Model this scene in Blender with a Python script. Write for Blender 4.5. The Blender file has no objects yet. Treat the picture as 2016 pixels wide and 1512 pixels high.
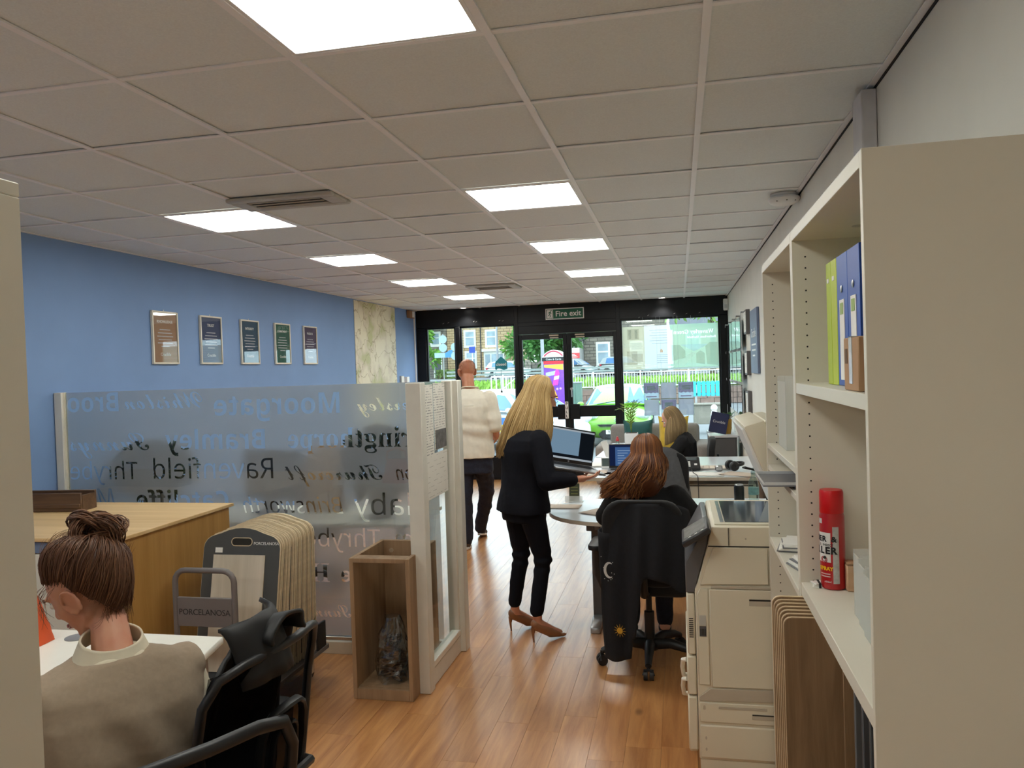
import bpy, bmesh, math, random
from mathutils import Vector, Matrix, noise
R = random.Random(7)
SC = bpy.context.scene
COL = SC.collection
PI = math.pi

# ---------------------------------------------------------------- camera, world, exposure
cam = bpy.data.cameras.new('camera'); co = bpy.data.objects.new('camera', cam); COL.objects.link(co)
cam.sensor_width = 36; cam.lens = 27.27; cam.clip_start = .02; cam.clip_end = 300
def cam_axes(yaw, pitch, roll):
    fw = Vector((-math.sin(yaw)*math.cos(pitch), math.cos(yaw)*math.cos(pitch), math.sin(pitch)))
    ri = Vector((math.cos(yaw), math.sin(yaw), 0)); up = ri.cross(fw)
    c, s = math.cos(roll), math.sin(roll)
    return ri*c + up*s, up*c - ri*s, fw
ri, up, fw = cam_axes(.212183, -.018255, -.033402)
co.matrix_world = Matrix(((ri.x, up.x, -fw.x, 0), (ri.y, up.y, -fw.y, 0), (ri.z, up.z, -fw.z, 1.65), (0, 0, 0, 1)))
SC.camera = co
SC.view_settings.view_transform = 'Standard'; SC.view_settings.look = 'None'
SC.view_settings.exposure = 0.22; SC.view_settings.gamma = 1; SC.view_settings.use_curve_mapping = False
cy = SC.cycles
cy.max_bounces = 9; cy.diffuse_bounces = 4; cy.glossy_bounces = 4; cy.transmission_bounces = 8; cy.transparent_max_bounces = 24
cy.sample_clamp_indirect = 6; cy.use_denoising = True; cy.caustics_reflective = False; cy.blur_glossy = .5
LIGHT = 14.0       # radiance of the ceiling panels
SKY = 4.1         # overcast daylight
w = bpy.data.worlds.new('overcast'); SC.world = w; w.use_nodes = True
nt = w.node_tree; bg = nt.nodes['Background']
tc = nt.nodes.new('ShaderNodeTexCoord'); sp = nt.nodes.new('ShaderNodeSeparateXYZ'); rp = nt.nodes.new('ShaderNodeValToRGB')
nt.links.new(tc.outputs['Generated'], sp.inputs[0]); nt.links.new(sp.outputs['Z'], rp.inputs[0]); nt.links.new(rp.outputs[0], bg.inputs[0])
rp.color_ramp.elements[0].position = 0; rp.color_ramp.elements[0].color = (.80, .90, 1, 1)
rp.color_ramp.elements[1].position = 1; rp.color_ramp.elements[1].color = (.92, .97, 1, 1)
bg.inputs[1].default_value = SKY

# ---------------------------------------------------------------- materials
def lin(c):
    return tuple(((x/255)/12.92 if x/255 <= .04045 else ((x/255+.055)/1.055)**2.4) for x in c)
MATS = {}
def pm(name, rgb, rough=.5, metal=0, var=.06, scale=14, bump=0, spec=.5, coat=0, stretch=None, sheen=0):
    """Principled material whose colour wanders a little with an object-space noise."""
    if name in MATS: return MATS[name]
    m = bpy.data.materials.new(name); m.use_nodes = True; MATS[name] = m
    n = m.node_tree.nodes; l = m.node_tree.links; b = n['Principled BSDF']
    c = lin(rgb)
    b.inputs['Roughness'].default_value = rough; b.inputs['Metallic'].default_value = metal
    b.inputs['Specular IOR Level'].default_value = spec; b.inputs['Coat Weight'].default_value = coat
    b.inputs['Sheen Weight'].default_value = sheen
    t = n.new('ShaderNodeTexCoord'); nz = n.new('ShaderNodeTexNoise'); nz.inputs['Scale'].default_value = scale; nz.inputs['Detail'].default_value = 3
    if stretch:
        mp = n.new('ShaderNodeMapping'); mp.inputs['Scale'].default_value = stretch
        l.new(t.outputs['Object'], mp.inputs[0]); l.new(mp.outputs[0], nz.inputs['Vector'])
    else: l.new(t.outputs['Object'], nz.inputs['Vector'])
    r = n.new('ShaderNodeValToRGB'); e = r.color_ramp.elements
    e[0].position = .3; e[1].position = .7
    e[0].color = tuple(max(0, x*(1-var)) for x in c)+(1,); e[1].color = tuple(min(1, x*(1+var)) for x in c)+(1,)
    l.new(nz.outputs['Fac'], r.inputs[0]); l.new(r.outputs[0], b.inputs['Base Color'])
    if bump:
        bu = n.new('ShaderNodeBump'); bu.inputs['Strength'].default_value = bump; bu.inputs['Distance'].default_value = .002
        l.new(nz.outputs['Fac'], bu.inputs['Height']); l.new(bu.outputs[0], b.inputs['Normal'])
    return m
def emit(name, rgb, strength):
    m = bpy.data.materials.new(name); m.use_nodes = True; MATS[name] = m
    n = m.node_tree.nodes; l = m.node_tree.links; n.remove(n['Principled BSDF'])
    e = n.new('ShaderNodeEmission'); e.inputs[0].default_value = lin(rgb)+(1,); e.inputs[1].default_value = strength
    l.new(e.outputs[0], n['Material Output'].inputs[0]); return m
def glass(name, tint=(245, 252, 250), refl=1.0, rough=0):
    """Clear sheet glass: straight transmission plus a Fresnel reflection."""
    m = bpy.data.materials.new(name); m.use_nodes = True; MATS[name] = m
    n = m.node_tree.nodes; l = m.node_tree.links; n.remove(n['Principled BSDF'])
    t = n.new('ShaderNodeBsdfTransparent'); t.inputs[0].default_value = lin(tint)+(1,)
    g = n.new('ShaderNodeBsdfGlossy'); g.inputs['Roughness'].default_value = rough
    f = n.new('ShaderNodeLayerWeight'); f.inputs[0].default_value = .5     # Schlick: .04 + .96 (1-cos)^5, the same from both sides
    pw = n.new('ShaderNodeMath'); pw.operation = 'POWER'; pw.inputs[1].default_value = 5; l.new(f.outputs['Facing'], pw.inputs[0])
    sc = n.new('ShaderNodeMath'); sc.operation = 'MULTIPLY_ADD'; sc.inputs[1].default_value = .96; sc.inputs[2].default_value = .04; l.new(pw.outputs[0], sc.inputs[0])
    k = n.new('ShaderNodeMath'); k.operation = 'MULTIPLY'; k.use_clamp = True; k.inputs[1].default_value = refl
    x = n.new('ShaderNodeMixShader'); l.new(sc.outputs[0], k.inputs[0]); l.new(k.outputs[0], x.inputs[0])
    l.new(t.outputs[0], x.inputs[1]); l.new(g.outputs[0], x.inputs[2]); l.new(x.outputs[0], n['Material Output'].inputs[0])
    return m
def veil(name, rgb, alpha, rough=.6, trans=.5):
    """Print or net one sees through in part: alpha of it is opaque, and trans of that part lets diffuse light through."""
    m = bpy.data.materials.new(name); m.use_nodes = True; MATS[name] = m
    n = m.node_tree.nodes; l = m.node_tree.links; n.remove(n['Principled BSDF'])
    t = n.new('ShaderNodeBsdfTransparent'); d = n.new('ShaderNodeBsdfDiffuse'); tr = n.new('ShaderNodeBsdfTranslucent')
    d.inputs[0].default_value = tr.inputs[0].default_value = lin(rgb)+(1,)
    a = n.new('ShaderNodeMixShader'); a.inputs[0].default_value = trans; b = n.new('ShaderNodeMixShader'); b.inputs[0].default_value = alpha
    l.new(d.outputs[0], a.inputs[1]); l.new(tr.outputs[0], a.inputs[2]); l.new(t.outputs[0], b.inputs[1]); l.new(a.outputs[0], b.inputs[2])
    l.new(b.outputs[0], n['Material Output'].inputs[0]); return m
def wood(name, dark, light, rough=.45, axis=1, scale=3.0, coat=0, knots=False, obj_random=False, spec=.5):
    """Grain stretched along one axis (0 x, 1 y, 2 z), optional knots and a tone of its own per object."""
    m = bpy.data.materials.new(name); m.use_nodes = True; MATS[name] = m
    n = m.node_tree.nodes; l = m.node_tree.links; b = n['Principled BSDF']
    t = n.new('ShaderNodeTexCoord'); mp = n.new('ShaderNodeMapping'); s = [9, 9, 9]; s[axis] = .7
    mp.inputs['Scale'].default_value = s
    vec = t.outputs['Object']
    if obj_random:
        oi = n.new('ShaderNodeObjectInfo'); ad = n.new('ShaderNodeVectorMath'); ad.operation = 'ADD'
        sc = n.new('ShaderNodeVectorMath'); sc.operation = 'SCALE'; sc.inputs[0].default_value = (13, 29, 7)
        l.new(oi.outputs['Random'], sc.inputs['Scale']); l.new(t.outputs['Object'], ad.inputs[0]); l.new(sc.outputs[0], ad.inputs[1]); vec = ad.outputs[0]
    l.new(vec, mp.inputs[0])
    nz = n.new('ShaderNodeTexNoise'); nz.inputs['Scale'].default_value = scale; nz.inputs['Detail'].default_value = 6; nz.inputs['Roughness'].default_value = .62; nz.inputs['Distortion'].default_value = .6
    l.new(mp.outputs[0], nz.inputs['Vector'])
    r = n.new('ShaderNodeValToRGB'); e = r.color_ramp.elements; e[0].position = .32; e[1].position = .68
    e[0].color = lin(dark)+(1,); e[1].color = lin(light)+(1,)
    l.new(nz.outputs['Fac'], r.inputs[0]); out = r.outputs[0]
    if obj_random:
        hv = n.new('ShaderNodeHueSaturation'); mr = n.new('ShaderNodeMapRange'); mr.inputs['To Min'].default_value = .93; mr.inputs['To Max'].default_value = 1.06
        l.new(oi.outputs['Random'], mr.inputs[0]); l.new(mr.outputs[0], hv.inputs['Value']); l.new(out, hv.inputs['Color']); out = hv.outputs[0]
    if knots:
        vo = n.new('ShaderNodeTexVoronoi'); vo.inputs['Scale'].default_value = 1.9; m2 = n.new('ShaderNodeMapping'); s2 = [1.6, 1.6, 1.6]; s2[axis] = .8; m2.inputs['Scale'].default_value = s2
        l.new(vec, m2.inputs[0]); l.new(m2.outputs[0], vo.inputs['Vector'])
        kr = n.new('ShaderNodeValToRGB'); kr.color_ramp.elements[0].position = .02; kr.color_ramp.elements[1].position = .075
        kr.color_ramp.elements[0].color = (.65, .65, .65, 1); kr.color_ramp.elements[1].color = (0, 0, 0, 1)
        l.new(vo.outputs['Distance'], kr.inputs[0])
        mx = n.new('ShaderNodeMixRGB'); mx.inputs[2].default_value = lin((92, 52, 28))+(1,); l.new(kr.outputs[0], mx.inputs[0]); l.new(out, mx.inputs[1]); out = mx.outputs[0]
    l.new(out, b.inputs['Base Color']); b.inputs['Roughness'].default_value = rough; b.inputs['Coat Weight'].default_value = coat; b.inputs['Coat Roughness'].default_value = .27; b.inputs['Specular IOR Level'].default_value = spec
    bu = n.new('ShaderNodeBump'); bu.inputs['Strength'].default_value = .08; bu.inputs['Distance'].default_value = .002
    l.new(nz.outputs['Fac'], bu.inputs['Height']); l.new(bu.outputs[0], b.inputs['Normal'])
    return m

# ---------------------------------------------------------------- mesh builder
ORG = {}
def top_of(o):
    while o.parent is not None: o = o.parent
    return o
class MB:
    def __init__(s): s.v = []; s.f = []; s.mi = []
    def add(s, vs, fs, mi=0, M=None):
        o = len(s.v)
        s.v += [(M @ Vector(v)) if M else Vector(v) for v in vs]
        s.f += [tuple(i+o for i in f) for f in fs]; s.mi += [mi]*len(fs); return s
    def box(s, x0, x1, y0, y1, z0, z1, mi=0, M=None):
        if x0 > x1: x0, x1 = x1, x0
        if y0 > y1: y0, y1 = y1, y0
        if z0 > z1: z0, z1 = z1, z0
        return s.add([(x0,y0,z0),(x1,y0,z0),(x1,y1,z0),(x0,y1,z0),(x0,y0,z1),(x1,y0,z1),(x1,y1,z1),(x0,y1,z1)],
                     [(0,3,2,1),(4,5,6,7),(0,1,5,4),(1,2,6,5),(2,3,7,6),(3,0,4,7)], mi, M)
    def tube(s, pts, r, n=8, mi=0, closed=False, flat=1.0, M=None, ups=None):
        pts = [Vector(p) for p in pts]; k = len(pts)
        rs = r if isinstance(r, (list, tuple)) else [r]*k
        vs = []; u = None
        for i, p in enumerate(pts):
            t = (pts[(i+1) % k]-pts[i-1]) if closed else (pts[min(i+1, k-1)]-pts[max(i-1, 0)])
            if t.length < 1e-9: t = Vector((0, 0, 1))
            t.normalize()
            if u is None:
                u = Vector(ups) if ups else (Vector((0, 0, 1)) if abs(t.z) < .9 else Vector((1, 0, 0)))
            u = (u - t*u.dot(t))
            if u.length < 1e-6: u = t.orthogonal()
            u.normalize(); v = t.cross(u)
            for j in range(n):
                a = 2*PI*j/n
                vs.append(p + u*math.cos(a)*rs[i]*flat + v*math.sin(a)*rs[i])
        fs = []
        for i in range(k if closed else k-1):
            b = (i+1) % k
            for j in range(n): fs.append((i*n+j, i*n+(j+1) % n, b*n+(j+1) % n, b*n+j))
        if not closed: fs += [tuple(range(n))[::-1], tuple((k-1)*n+j for j in range(n))]
        return s.add(vs, fs, mi, M)
    def cyl(s, p0, p1, r0, r1=None, n=16, mi=0, M=None): return s.tube([p0, p1], [r0, r0 if r1 is None else r1], n, mi, M=M)
    def cap(s, p0, p1, r0, r1=None, n=12, mi=0, M=None):
        """Tapered capsule."""
        p0 = Vector(p0); p1 = Vector(p1); r1 = r0 if r1 is None else r1; d = (p1-p0)
        d = d.normalized() if d.length > 1e-9 else Vector((0, 0, 1))
        P, Q = [], []
        for a in (-85, -60, -30, 0): P.append(p0 + d*r0*math.sin(math.radians(a))); Q.append(r0*math.cos(math.radians(a)))
        for a in (0, 30, 60, 85): P.append(p1 + d*r1*math.sin(math.radians(a))); Q.append(r1*math.cos(math.radians(a)))
        return s.tube(P, Q, n, mi, M=M)
    def chain(s, pts, rs, n=12):
        for i in range(len(pts)-1): s.cap(pts[i], pts[i+1], rs[i], rs[i+1], n)
        return s
    def lathe(s, prof, c=(0, 0, 0), n=20, mi=0, M=None, sx=1, sy=1):
        vs = []; k = len(prof)
        for r, z in prof:
            for j in range(n): vs.append((c[0]+r*sx*math.cos(2*PI*j/n), c[1]+r*sy*math.sin(2*PI*j/n), c[2]+z))
        fs = [(i*n+j, i*n+(j+1) % n, (i+1)*n+(j+1) % n, (i+1)*n+j) for i in range(k-1) for j in range(n)]
        if prof[0][0] > 1e-6: fs.append(tuple(range(n))[::-1])
        if prof[-1][0] > 1e-6: fs.append(tuple((k-1)*n+j for j in range(n)))
        return s.add(vs, fs, mi, M)
    def ell(s, c, r, M=None, nu=18, nv=12, mi=0):
        r = r if isinstance(r, (list, tuple)) else (r, r, r)
        T = Matrix.Translation(Vector(c)) @ (M.to_4x4() if M else Matrix.Identity(4))
        vs = [(r[0]*math.sin(PI*i/nv)*math.cos(2*PI*j/nu), r[1]*math.sin(PI*i/nv)*math.sin(2*PI*j/nu), r[2]*math.cos(PI*i/nv)) for i in range(1, nv) for j in range(nu)]
        vs += [(0, 0, r[2]), (0, 0, -r[2])]; a = len(vs)-2
        fs = [(i*nu+j, (i+1)*nu+j, (i+1)*nu+(j+1) % nu, i*nu+(j+1) % nu) for i in range(nv-2) for j in range(nu)]
        fs += [(a, j, (j+1) % nu) for j in range(nu)] + [(a+1, (nv-2)*nu+(j+1) % nu, (nv-2)*nu+j) for j in range(nu)]
        return s.add(vs, fs, mi, T)
    def prism(s, poly, a0, a1, axis='z', mi=0, M=None):
        f = {'z': lambda p, a: (p[0], p[1], a), 'y': lambda p, a: (p[0], a, p[1]), 'x': lambda p, a: (a, p[0], p[1])}[axis]
        n = len(poly)
        vs = [f(p, a0) for p in poly]+[f(p, a1) for p in poly]
        fs = [tuple(range(n))[::-1], tuple(range(n, 2*n))]+[(i, (i+1) % n, n+(i+1) % n, n+i) for i in range(n)]
        return s.add(vs, fs, mi, M)
    def grid(s, fn, nu, nv, mi=0, M=None, wrap=False):
        vs = [fn(i/nu, j/nv) for i in range(nu+(0 if wrap else 1)) for j in range(nv+1)]
        k = nv+1; m = nu if wrap else nu+1
        fs = [(i*k+j, ((i+1) % m)*k+j, ((i+1) % m)*k+j+1, i*k+j+1) for i in range(nu) for j in range(nv)]
        return s.add(vs, fs, mi, M)
    def sheet(s, x0, x1, y, z0, z1, mi=0): return s.add([(x0, y, z0), (x1, y, z0), (x1, y, z1), (x0, y, z1)], [(0, 1, 2, 3)], mi)
    def mesh(s, name, mats, off=None, bevel=0, segs=1, smooth=40):
        me = bpy.data.meshes.new(name)
        me.from_pydata([tuple(v-off) for v in s.v] if off else [tuple(v) for v in s.v], [], s.f)
        for m in (mats if isinstance(mats, (list, tuple)) else [mats]): me.materials.append(m)
        if any(s.mi): me.polygons.foreach_set('material_index', s.mi)
        bm = bmesh.new(); bm.from_mesh(me)
        bmesh.ops.recalc_face_normals(bm, faces=bm.faces)
        if bevel:
            ed = [e for e in bm.edges if len(e.link_faces) == 2 and e.calc_face_angle(0) > .6]
            bmesh.ops.bevel(bm, geom=ed, offset=bevel, segments=segs, profile=.6, affect='EDGES', clamp_overlap=True)
        bm.to_mesh(me); bm.free()
        if smooth:
            me.polygons.foreach_set('use_smooth', [True]*len(me.polygons)); me.set_sharp_from_angle(angle=math.radians(smooth))
        me.update(); return me
    def build(s, name, mats, parent=None, bevel=0, segs=1, smooth=40, solid=0, label=None, kind=None):
        off = ORG.get(top_of(parent).name) if parent else None
        o = bpy.data.objects.new(name, s.mesh(name, mats, off, bevel, segs, smooth)); COL.objects.link(o)
        if parent: o.parent = parent
        if label: o['label'] = label
        if kind: o['kind'] = kind
        if solid:
            md = o.modifiers.new('thickness', 'SOLIDIFY'); md.thickness = solid; md.offset = 0
        return o
def thing(name, label, cat, loc=(0, 0, 0), rotz=0, group=None, world=False):
    """Empty at the base of a thing; with world=True its parts are given in world coordinates."""
    o = bpy.data.objects.new(name, None); COL.objects.link(o); o.empty_display_size = .1
    o.location = loc; o.rotation_euler = (0, 0, rotz); o['label'] = label; o['category'] = cat
    if group: o['group'] = group
    if world: ORG[o.name] = Vector(loc)
    return o
def tag(o, label, cat, group=None):
    o['label'] = label; o['category'] = cat
    if group: o['group'] = group
    return o
def struct(o): o['kind'] = 'structure'; return o
def dup(o, loc=None, rotz=None, label=None, parent=None, group=None):
    c = o.copy(); COL.objects.link(c)
    if parent: c.parent = parent
    if loc is not None: c.location = loc
    if rotz is not None: c.rotation_euler = (0, 0, rotz)
    if label: c['label'] = label
    if group: c['group'] = group
    for ch in list(o.children): dup(ch, parent=c)
    return c
def text(name, s, size, mat, parent, M, mirror=False, shear=0, bold=0, ext=.0004, align='CENTER', space=1, label=None):
    cu = bpy.data.curves.new(name, 'FONT'); cu.body = s; cu.size = size; cu.shear = shear; cu.offset = bold; cu.extrude = ext
    cu.align_x = align; cu.align_y = 'CENTER'; cu.space_character = space; cu.resolution_u = 3; cu.materials.append(mat)
    o = bpy.data.objects.new(name, cu); COL.objects.link(o); o.parent = parent
    off = ORG.get(top_of(parent).name) if parent else None
    if off: M = Matrix.Translation(-off) @ M
    if mirror: M = M @ Matrix.Scale(-1, 4, (1, 0, 0))
    o.matrix_local = M
    if label: o['label'] = label
    return o
def frame_at(p, x, z):
    """Text frame: origin p, reading direction x, upward direction z."""
    x = Vector(x).normalized(); z = Vector(z).normalized(); n = x.cross(z)
    return Matrix(((x.x, z.x, n.x, p[0]), (x.y, z.y, n.y, p[1]), (x.z, z.z, n.z, p[2]), (0, 0, 0, 1)))
def rot(ax, deg): return Matrix.Rotation(math.radians(deg), 4, ax)
def tr(*p): return Matrix.Translation(Vector(p))
def rrect(x0, x1, y0, y1, r, n=4):
    out = []
    for cx, cy_, a in ((x1-r, y0+r, -90), (x1-r, y1-r, 0), (x0+r, y1-r, 90), (x0+r, y0+r, 180)):
        for i in range(n+1):
            t = math.radians(a+90*i/n); out.append((cx+r*math.cos(t), cy_+r*math.sin(t)))
    return out
# ================================================================ the room
XL, XR, YB, YF, HC = -3.93, .70, -2.0, 11.37, 2.60
GX, GY, TS = .1026, 2.1413, .6
m_white = pm('white paint', (226, 223, 213), .7, var=.03, scale=4)
m_blue = pm('blue wall paint', (121, 152, 198), .62, var=.03, scale=3, bump=.03)
m_tile = pm('mineral fibre tile', (229, 235, 236), .9, var=.04, scale=160, bump=.25)
m_grid = pm('white enamelled tee', (244, 244, 246), .45, var=.01)
m_black = pm('black powder coat', (13, 15, 19), .4, var=.15, scale=6, spec=.3)
m_shadow = pm('gap shadow black', (12, 12, 12), .9)
m_oak = wood('oak vinyl plank', (166, 108, 60), (206, 149, 92), rough=.32, axis=1, scale=2.6, knots=True, obj_random=True, spec=.6, coat=.7)
m_clear = glass('window glass', (240, 250, 250), 1.0)
m_melamine = pm('white melamine', (222, 217, 202), .42, var=.015, scale=3)
m_steel = pm('brushed steel', (190, 192, 194), .3, 1, var=.08)
m_wplas = pm('white plastic', (232, 232, 230), .4, var=.02)
m_led = emit('led diffuser', (253, 254, 246), LIGHT)

# floor: planks running towards the shop window
fl = MB().box(XL-.1, XR+.1, YB-.1, YF+.12, -.06, -.0055).build('floor', pm('floor screed', (70, 48, 32), .9)); struct(fl)
PW, PL = .1524, .9144
full = MB().box(-PW/2+.0003, PW/2-.0003, -PL/2+.0003, PL/2-.0003, -.005, 0).mesh('plank', m_oak, bevel=.0005)
cells = []
i = 0; x = XL
while x < XR-.01:
    y = YB-R.random()*PL
    while y < YF:
        cells.append((x, min(x+PW, XR), max(y, YB), min(y+PL, YF))); y += PL
    x += PW; i += 1
def seen(c):
    x, y = (c[0]+c[1])/2, (c[2]+c[3])/2
    return y > 1.7 and -.86*y-.3 < x and not (x < -1.3 and y > 4.4 and x < -.36*y) and not (x > .1 and y < 6)
vis = sorted([c for c in cells if seen(c)], key=lambda c: c[2])[:300]
vs = set(vis); rest = MB()
for c in cells:
    if c in vs:
        cx, cyy = (c[0]+c[1])/2, (c[2]+c[3])/2
        if c[1]-c[0] > PW-.001 and c[3]-c[2] > PL-.001: me = full
        else: me = MB().box(-(c[1]-c[0])/2+.0006, (c[1]-c[0])/2-.0006, -(c[3]-c[2])/2+.0006, (c[3]-c[2])/2-.0006, -.005, 0).mesh('plank', m_oak)
        o = bpy.data.objects.new('plank', me); COL.objects.link(o); o.parent = fl; o.location = (cx, cyy, -R.random()*.0004)
    else:
        rest.box(c[0]+.0006, c[1]-.0006, c[2]+.0006, c[3]-.0006, -.005, -R.random()*.0004)
rest.build('further_planks', m_oak, fl, kind='stuff')

# ceiling: soffit, tee grid and lay-in tiles
ce = MB().box(XL-.1, XR+.1, YB-.1, YF+.12, HC+.12, HC+.2).build('ceiling', m_white); struct(ce)
cols = []; k = -1
xs = [GX-TS*k for k in range(0, 7)]                     # tee lines, right to left
xe = [XR]+xs+[XL]
r0 = math.ceil((YB-GY)/TS); r1 = int((YF-GY)/TS)
ye = [YB]+[GY+TS*r for r in range(r0, r1+1)]+[YF]
lights = {(xe.index(GX-TS)+0, r) for r in (-5, -1, 3, 6, 9, 12)} | {(xe.index(GX-TS*4), r) for r in (-5, -1, 3, 6, 9, 12)}  # rearmost pair and near left panel are unseen, added for illumination
TW = .024
tile_me = {}
def tile_mesh(wx, wy):
    k = (round(wx, 3), round(wy, 3))
    if k not in tile_me: tile_me[k] = MB().box(-wx/2, wx/2, -wy/2, wy/2, .003, .018).mesh('ceiling_tile', m_tile, bevel=.0015)
    return tile_me[k]
for a in range(len(xe)-1):
    for b in range(len(ye)-1):
        x1, x0, y0, y1 = xe[a], xe[a+1], ye[b], ye[b+1]
        row = round((y0-GY)/TS) if b else -99
        if (a, row) in lights: continue
        if x1-x0 < .05 or y1-y0 < .05: continue
        o = bpy.data.objects.new('ceiling_tile', tile_mesh(x1-x0-.006, y1-y0-.006)); COL.objects.link(o); o.parent = ce
        o.location = ((x0+x1)/2, (y0+y1)/2, HC+R.random()*.0025)
        o.rotation_euler = (R.gauss(0, .0022), R.gauss(0, .0022), 0)
me = MB().box(-TW/2, TW/2, YB, YF, HC-.004, HC+.0025).box(-.003, .003, YB, YF, HC+.0025, HC+.03).mesh('grid_rail', m_grid)
for x in xs:
    o = bpy.data.objects.new('grid_rail', me); COL.objects.link(o); o.parent = ce; o.location.x = x
me = MB().box(XL, XR, -.0105, .0105, HC-.0025, HC+.002).mesh('cross_rail', m_grid)
for y in ye[1:-1]:
    o = bpy.data.objects.new('cross_rail', me); COL.objects.link(o); o.parent = ce; o.location.y = y
for x0, x1 in ((XL, XL+.022), (XR-.026, XR-.004)):
    MB().box(x0, x1, YB, YF, HC-.003, HC+.002).build('edge_trim', m_grid, ce)
# walls
wl = struct(MB().box(XL-.12, XL, YB-.1, YF+.12, 0, HC+.12).build('wall_left', m_blue))
wr = struct(MB().box(XR, XR+.12, YB-.1, YF+.12, 0, HC-.012).build('wall_right', m_white))
struct(MB().box(XR-.004, XR+.12, YB-.1, YF+.12, HC-.012, HC+.12).build('trim_1', m_shadow))  # black strip standing in for the shadow line between wall and ceiling
struct(MB().box(XL-.1, XR+.1, YB-.12, YB, 0, HC+.12).build('wall_back', m_white))
for x0, x1, nm in ((XL, XL+.015, 'baseboard_left'), (XR-.015, XR, 'baseboard_right')):
    struct(MB().box(x0, x1, YB, YF, 0, .1).build(nm, m_wplas, bevel=.004))
# boxed trunking high on the right wall
struct(MB().box(.648, XR-.001, 2.92, 3.06, 0, HC-.014).build('trim_2', pm('trunking', (205, 203, 206), .5), bevel=.004))
struct(MB().box(XL, XL+.018, 11.26, 11.285, 0, HC-.005).build('trim_3', m_wplas, bevel=.003, label='thin white conduit up the blue wall'))

# shop front
F0, F1 = YF, YF+.09
def bars(name, rects, kind=True):
    b = MB()
    for x0, x1, z0, z1 in rects: b.box(x0, x1, F0, F1, z0, z1)
    return b
FB = .34
tr4 = struct(bars('trim_4', [(XL, XR, 2.33, HC+.12), (XL, -2.35, 0, FB), (-.86, XR, 0, FB), (XL, -3.775, FB, 2.33), (-2.385, -2.335, 0, 2.33), (-.865, -.815, 0, 2.33), (.585, XR, FB, 2.33)]).build('trim_4', m_black, bevel=.006))
MB().box(-2.385, -2.325, F0-.012, F0, 0, HC-.01).box(-.875, -.815, F0-.012, F0, 0, HC-.01).box(-2.385, -.815, F0-.010, F0, 2.29, 2.35).build('cover_strip', m_black, tr4, bevel=.004)
MB().box(-2.335, -.865, F0-.004, F1, 2.17, 2.33).build('transom_panel', m_black, tr4, bevel=.006)
# scuffs of old tape left on the black head rail
b = MB()
for x, z in ((-3.02, 2.39), (-2.98, 2.385), (-2.62, 2.385), (-2.57, 2.38), (-.55, 2.335), (-.42, 2.36), (-.05, 2.37), (.12, 2.36), (.3, 2.365), (-3.5, 2.38), (-3.42, 2.39)):
    b.prism([(x, z), (x+.022, z+.012), (x+.026, z+.02), (x+.002, z+.008)], F0-.004, F0-.001, 'y')
b.build('tape_scrap', pm('old tape', (150, 150, 146), .5), tr4, kind='stuff')
def window(n, x0, x1, z0, z1, fr=.022):
    o = struct(MB().box(x0, x0+fr, F0+.02, F1-.02, z0, z1).box(x1-fr, x1, F0+.02, F1-.02, z0, z1).box(x0+fr, x1-fr, F0+.02, F1-.02, z0, z0+fr).box(x0+fr, x1-fr, F0+.02, F1-.02, z1-fr, z1).build('window_%d' % n, m_black, bevel=.003))
    MB().box(x0+fr, x1-fr, F0+.042, F0+.048, z0+fr, z1-fr).build('pane', m_clear, o); return o
window(1, -3.775, -3.31, FB, 2.33)
struct(MB().box(-3.31, -3.235, F0-.01, F1, FB, 2.33).build('trim_5', m_black, bevel=.005))
window(2, -3.235, -2.385, FB, 2.33)
w3 = window(3, -.815, .585, FB, 2.33)
def door(n, x0, x1, hinge_left):
    st = .055; cst = .06
    l, r = (st, cst) if hinge_left else (cst, st)
    o = struct(MB().box(x0, x0+l, F0+.012, F1-.012, .01, 2.165).box(x1-r, x1, F0+.012, F1-.012, .01, 2.165)
               .box(x0+l, x1-r, F0+.012, F1-.012, 2.09, 2.165).box(x0+l, x1-r, F0+.012, F1-.012, .925, 1.087).box(x0+l, x1-r, F0+.012, F1-.012, .01, .26)
               .build('door_%d' % n, m_black, bevel=.004))
    for z0, z1 in ((1.087, 2.09), (.26, .925)): MB().box(x0+l, x1-r, F0+.04, F0+.046, z0, z1).build('pane', m_clear, o)
    hx = x1-r-.03 if hinge_left else x0+l+.03
    MB().box(hx-.075, hx+.075, F0-.02, F0+.012, .89, 1.115).build('lock_case', m_black, o, bevel=.008)
    cx = x1-.19 if hinge_left else x0+.19
    cl = MB().box(cx-.07, cx+.07, F0-.006, F0+.014, 2.128, 2.15).box(cx-.06, cx+.07, F0-.006, F0+.014, 2.195-.1, 2.113).build('closer_plate', pm('old brass plate', (190, 178, 158), .4, .5), o, bevel=.002)
    return o
d1 = door(1, -2.333, -1.603, True); d2 = door(2, -1.599, -.867, False)
hb = MB().cyl((-1.55, F0-.004, 1.34), (-1.55, F0-.03, 1.34), .022, n=12).tube([(-1.55, F0-.03, 1.34), (-1.55, F0-.04, 1.30), (-1.55, F0-.04, 1.22)], .008, 8).build('handle', m_steel, d2)
# pull plate
pp = MB().box(-1.655, -1.605, F0-.026, F0-.020, .905, 1.155).build('pull_plate', m_wplas, d1, bevel=.002)
m_ink = pm('black ink', (24, 24, 26), .6)
for i, ch in enumerate('PULL'): text('letter', ch, .055, m_ink, d1, frame_at((-1.63, F0-.0265, 1.12-i*.06), (1, 0, 0), (0, 0, 1)), bold=.0015)

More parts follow.
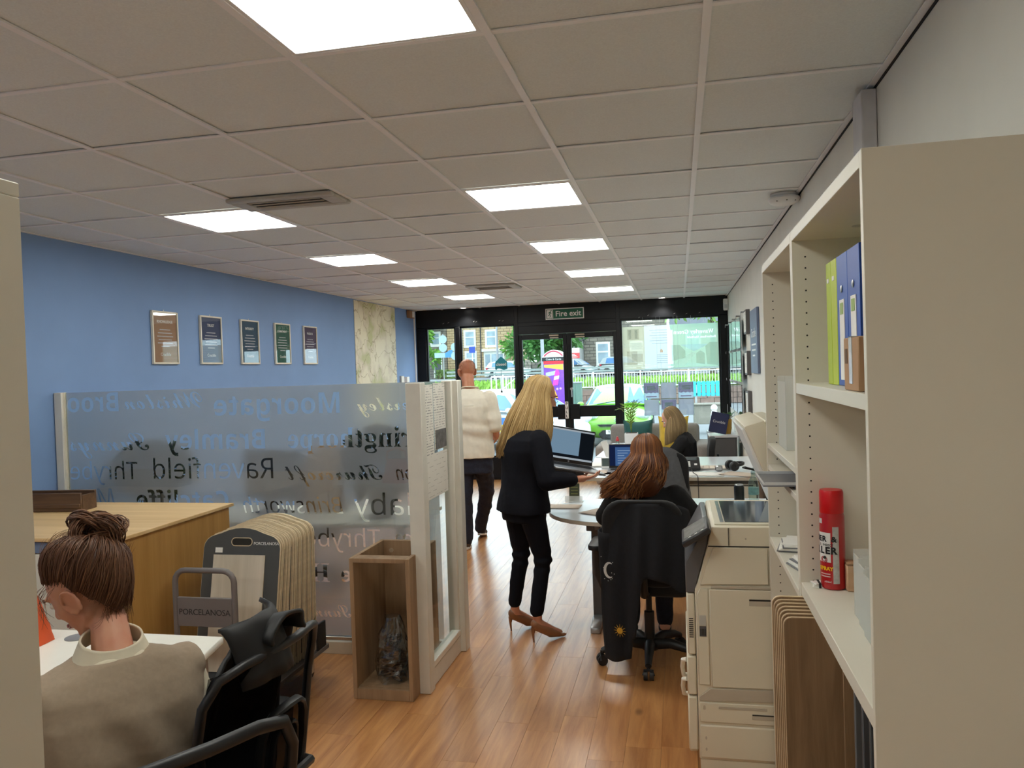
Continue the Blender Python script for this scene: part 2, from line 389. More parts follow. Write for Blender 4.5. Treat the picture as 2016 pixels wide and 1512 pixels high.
# ceiling light panels
led_fr = pm('light frame', (238, 238, 238), .4)
def panel_label(a, r):
    side = 'right-hand' if a < 4 else 'left-hand'
    return {-5: 'square LED panel of the %s ceiling row, added unseen behind the viewer' % side, -1: 'large bright square LED panel of the %s ceiling row, closest overhead' % side,
            3: 'square LED ceiling panel, second of the %s row counted from the viewer' % side, 6: 'square LED ceiling panel, third of the %s row counted from the viewer' % side,
            9: 'square LED ceiling panel, fourth of the %s row counted from the viewer' % side, 12: 'square LED ceiling panel of the %s row, last one before the shop front' % side}[r]
for a, r in sorted(lights):
    x1, x0 = xe[a], xe[a+1]; y0 = GY+TS*r; y1 = y0+TS
    t = thing('ceiling_light', panel_label(a, r), 'ceiling light', ((x0+x1)/2, (y0+y1)/2, HC), group='square ceiling light panels')
    h = TS/2-.013; q = h-.014
    MB().box(-h, h, -h, -q, -.003, .02).box(-h, h, q, h, -.003, .02).box(-h, -q, -q, q, -.003, .02).box(q, h, -q, q, -.003, .02).build('frame', led_fr, t, bevel=.001)
    MB().box(-q, q, -q, q, .001, .012).build('diffuser', m_led, t)
m_spot = emit('spot lens', (255, 250, 240), 14)
for x, lb in ((-3.12, 'round recessed ceiling spot above the left shop window'), (-.204, 'round recessed ceiling spot above the right shop window')):
    t = thing('ceiling_spot', lb, 'spotlight', (x, 11.2, HC), group='recessed spots over the shop front')
    MB().lathe([(.045, .02), (.045, -.004), (.062, -.008), (.064, 0), (.05, .02)], n=24).build('rim', m_wplas, t)
    MB().lathe([(.0, -.002), (.044, -.002), (.044, .006), (0, .006)], n=24).build('lens', m_spot, t)
    l = bpy.data.lights.new('spot_beam', 'SPOT'); l.energy = 26; l.spot_size = 2.0; l.spot_blend = .6; l.shadow_soft_size = .04; l.color = (1, .95, .86)
    lo = bpy.data.objects.new('spot_beam', l); COL.objects.link(lo); lo.parent = t; lo.location = (0, .02, -.03)
# air vents
m_vent = pm('vent grey', (186, 184, 176), .5); m_vdark = pm('vent slot', (88, 86, 80), .6)
for x0, x1, y0, y1, lb in ((-2.31, -1.71, 3.70, 3.955, 'long slotted air vent in the ceiling beside the second left LED panel'), (-2.29, -1.73, 8.33, 8.74, 'slotted air vent in the ceiling near the shop front')):
    t = thing('air_vent', lb, 'vent', ((x0+x1)/2, (y0+y1)/2, HC), group='ceiling air vents')
    a, b = (x1-x0)/2, (y1-y0)/2
    MB().box(-a, a, -b, -b+.05, -.022, 0).box(-a, a, b-.05, b, -.022, 0).box(-a, -a+.09, -b+.05, b-.05, -.022, 0).box(a-.09, a, -b+.05, b-.05, -.022, 0).build('frame', m_vent, t, bevel=.006)
    MB().box(-a+.09, a-.09, -b+.05, b-.05, -.004, 0).build('backing', m_vdark, t)
    for k in range(3):
        yy = -b+.05+(k+.5)*(2*b-.1)/3
        MB().box(-a+.09, a-.09, -.018, .018, -.003, .003, M=tr(0, yy, -.012) @ rot('X', 35)).build('slat', m_vent, t)
# smoke alarm / access point on the ceiling edge
t = thing('smoke_alarm', 'white domed smoke alarm at the edge of the ceiling above the bookcases', 'alarm', (.615, 4.68, HC))
MB().lathe([(0, -.062), (.05, -.06), (.078, -.048), (.088, -.03), (.086, -.022), (.07, -.02), (.07, -.004), (.0, -.004)], n=32).build('dome', m_wplas, t)
MB().lathe([(.055, -.022), (.075, -.012), (.075, 0), (0, 0)], n=24).build('base', m_wplas, t)
for a in (-2.2, -1.5, -.8): MB().box(-.003, .003, -.004, .004, -.05, -.034, M=tr(.076*math.cos(a), .076*math.sin(a), 0) @ Matrix.Rotation(a, 4, 'Z')).build('slot', m_vdark, t)
# alarm box in the right front corner, sensor by the left conduit
t = thing('alarm_sensor', 'small white motion sensor in the corner above the right shop window', 'sensor', (.665, 11.24, 2.46))
MB().prism(rrect(-.032, .032, -.08, .08, .012), -.045, 0, 'y').build('body', m_wplas, t, bevel=.004); MB().box(-.02, .02, -.048, -.044, -.05, .0).build('lens', pm('sensor lens', (205, 208, 210), .2), t, bevel=.002)
t = thing('junction_box', 'small tan junction box high on the blue wall beside the conduit', 'junction box', (XL+.002, 11.07, 2.53))
MB().box(0, .05, -.11, .11, -.055, .055).build('body', pm('tan box', (150, 112, 80), .6), t, bevel=.005); MB().box(.05, .056, -.0, .1, -.045, .045).build('label_plate', m_wplas, t, bevel=.002)
# fire exit sign over the doors
t = thing('exit_sign', 'green fire exit sign with running man over the double doors', 'sign', (-1.62, F0-.004, 2.453), world=True)
m_sgreen = pm('sign green', (14, 92, 66), .4)
MB().box(-1.905, -1.335, F0-.012, F0-.004, 2.372, 2.535).build('border', m_wplas, t)
MB().box(-1.892, -1.348, F0-.014, F0-.012, 2.385, 2.522).build('panel', m_sgreen, t)
text('lettering', 'Fire exit', .113, m_wplas, t, frame_at((-1.567, F0-.0145, 2.452), (1, 0, 0), (0, 0, 1)), bold=.002)
MB().box(-1.882, -1.79, F0-.0155, F0-.014, 2.392, 2.515).build('pictogram_ground', m_wplas, t)
b = MB(); pz = lambda *p: b.prism([(-1.88+x*.0088, 2.393+z*.0118) for x, z in p], F0-.0165, F0-.0155, 'y')
pz((5.2, 8.2), (6.4, 8.2), (6.4, 9.4), (5.2, 9.4)); pz((3.6, 5), (5.2, 5), (6.3, 8), (4.6, 8)); pz((3.6, 5), (1.6, 3.4), (2, 2.6), (4.6, 4)); pz((4.2, 5.2), (5.2, 5), (6.2, 2.6), (4.8, .6), (4, 1.2), (5, 2.8))
pz((4.8, 7.8), (2.4, 7.2), (2.2, 5.6), (2.9, 5.6), (3.2, 6.6), (5, 7)); pz((5.8, 7.6), (7.6, 6), (7.2, 5.4), (5.4, 6.6)); pz((7.6, .6), (9.6, .6), (9.6, 9.6), (5, 9.6), (5, 9.1), (8.8, 9.1), (8.8, 1), (7.6, 1))
b.build('running_man', m_sgreen, t)

# map on the left wall
m = bpy.data.materials.new('street map print'); m.use_nodes = True; n = m.node_tree.nodes; l = m.node_tree.links; bs = n['Principled BSDF']
tcn = n.new('ShaderNodeTexCoord'); v1 = n.new('ShaderNodeTexVoronoi'); v1.feature = 'DISTANCE_TO_EDGE'; v1.inputs['Scale'].default_value = 4.5
nz = n.new('ShaderNodeTexNoise'); nz.inputs['Scale'].default_value = 3; nz.inputs['Detail'].default_value = 4
mxv = n.new('ShaderNodeMixRGB'); mxv.inputs[0].default_value = .35; l.new(tcn.outputs['Object'], mxv.inputs[1]); l.new(nz.outputs['Color'], mxv.inputs[2]); l.new(mxv.outputs[0], v1.inputs['Vector']); l.new(tcn.outputs['Object'], nz.inputs['Vector'])
r1_ = n.new('ShaderNodeValToRGB'); r1_.color_ramp.elements[0].position = .006; r1_.color_ramp.elements[1].position = .022; r1_.color_ramp.elements[0].color = lin((206, 198, 180))+(1,); r1_.color_ramp.elements[1].color = (1, 1, 1, 1)
r2_ = n.new('ShaderNodeValToRGB'); e = r2_.color_ramp.elements; e[0].position = .45; e[0].color = lin((226, 219, 194))+(1,); e[1].position = .62; e[1].color = lin((190, 190, 140))+(1,); q = e.new(.52); q.color = lin((214, 204, 182))+(1,)
l.new(v1.outputs['Distance'], r1_.inputs[0]); l.new(nz.outputs['Fac'], r2_.inputs[0])
mu = n.new('ShaderNodeMixRGB'); mu.blend_type = 'MULTIPLY'; mu.inputs[0].default_value = 1; l.new(r1_.outputs[0], mu.inputs[1]); l.new(r2_.outputs[0], mu.inputs[2]); l.new(mu.outputs[0], bs.inputs['Base Color']); bs.inputs['Roughness'].default_value = .5
mp_ = MB().box(XL+.001, XL+.006, 9.04, 10.46, .95, HC-.012).build('wall_map', m); tag(mp_, 'tall pale street map hung from the ceiling on the blue wall', 'map')
# ================================================================ furniture
m_edge = pm('white edging', (232, 228, 216), .4, var=.02)
m_hole = pm('dark hole', (40, 38, 34), .9)
def printed(name, paper, ink, rows=26, cols=2.2, thick=.35, rough=.6, axis=('x', 'z')):
    """Printed page: rows of broken lines, from a brick pattern in object space."""
    m = bpy.data.materials.new(name); m.use_nodes = True; n = m.node_tree.nodes; l = m.node_tree.links; b = n['Principled BSDF']
    t = n.new('ShaderNodeTexCoord'); s = n.new('ShaderNodeSeparateXYZ'); c = n.new('ShaderNodeCombineXYZ')
    l.new(t.outputs['Generated'], s.inputs[0]); k = {'x': 'X', 'y': 'Y', 'z': 'Z'}
    l.new(s.outputs[k[axis[0]]], c.inputs['X']); l.new(s.outputs[k[axis[1]]], c.inputs['Y'])
    br = n.new('ShaderNodeTexBrick'); br.inputs['Scale'].default_value = 1; br.inputs['Brick Width'].default_value = 1/cols; br.inputs['Row Height'].default_value = 1/rows
    br.inputs['Mortar Size'].default_value = thick/rows; br.inputs['Mortar Smooth'].default_value = .1
    br.inputs['Color1'].default_value = lin(ink)+(1,); br.inputs['Color2'].default_value = lin(tuple((a+b_)/2 for a, b_ in zip(paper, ink)))+(1,); br.inputs['Mortar'].default_value = lin(paper)+(1,)
    l.new(c.outputs[0], br.inputs['Vector'])
    nz = n.new('ShaderNodeTexNoise'); nz.inputs['Scale'].default_value = 7; l.new(t.outputs['Generated'], nz.inputs['Vector'])
    gt = n.new('ShaderNodeMath'); gt.operation = 'GREATER_THAN'; gt.inputs[1].default_value = .52; l.new(nz.outputs['Fac'], gt.inputs[0])
    mx = n.new('ShaderNodeMixRGB'); mx.inputs[2].default_value = lin(paper)+(1,); l.new(gt.outputs[0], mx.inputs[0]); l.new(br.outputs['Color'], mx.inputs[1])
    l.new(mx.outputs[0], b.inputs['Base Color']); b.inputs['Roughness'].default_value = rough; return m
m_page = printed('printed page', (236, 234, 226), (150, 150, 150))
m_thumb = printed('page of pictures', (236, 234, 226), (96, 84, 82), rows=9, cols=3.2, thick=.5, axis=('y', 'z'))
m_paper = pm('paper', (238, 236, 230), .7, var=.02)

# -- white bookcases along the right wall
def bookcase(label, y0, y1, shelves, holes_at):
    x0, x1, T = .325, .605, .018
    t = thing('bookcase', label, 'bookcase', ((x0+x1)/2, (y0+y1)/2, 0), world=True)
    for yy in (y0, y1-T): MB().box(x0, x1, yy, yy+T, 0, 2.02).build('side_panel', m_melamine, t, bevel=.001)
    MB().box(x0, x1, y0+T, y1-T, 1.99, 2.02).build('top_panel', m_melamine, t, bevel=.001)
    MB().box(x1-.006, x1, y0+T, y1-T, .02, 1.99).build('back_panel', m_melamine, t)
    MB().box(x0+.01, x1-.006, y0+T, y1-T, 0, .08).build('plinth', m_melamine, t)
    for z, th in shelves: MB().box(x0+.002, x1-.007, y0+T+.001, y1-T-.001, z-th, z).build('shelf', m_melamine, t, bevel=.0012)
    b = MB()
    for k in range(2):
        xx = x0+.036 if k == 0 else x1-.05
        for j in range(58):
            z = .12+j*.032
            if any(z-th-.01 < z2 < z+.01 for z2, th in ()) : continue
            b.cyl((xx, y1-T-.0006, z), (xx, y1-T+.0, z), .0026, n=8)
    b.build('pin_hole', m_hole, t, kind='stuff')
    MB().cyl(((x0+x1)/2, y1-.22, 1.989), ((x0+x1)/2, y1-.22, 1.9905), .02, n=16).build('cam_cover', m_vent, t)
    return t
bookcase('tall white bookcase nearest the viewer, holding lime and blue files', 1.475, 2.362, ((1.585, .03), (1.012, .036), (.085, .02)), 0)
bookcase('tall white bookcase beyond the first, next to the photocopier', 2.366, 3.15, ((1.335, .02), (.972, .022), (.085, .02)), 0)

# lever arch files on the upper shelf
def arch_file(label, y0, w, col, lab, x=.385, h=.312):
    t = thing('lever_arch_file', label, 'file', (x+.14, y0-w/2, 1.585), group='lever arch files on the upper shelf', world=True)
    y1 = y0-w
    m = pm('file board %s' % (col,), col, .45, var=.03)
    MB().box(x, x+.19, y1+.001, y1+.004, 1.586, 1.585+h).box(x, x+.19, y0-.004, y0-.001, 1.586, 1.585+h).build('cover', m, t)
    MB().box(x-.003, x, y1+.001, y0-.001, 1.586, 1.585+h).build('spine', m, t, bevel=.001)
    MB().box(x+.01, x+.18, y1+.006, y0-.006, 1.588, 1.585+h-.012).build('page_block', m_paper, t)
    yc = (y0+y1)/2
    if lab:
        MB().box(x-.0045, x-.003, yc-.026, yc+.026, 1.60, 1.79).build('spine_label', m_paper, t)
        MB().box(x-.0055, x-.0045, yc-.016, yc+.016, 1.755, 1.782).build('label_mark', pm('label green', (150, 176, 92), .5), t)
        MB().lathe([(.006, 0), (.009, .0015), (.006, .003)], n=16, M=tr(x-.003, yc, 1.815) @ rot('Y', -90)).build('finger_ring', m_steel, t)
    else: MB().box(x-.0045, x-.003, yc-.012, yc+.012, 1.845, 1.856).build('spine_label', m_paper, t)
arch_file('lime green lever arch file, farther of the two, beside the bookcase upright', 2.155, .06, (176, 196, 28), False)
arch_file('lime green lever arch file touching the blue files', 2.093, .07, (184, 200, 20), False)
arch_file('blue lever arch file next to the lime green ones', 2.020, .12, (38, 84, 172), True)
arch_file('blue lever arch file partly hidden by the near bookcase side', 1.897, .12, (34, 78, 168), True)
t = thing('cardboard_box', 'small brown cardboard box closed with clear tape, before the blue files', 'box', (.355, 1.65, 1.585), world=True)
m_card = pm('corrugated card', (176, 140, 106), .8, var=.05)
MB().box(.335, .376, 1.585, 1.715, 1.586, 1.692).build('carton', m_card, t, bevel=.002)
MB().box(.3335, .335, 1.635, 1.662, 1.60, 1.6935).box(.3335, .37, 1.635, 1.662, 1.692, 1.694).build('packing_tape', pm('clear tape', (205, 205, 205), .12, var=.12, scale=60), t)
MB().box(.3337, .335, 1.68, 1.70, 1.64, 1.67).build('printed_mark', pm('card print', (110, 86, 66), .8), t)

# insect spray on the middle shelf
t = thing('spray_can', 'tall red insect spray can with white and yellow lettering on the shelf', 'spray can', (.405, 2.293, 1.0132))
m_red = pm('red tin', (176, 14, 22), .28, var=.03, coat=.4)
MB().lathe([(.030, 0), (.033, .003), (.033, .2), (.031, .208), (.0305, .212)], n=32).build('can', m_red, t)
MB().lathe([(.0305, .21), (.0315, .212), (.0315, .268), (.029, .274), (0, .275)], n=32).build('cap', pm('red cap', (206, 12, 22), .35, var=.02), t)
def wrap(b, a0, a1, z0, z1, r=.0333, n=10):
    return b.grid(lambda u, v: (r*math.cos(math.radians(a0+(a1-a0)*u)), r*math.sin(math.radians(a0+(a1-a0)*u)), z0+(z1-z0)*v), n, 1)
wrap(MB(), -178, -108, .076, .158).build('label_panel', pm('label white', (232, 230, 226), .35), t)
wrap(MB(), -99, -70, .018, .175).build('back_label', pm('label silver', (190, 188, 186), .3, var=.15, scale=80), t)
def curved_text(s, size, mat, z, a_mid, r=.0337, bold=0, name='lettering', wid=.62):
    for i, ch in enumerate(s):
        if ch == ' ': continue
        a = math.radians(a_mid+(i-(len(s)-1)/2)*math.degrees(size*wid/r))
        text(name, ch, size, mat, t, frame_at((r*math.cos(a), r*math.sin(a), z), (-math.sin(a), math.cos(a), 0), (0, 0, 1)), bold=bold, ext=.0001)
m_yel = pm('print yellow', (240, 190, 30), .4)
for s, sz, mt, z, a, bo in (('DER &', .021, m_ink, .148-.008, -138, .0009), ('G INSECT', .0085, m_ink, .124, -132, .0002), ('LLER', .026, m_ink, .108, -136, .0012), ('SPRAY', .014, m_yel, .058, -136, .0007), ('300ml', .007, m_wplas, .022, -124, 0)):
    curved_text(s, sz, mt, z, a, bold=bo)
b = MB()
for k in range(2): wrap(b, -165, -112, .042-k*.007, .045-k*.007, .0334)
b.build('small_print', pm('print pale', (220, 190, 186), .5), t)
wrap(MB(), -176, -150, .182, .196, .0334).build('emblem', m_wplas, t)
b = MB()
for rr in (.011, .018): 
    b.tube([(.0336*math.cos(math.radians(-142+rr*900*math.cos(q*PI/8))), .0336*math.sin(math.radians(-142+rr*900*math.cos(q*PI/8))), .083+rr*.45*math.sin(q*PI/8)) for q in range(16)], .0011, 5, closed=True)
b.build('target_rings', pm('ring red', (186, 30, 40), .4), t)
b = MB().ell((.0337*math.cos(math.radians(-137)), .0337*math.sin(math.radians(-137)), .089), (.004, .006, .0045)); b.build('beetle', m_ink, t)

# small things beside it
t = thing('cable_tie_bundle', 'small white bundle of cards with a band left of the spray can', 'bundle', (.368, 2.30, 1.0132))
for k in range(4): MB().box(-.016, .014, -.02+.002*k, .018, .003*k, .003*k+.0026, M=rot('Z', 12*k-14)).build('card', m_paper, t)
MB().box(-.003, .003, -.022, .022, -.0003, .0126).build('band', m_ink, t)
t = thing('wooden_block', 'small pale wooden block standing behind the spray can', 'block', (.468, 2.27, 1.0132))
MB().box(-.035, .035, -.02, .02, 0, .072).build('block', wood('pale beech', (196, 156, 120), (216, 180, 146), .6, 0), t, bevel=.003)
MB().box(-.035, .035, -.02, .02, .073, .079).build('lid', m_card, t, bevel=.001)
t = thing('scrub_brush', 'dark bristled little brush lying beside the leaflet holders', 'brush', (.485, 2.17, 1.0145))
MB().box(-.02, .02, -.05, .05, .022, .04).build('brush_back', m_card, t, bevel=.005)
b = MB()
for i in range(160):
    x, y = R.uniform(-.018, .018), R.uniform(-.048, .048); b.cyl((x, y, .022), (x+R.gauss(0, .006), y+R.gauss(0, .006), 0), .0007, n=4)
b.build('bristles', pm('bristle', (58, 44, 38), .8), t, kind='stuff')
# acrylic leaflet holders
m_acr = veil('frosted acrylic', (236, 238, 234), .42, trans=.35)
def leaflet_holder(label, x0, y0, y1, z, h, grp):
    t = thing('leaflet_holder', label, 'leaflet holder', (x0+.05, (y0+y1)/2, z), group=grp, world=True)
    MB().box(x0+.09, x0+.093, y0, y1, z, z+h).build('back_sheet', m_acr, t)
    MB().box(x0, x0+.003, y0, y1, z, z+h*.8).build('front_sheet', m_acr, t)
    MB().box(x0, x0+.093, y0, y0+.003, z, z+h*.86).build('side_sheet', m_acr, t); MB().box(x0, x0+.093, y1-.003, y1, z, z+h*.86).build('side_sheet', m_acr, t)
    MB().box(x0, x0+.093, y0, y1, z, z+.003).build('base_sheet', m_acr, t)
for i, (lb, yy) in enumerate((('clear leaflet holder on the spray can shelf, nearest the brush', 2.06), ('clear leaflet holder on the spray can shelf, second from the brush', 1.98), ('clear leaflet holder on the spray can shelf, closest to the viewer', 1.90))):
    leaflet_holder(lb, .412-.006*i, yy-.075, yy, 1.0122, .19-.006*i, 'clear leaflet holders on the middle shelf')
leaflet_holder('tall clear leaflet holder standing empty on the far bookcase', .36, 2.84, 3.05, 1.336, .30, 'holders on the far bookcase')
t = thing('document_tray', 'grey document tray jutting out of the far bookcase', 'tray', (.38, 2.75, 1.262), world=True)
m_dtray = pm('grey tray', (112, 114, 120), .35)
MB().box(.245, .56, 2.50, 2.76, 1.262, 1.267).build('tray_base', m_dtray, t, bevel=.001)
MB().box(.245, .25, 2.50, 2.76, 1.267, 1.272).box(.25, .56, 2.755, 2.76, 1.267, 1.276).box(.25, .56, 2.50, 2.505, 1.267, 1.276).build('tray_lip', pm('tray lip', (204, 206, 208), .3), t)
for xx in (.34, .5): MB().box(xx, xx+.02, 2.51, 2.75, 1.253, 1.262).build('tray_foot', m_dtray, t)

b = MB().box(.328, .597, 2.386, 3.129, 1.233, 1.2525)
b.build('shelf', m_melamine, [o for o in bpy.data.objects if o.name.startswith('bookcase')][1], bevel=.001)
for i, (lb, x, y, rz) in enumerate((('open grey box file of papers on the low far shelf', .452, 2.66, 12), ('loose white papers stacked on the low far shelf', .44, 2.93, -9))):
    t = thing('paper_stack', lb, 'papers', (x, y, .9735), math.radians(rz), group='papers on the low shelf of the far bookcase')
    for k in range(6): MB().box(-.105+.004*k, .105+.003*k, -.075, .075, .0045*k, .0045*k+.004, M=rot('Z', R.uniform(-6, 6))).build('sheet', m_paper if k % 3 else m_dtray, t)

# oak sample boards leaning in the bottom of the near bookcase
m_sam = wood('oak sample face', (124, 98, 70), (168, 138, 104), .5, 2, 2.4)
m_plye = pm('plywood edge', (206, 182, 148), .6, var=.08, scale=60)
for k in range(7):
    yy = 2.325-.0125*k
    t = thing('sample_board', ['rearmost oak sample board with rounded corners under the red spray can', 'second oak sample board from the back under the spray can', 'third oak sample board from the back under the spray can', 'fourth oak sample board from the back under the spray can',
        'fifth oak sample board from the back under the spray can', 'sixth oak sample board from the back under the spray can', 'front oak sample board showing its brown face under the spray can'][k], 'sample board', (.42, yy, .086), group='oak sample boards under the spray can', world=True)
    x0 = .243+.0035*k
    poly = rrect(x0, .595, .088, .974-.006*k, .022)
    b = MB().prism(poly, yy, yy+.0095, 'y', mi=1); b.build('panel', [m_sam, m_plye], t)
    MB().prism(rrect(x0+.0015, .5935, .0895, .9725-.006*k, .021), yy-.001, yy+.0003, 'y').build('face', m_sam, t)
for k, (x0, yy, z) in enumerate(((.402, 2.17, .93), )):
    t = thing('sample_board', 'shorter brown oak plank sample before the rounded sample boards', 'sample board', (.49, yy, .086), world=True)
    MB().box(x0, .59, yy, yy+.01, .087, z).build('panel', m_sam, t, bevel=.001)
m_gfr = pm('grey frame', (122, 126, 132), .4)
for k, (x0, yy, z, col) in enumerate(((.405, 2.05, .90, (112, 114, 116)), (.412, 2.00, .885, (96, 98, 102)), (.418, 1.95, .85, (86, 90, 92)), (.405, 1.84, .83, (180, 184, 188)), (.412, 1.79, .795, (150, 158, 160)), (.405, 1.68, .77, (126, 138, 134)))):
    t = thing('framed_sample', ['tallest clear grey framed sample, farthest in the lower bookcase compartment', 'second grey framed sample from the back of the lower compartment', 'darkest grey framed sample in the lower compartment', 'pale silver framed sample in the lower compartment',
        'grey green framed sample, second from the viewer in the lower compartment', 'lowest framed sample in the lower compartment, nearest the viewer'][k], 'sample', (.5, yy, .086), group='framed samples in the lower compartment', world=True)
    m = pm('sample frame %d' % k, col, .3, .2)
    MB().box(x0, x0+.022, yy, yy+.016, .087, z).box(.57, .592, yy, yy+.016, .087, z).box(x0+.022, .57, yy, yy+.016, z-.022, z).box(x0+.022, .57, yy, yy+.016, .087, .109).build('frame', m, t, bevel=.002)
    MB().box(x0+.022, .57, yy+.005, yy+.011, .109, z-.022).build('panel', pm('sample panel %d' % k, [(70, 72, 72), (62, 62, 64), (44, 46, 46), (150, 152, 156), (84, 88, 86), (36, 32, 28)][k], .3), t)

# -- tall white cupboard at the left edge
t = thing('cupboard', 'tall white cupboard cut off by the left edge of the picture', 'cupboard', (-1.12, .54, 0), world=True)
MB().box(-1.37, -.889, .20, .88, .06, 1.907).build('body', m_melamine, t, bevel=.002)
MB().box(-1.37, -.871, .18, .90, 1.907, 1.927).build('top_panel', m_melamine, t, bevel=.002)
MB().box(-.889, -.871, .20, .90, .06, 1.907).build('side_panel', m_melamine, t, bevel=.002)
MB().box(-1.35, -.91, .22, .86, 0, .06).build('plinth', m_melamine, t)
MB().box(-1.35, -.91, .88, .898, .1, 1.89).build('door', m_melamine, t, bevel=.002)

# -- glazed partition: long frosted screen and short return
m_frame = pm('white partition frame', (224, 222, 212), .45, var=.03)
m_ptop = glass('screen glass', (250, 253, 252), .8)
g = thing('glass_screen', 'long glass screen with frosted film and mirrored place names', 'screen', (-2.6, 4.27, 0), world=True)
MB().box(-3.925, -3.868, 4.245, 4.295, 0, 1.6).build('end_post', m_frame, g, bevel=.003)
MB().box(-3.868, -3.857, 4.262, 4.278, .08, 1.6).build('glazing_bead', pm('pale bead', (240, 236, 220), .4), g)
MB().box(-3.868, -1.37, 4.24, 4.30, 0, .075).build('floor_rail', m_frame, g, bevel=.004)
MB().box(-3.868, -1.37, 4.255, 4.285, .075, .098).build('glazing_bead', pm('aluminium bead', (206, 206, 202), .25, .8), g, bevel=.003)
MB().box(-3.857, -1.372, 4.266, 4.274, .098, 1.598).build('pane', m_ptop, g)
# frosted film with the letters cut out
mf = bpy.data.materials.new('frosted film'); mf.use_nodes = True; n = mf.node_tree.nodes; l = mf.node_tree.links; n.remove(n['Principled BSDF'])
rf = n.new('ShaderNodeBsdfRefraction'); rf.inputs['Roughness'].default_value = .27; rf.inputs['IOR'].default_value = 1.35; rf.inputs[0].default_value = (1, 1, 1, 1)
df = n.new('ShaderNodeBsdfDiffuse'); df.inputs[0].default_value = lin((212, 212, 222))+(1,); tl = n.new('ShaderNodeBsdfTranslucent'); tl.inputs[0].default_value = lin((212, 212, 222))+(1,)
a1 = n.new('ShaderNodeMixShader'); a1.inputs[0].default_value = .5; l.new(df.outputs[0], a1.inputs[1]); l.new(tl.outputs[0], a1.inputs[2])
a2 = n.new('ShaderNodeMixShader'); a2.inputs[0].default_value = .37; l.new(rf.outputs[0], a2.inputs[1]); l.new(a1.outputs[0], a2.inputs[2]); l.new(a2.outputs[0], n['Material Output'].inputs[0])
def sty(s, k):
    u, lo = {'SC': (0x1D4D0, 0x1D4EA), 'SE': (0x1D400, 0x1D41A), 'SB': (0x1D5D4, 0x1D5EE), 'SI': (0x1D608, 0x1D622), 'SA': (0x1D5A0, 0x1D5BA)}[k]
    return ''.join(chr(u+ord(c)-65) if c.isupper() else chr(lo+ord(c)-97) for c in s)
WORDS = [('Broo','SB',-3.850,-3.474,1.517),('Whiston','SC',-3.432,-2.880,1.527),('Moorgate','SB',-2.801,-1.970,1.475),('ersley','SC',-1.860,-1.532,1.483),
('Sunnys','SC',-3.850,-3.266,1.268),('Bramley','SB',-3.150,-2.464,1.268),('ringthorpe','SE',-2.313,-1.522,1.269),
('Thrybe','SA',-3.850,-3.355,1.084),('Ravenfield','SA',-3.242,-2.418,1.087),('Thurcroft','SC',-2.341,-1.717,1.076),('on','SI',-1.632,-1.529,1.074),
('M','SI',-3.661,-3.526,0.905),('Catcliffe','SB',-3.372,-2.727,0.897),('Brinsworth','SI',-2.628,-1.971,0.875),('laby','SA',-1.903,-1.549,0.869),
('Thrybe','SA',-2.225,-1.745,0.677),('m','SA',-1.650,-1.543,0.682),('H','SE',-2.194,-2.075,0.464),('e','SB',-2.000,-1.939,0.468),('Sunny','SC',-2.242,-1.947,0.254)]
tmp = []
for s, k, x0, x1, z in WORDS:
    cu = bpy.data.curves.new('tmp', 'FONT'); cu.body = sty(s, k); cu.size = .155; cu.resolution_u = 3
    cu.offset = {'SC': .0026, 'SB': .003, 'SE': .001}.get(k, 0)
    o = bpy.data.objects.new('tmp', cu); COL.objects.link(o); tmp.append(o)
dg = bpy.context.evaluated_depsgraph_get()
import numpy as np
from mathutils.geometry import delaunay_2d_cdt, interpolate_bezier
def letter_loops(o, x0, x1, z, szf=lambda sx: min(max(sx, .75), 1.12)):
    """Outlines of a text object as polygons, mirrored, fitted between x0 and x1 on baseline z."""
    c2 = o.to_curve(dg); xs_ = [p.co.x for sp in c2.splines for p in sp.bezier_points]; L_ = []
    a, b_ = min(xs_), max(xs_); sx = (x1-x0)/(b_-a); sz = szf(sx)
    for sp in c2.splines:
        P = sp.bezier_points; out = []
        for i in range(len(P)):
            p, q = P[i], P[(i+1) % len(P)]
            straight = (p.handle_right-p.co).cross(q.co-p.co).length < 1e-7 and (q.handle_left-q.co).cross(q.co-p.co).length < 1e-7
            out += interpolate_bezier(p.co, p.handle_right, q.handle_left, q.co, 2 if straight else 5)[:-1]
        pts = [(x1-(v.x-a)*sx, z+v.y*sz) for v in out]
        pts = [p for i, p in enumerate(pts) if math.dist(p, pts[i-1]) > 2e-4]
        if len(pts) > 2: L_.append(pts)
    o.to_curve_clear(); return L_
def cut_sheet(loops):
    """Even-odd triangulation: (points, triangles) of a sheet with letter shaped holes."""
    pv, pe = [], []
    for lp in loops:
        q = len(pv); pv += [Vector(p) for p in lp]; pe += [(q+i, q+(i+1) % len(lp)) for i in range(len(lp))]
    ov, _, of, _, _, _ = delaunay_2d_cdt(pv, pe, [], 0, 1e-6)
    V2 = np.array([tuple(v) for v in ov]); F2 = np.array([f for f in of if len(f) == 3]); ce_ = V2[F2].mean(1)
    par = np.zeros(len(ce_), int)
    for lp in loops:
        L = np.array(lp); M_ = np.roll(L, -1, 0)
        for (ax, ay), (bx, by) in zip(L, M_):
            if ay == by: continue
            par += ((ay > ce_[:, 1]) != (by > ce_[:, 1])) & (ce_[:, 0] < (bx-ax)*(ce_[:, 1]-ay)/(by-ay)+ax)
    return V2, F2[par % 2 == 1], F2[par % 2 == 0]
loops = []
for (s, k, x0, x1, z), o in zip(WORDS, tmp): loops += letter_loops(o, x0, x1, z-.045)
for o in tmp: bpy.data.objects.remove(o)
V2, keep, _ = cut_sheet(loops+[[(-3.857, .1), (-1.372, .1), (-1.372, 1.598), (-3.857, 1.598)]])
fb = MB(); nv = len(V2)
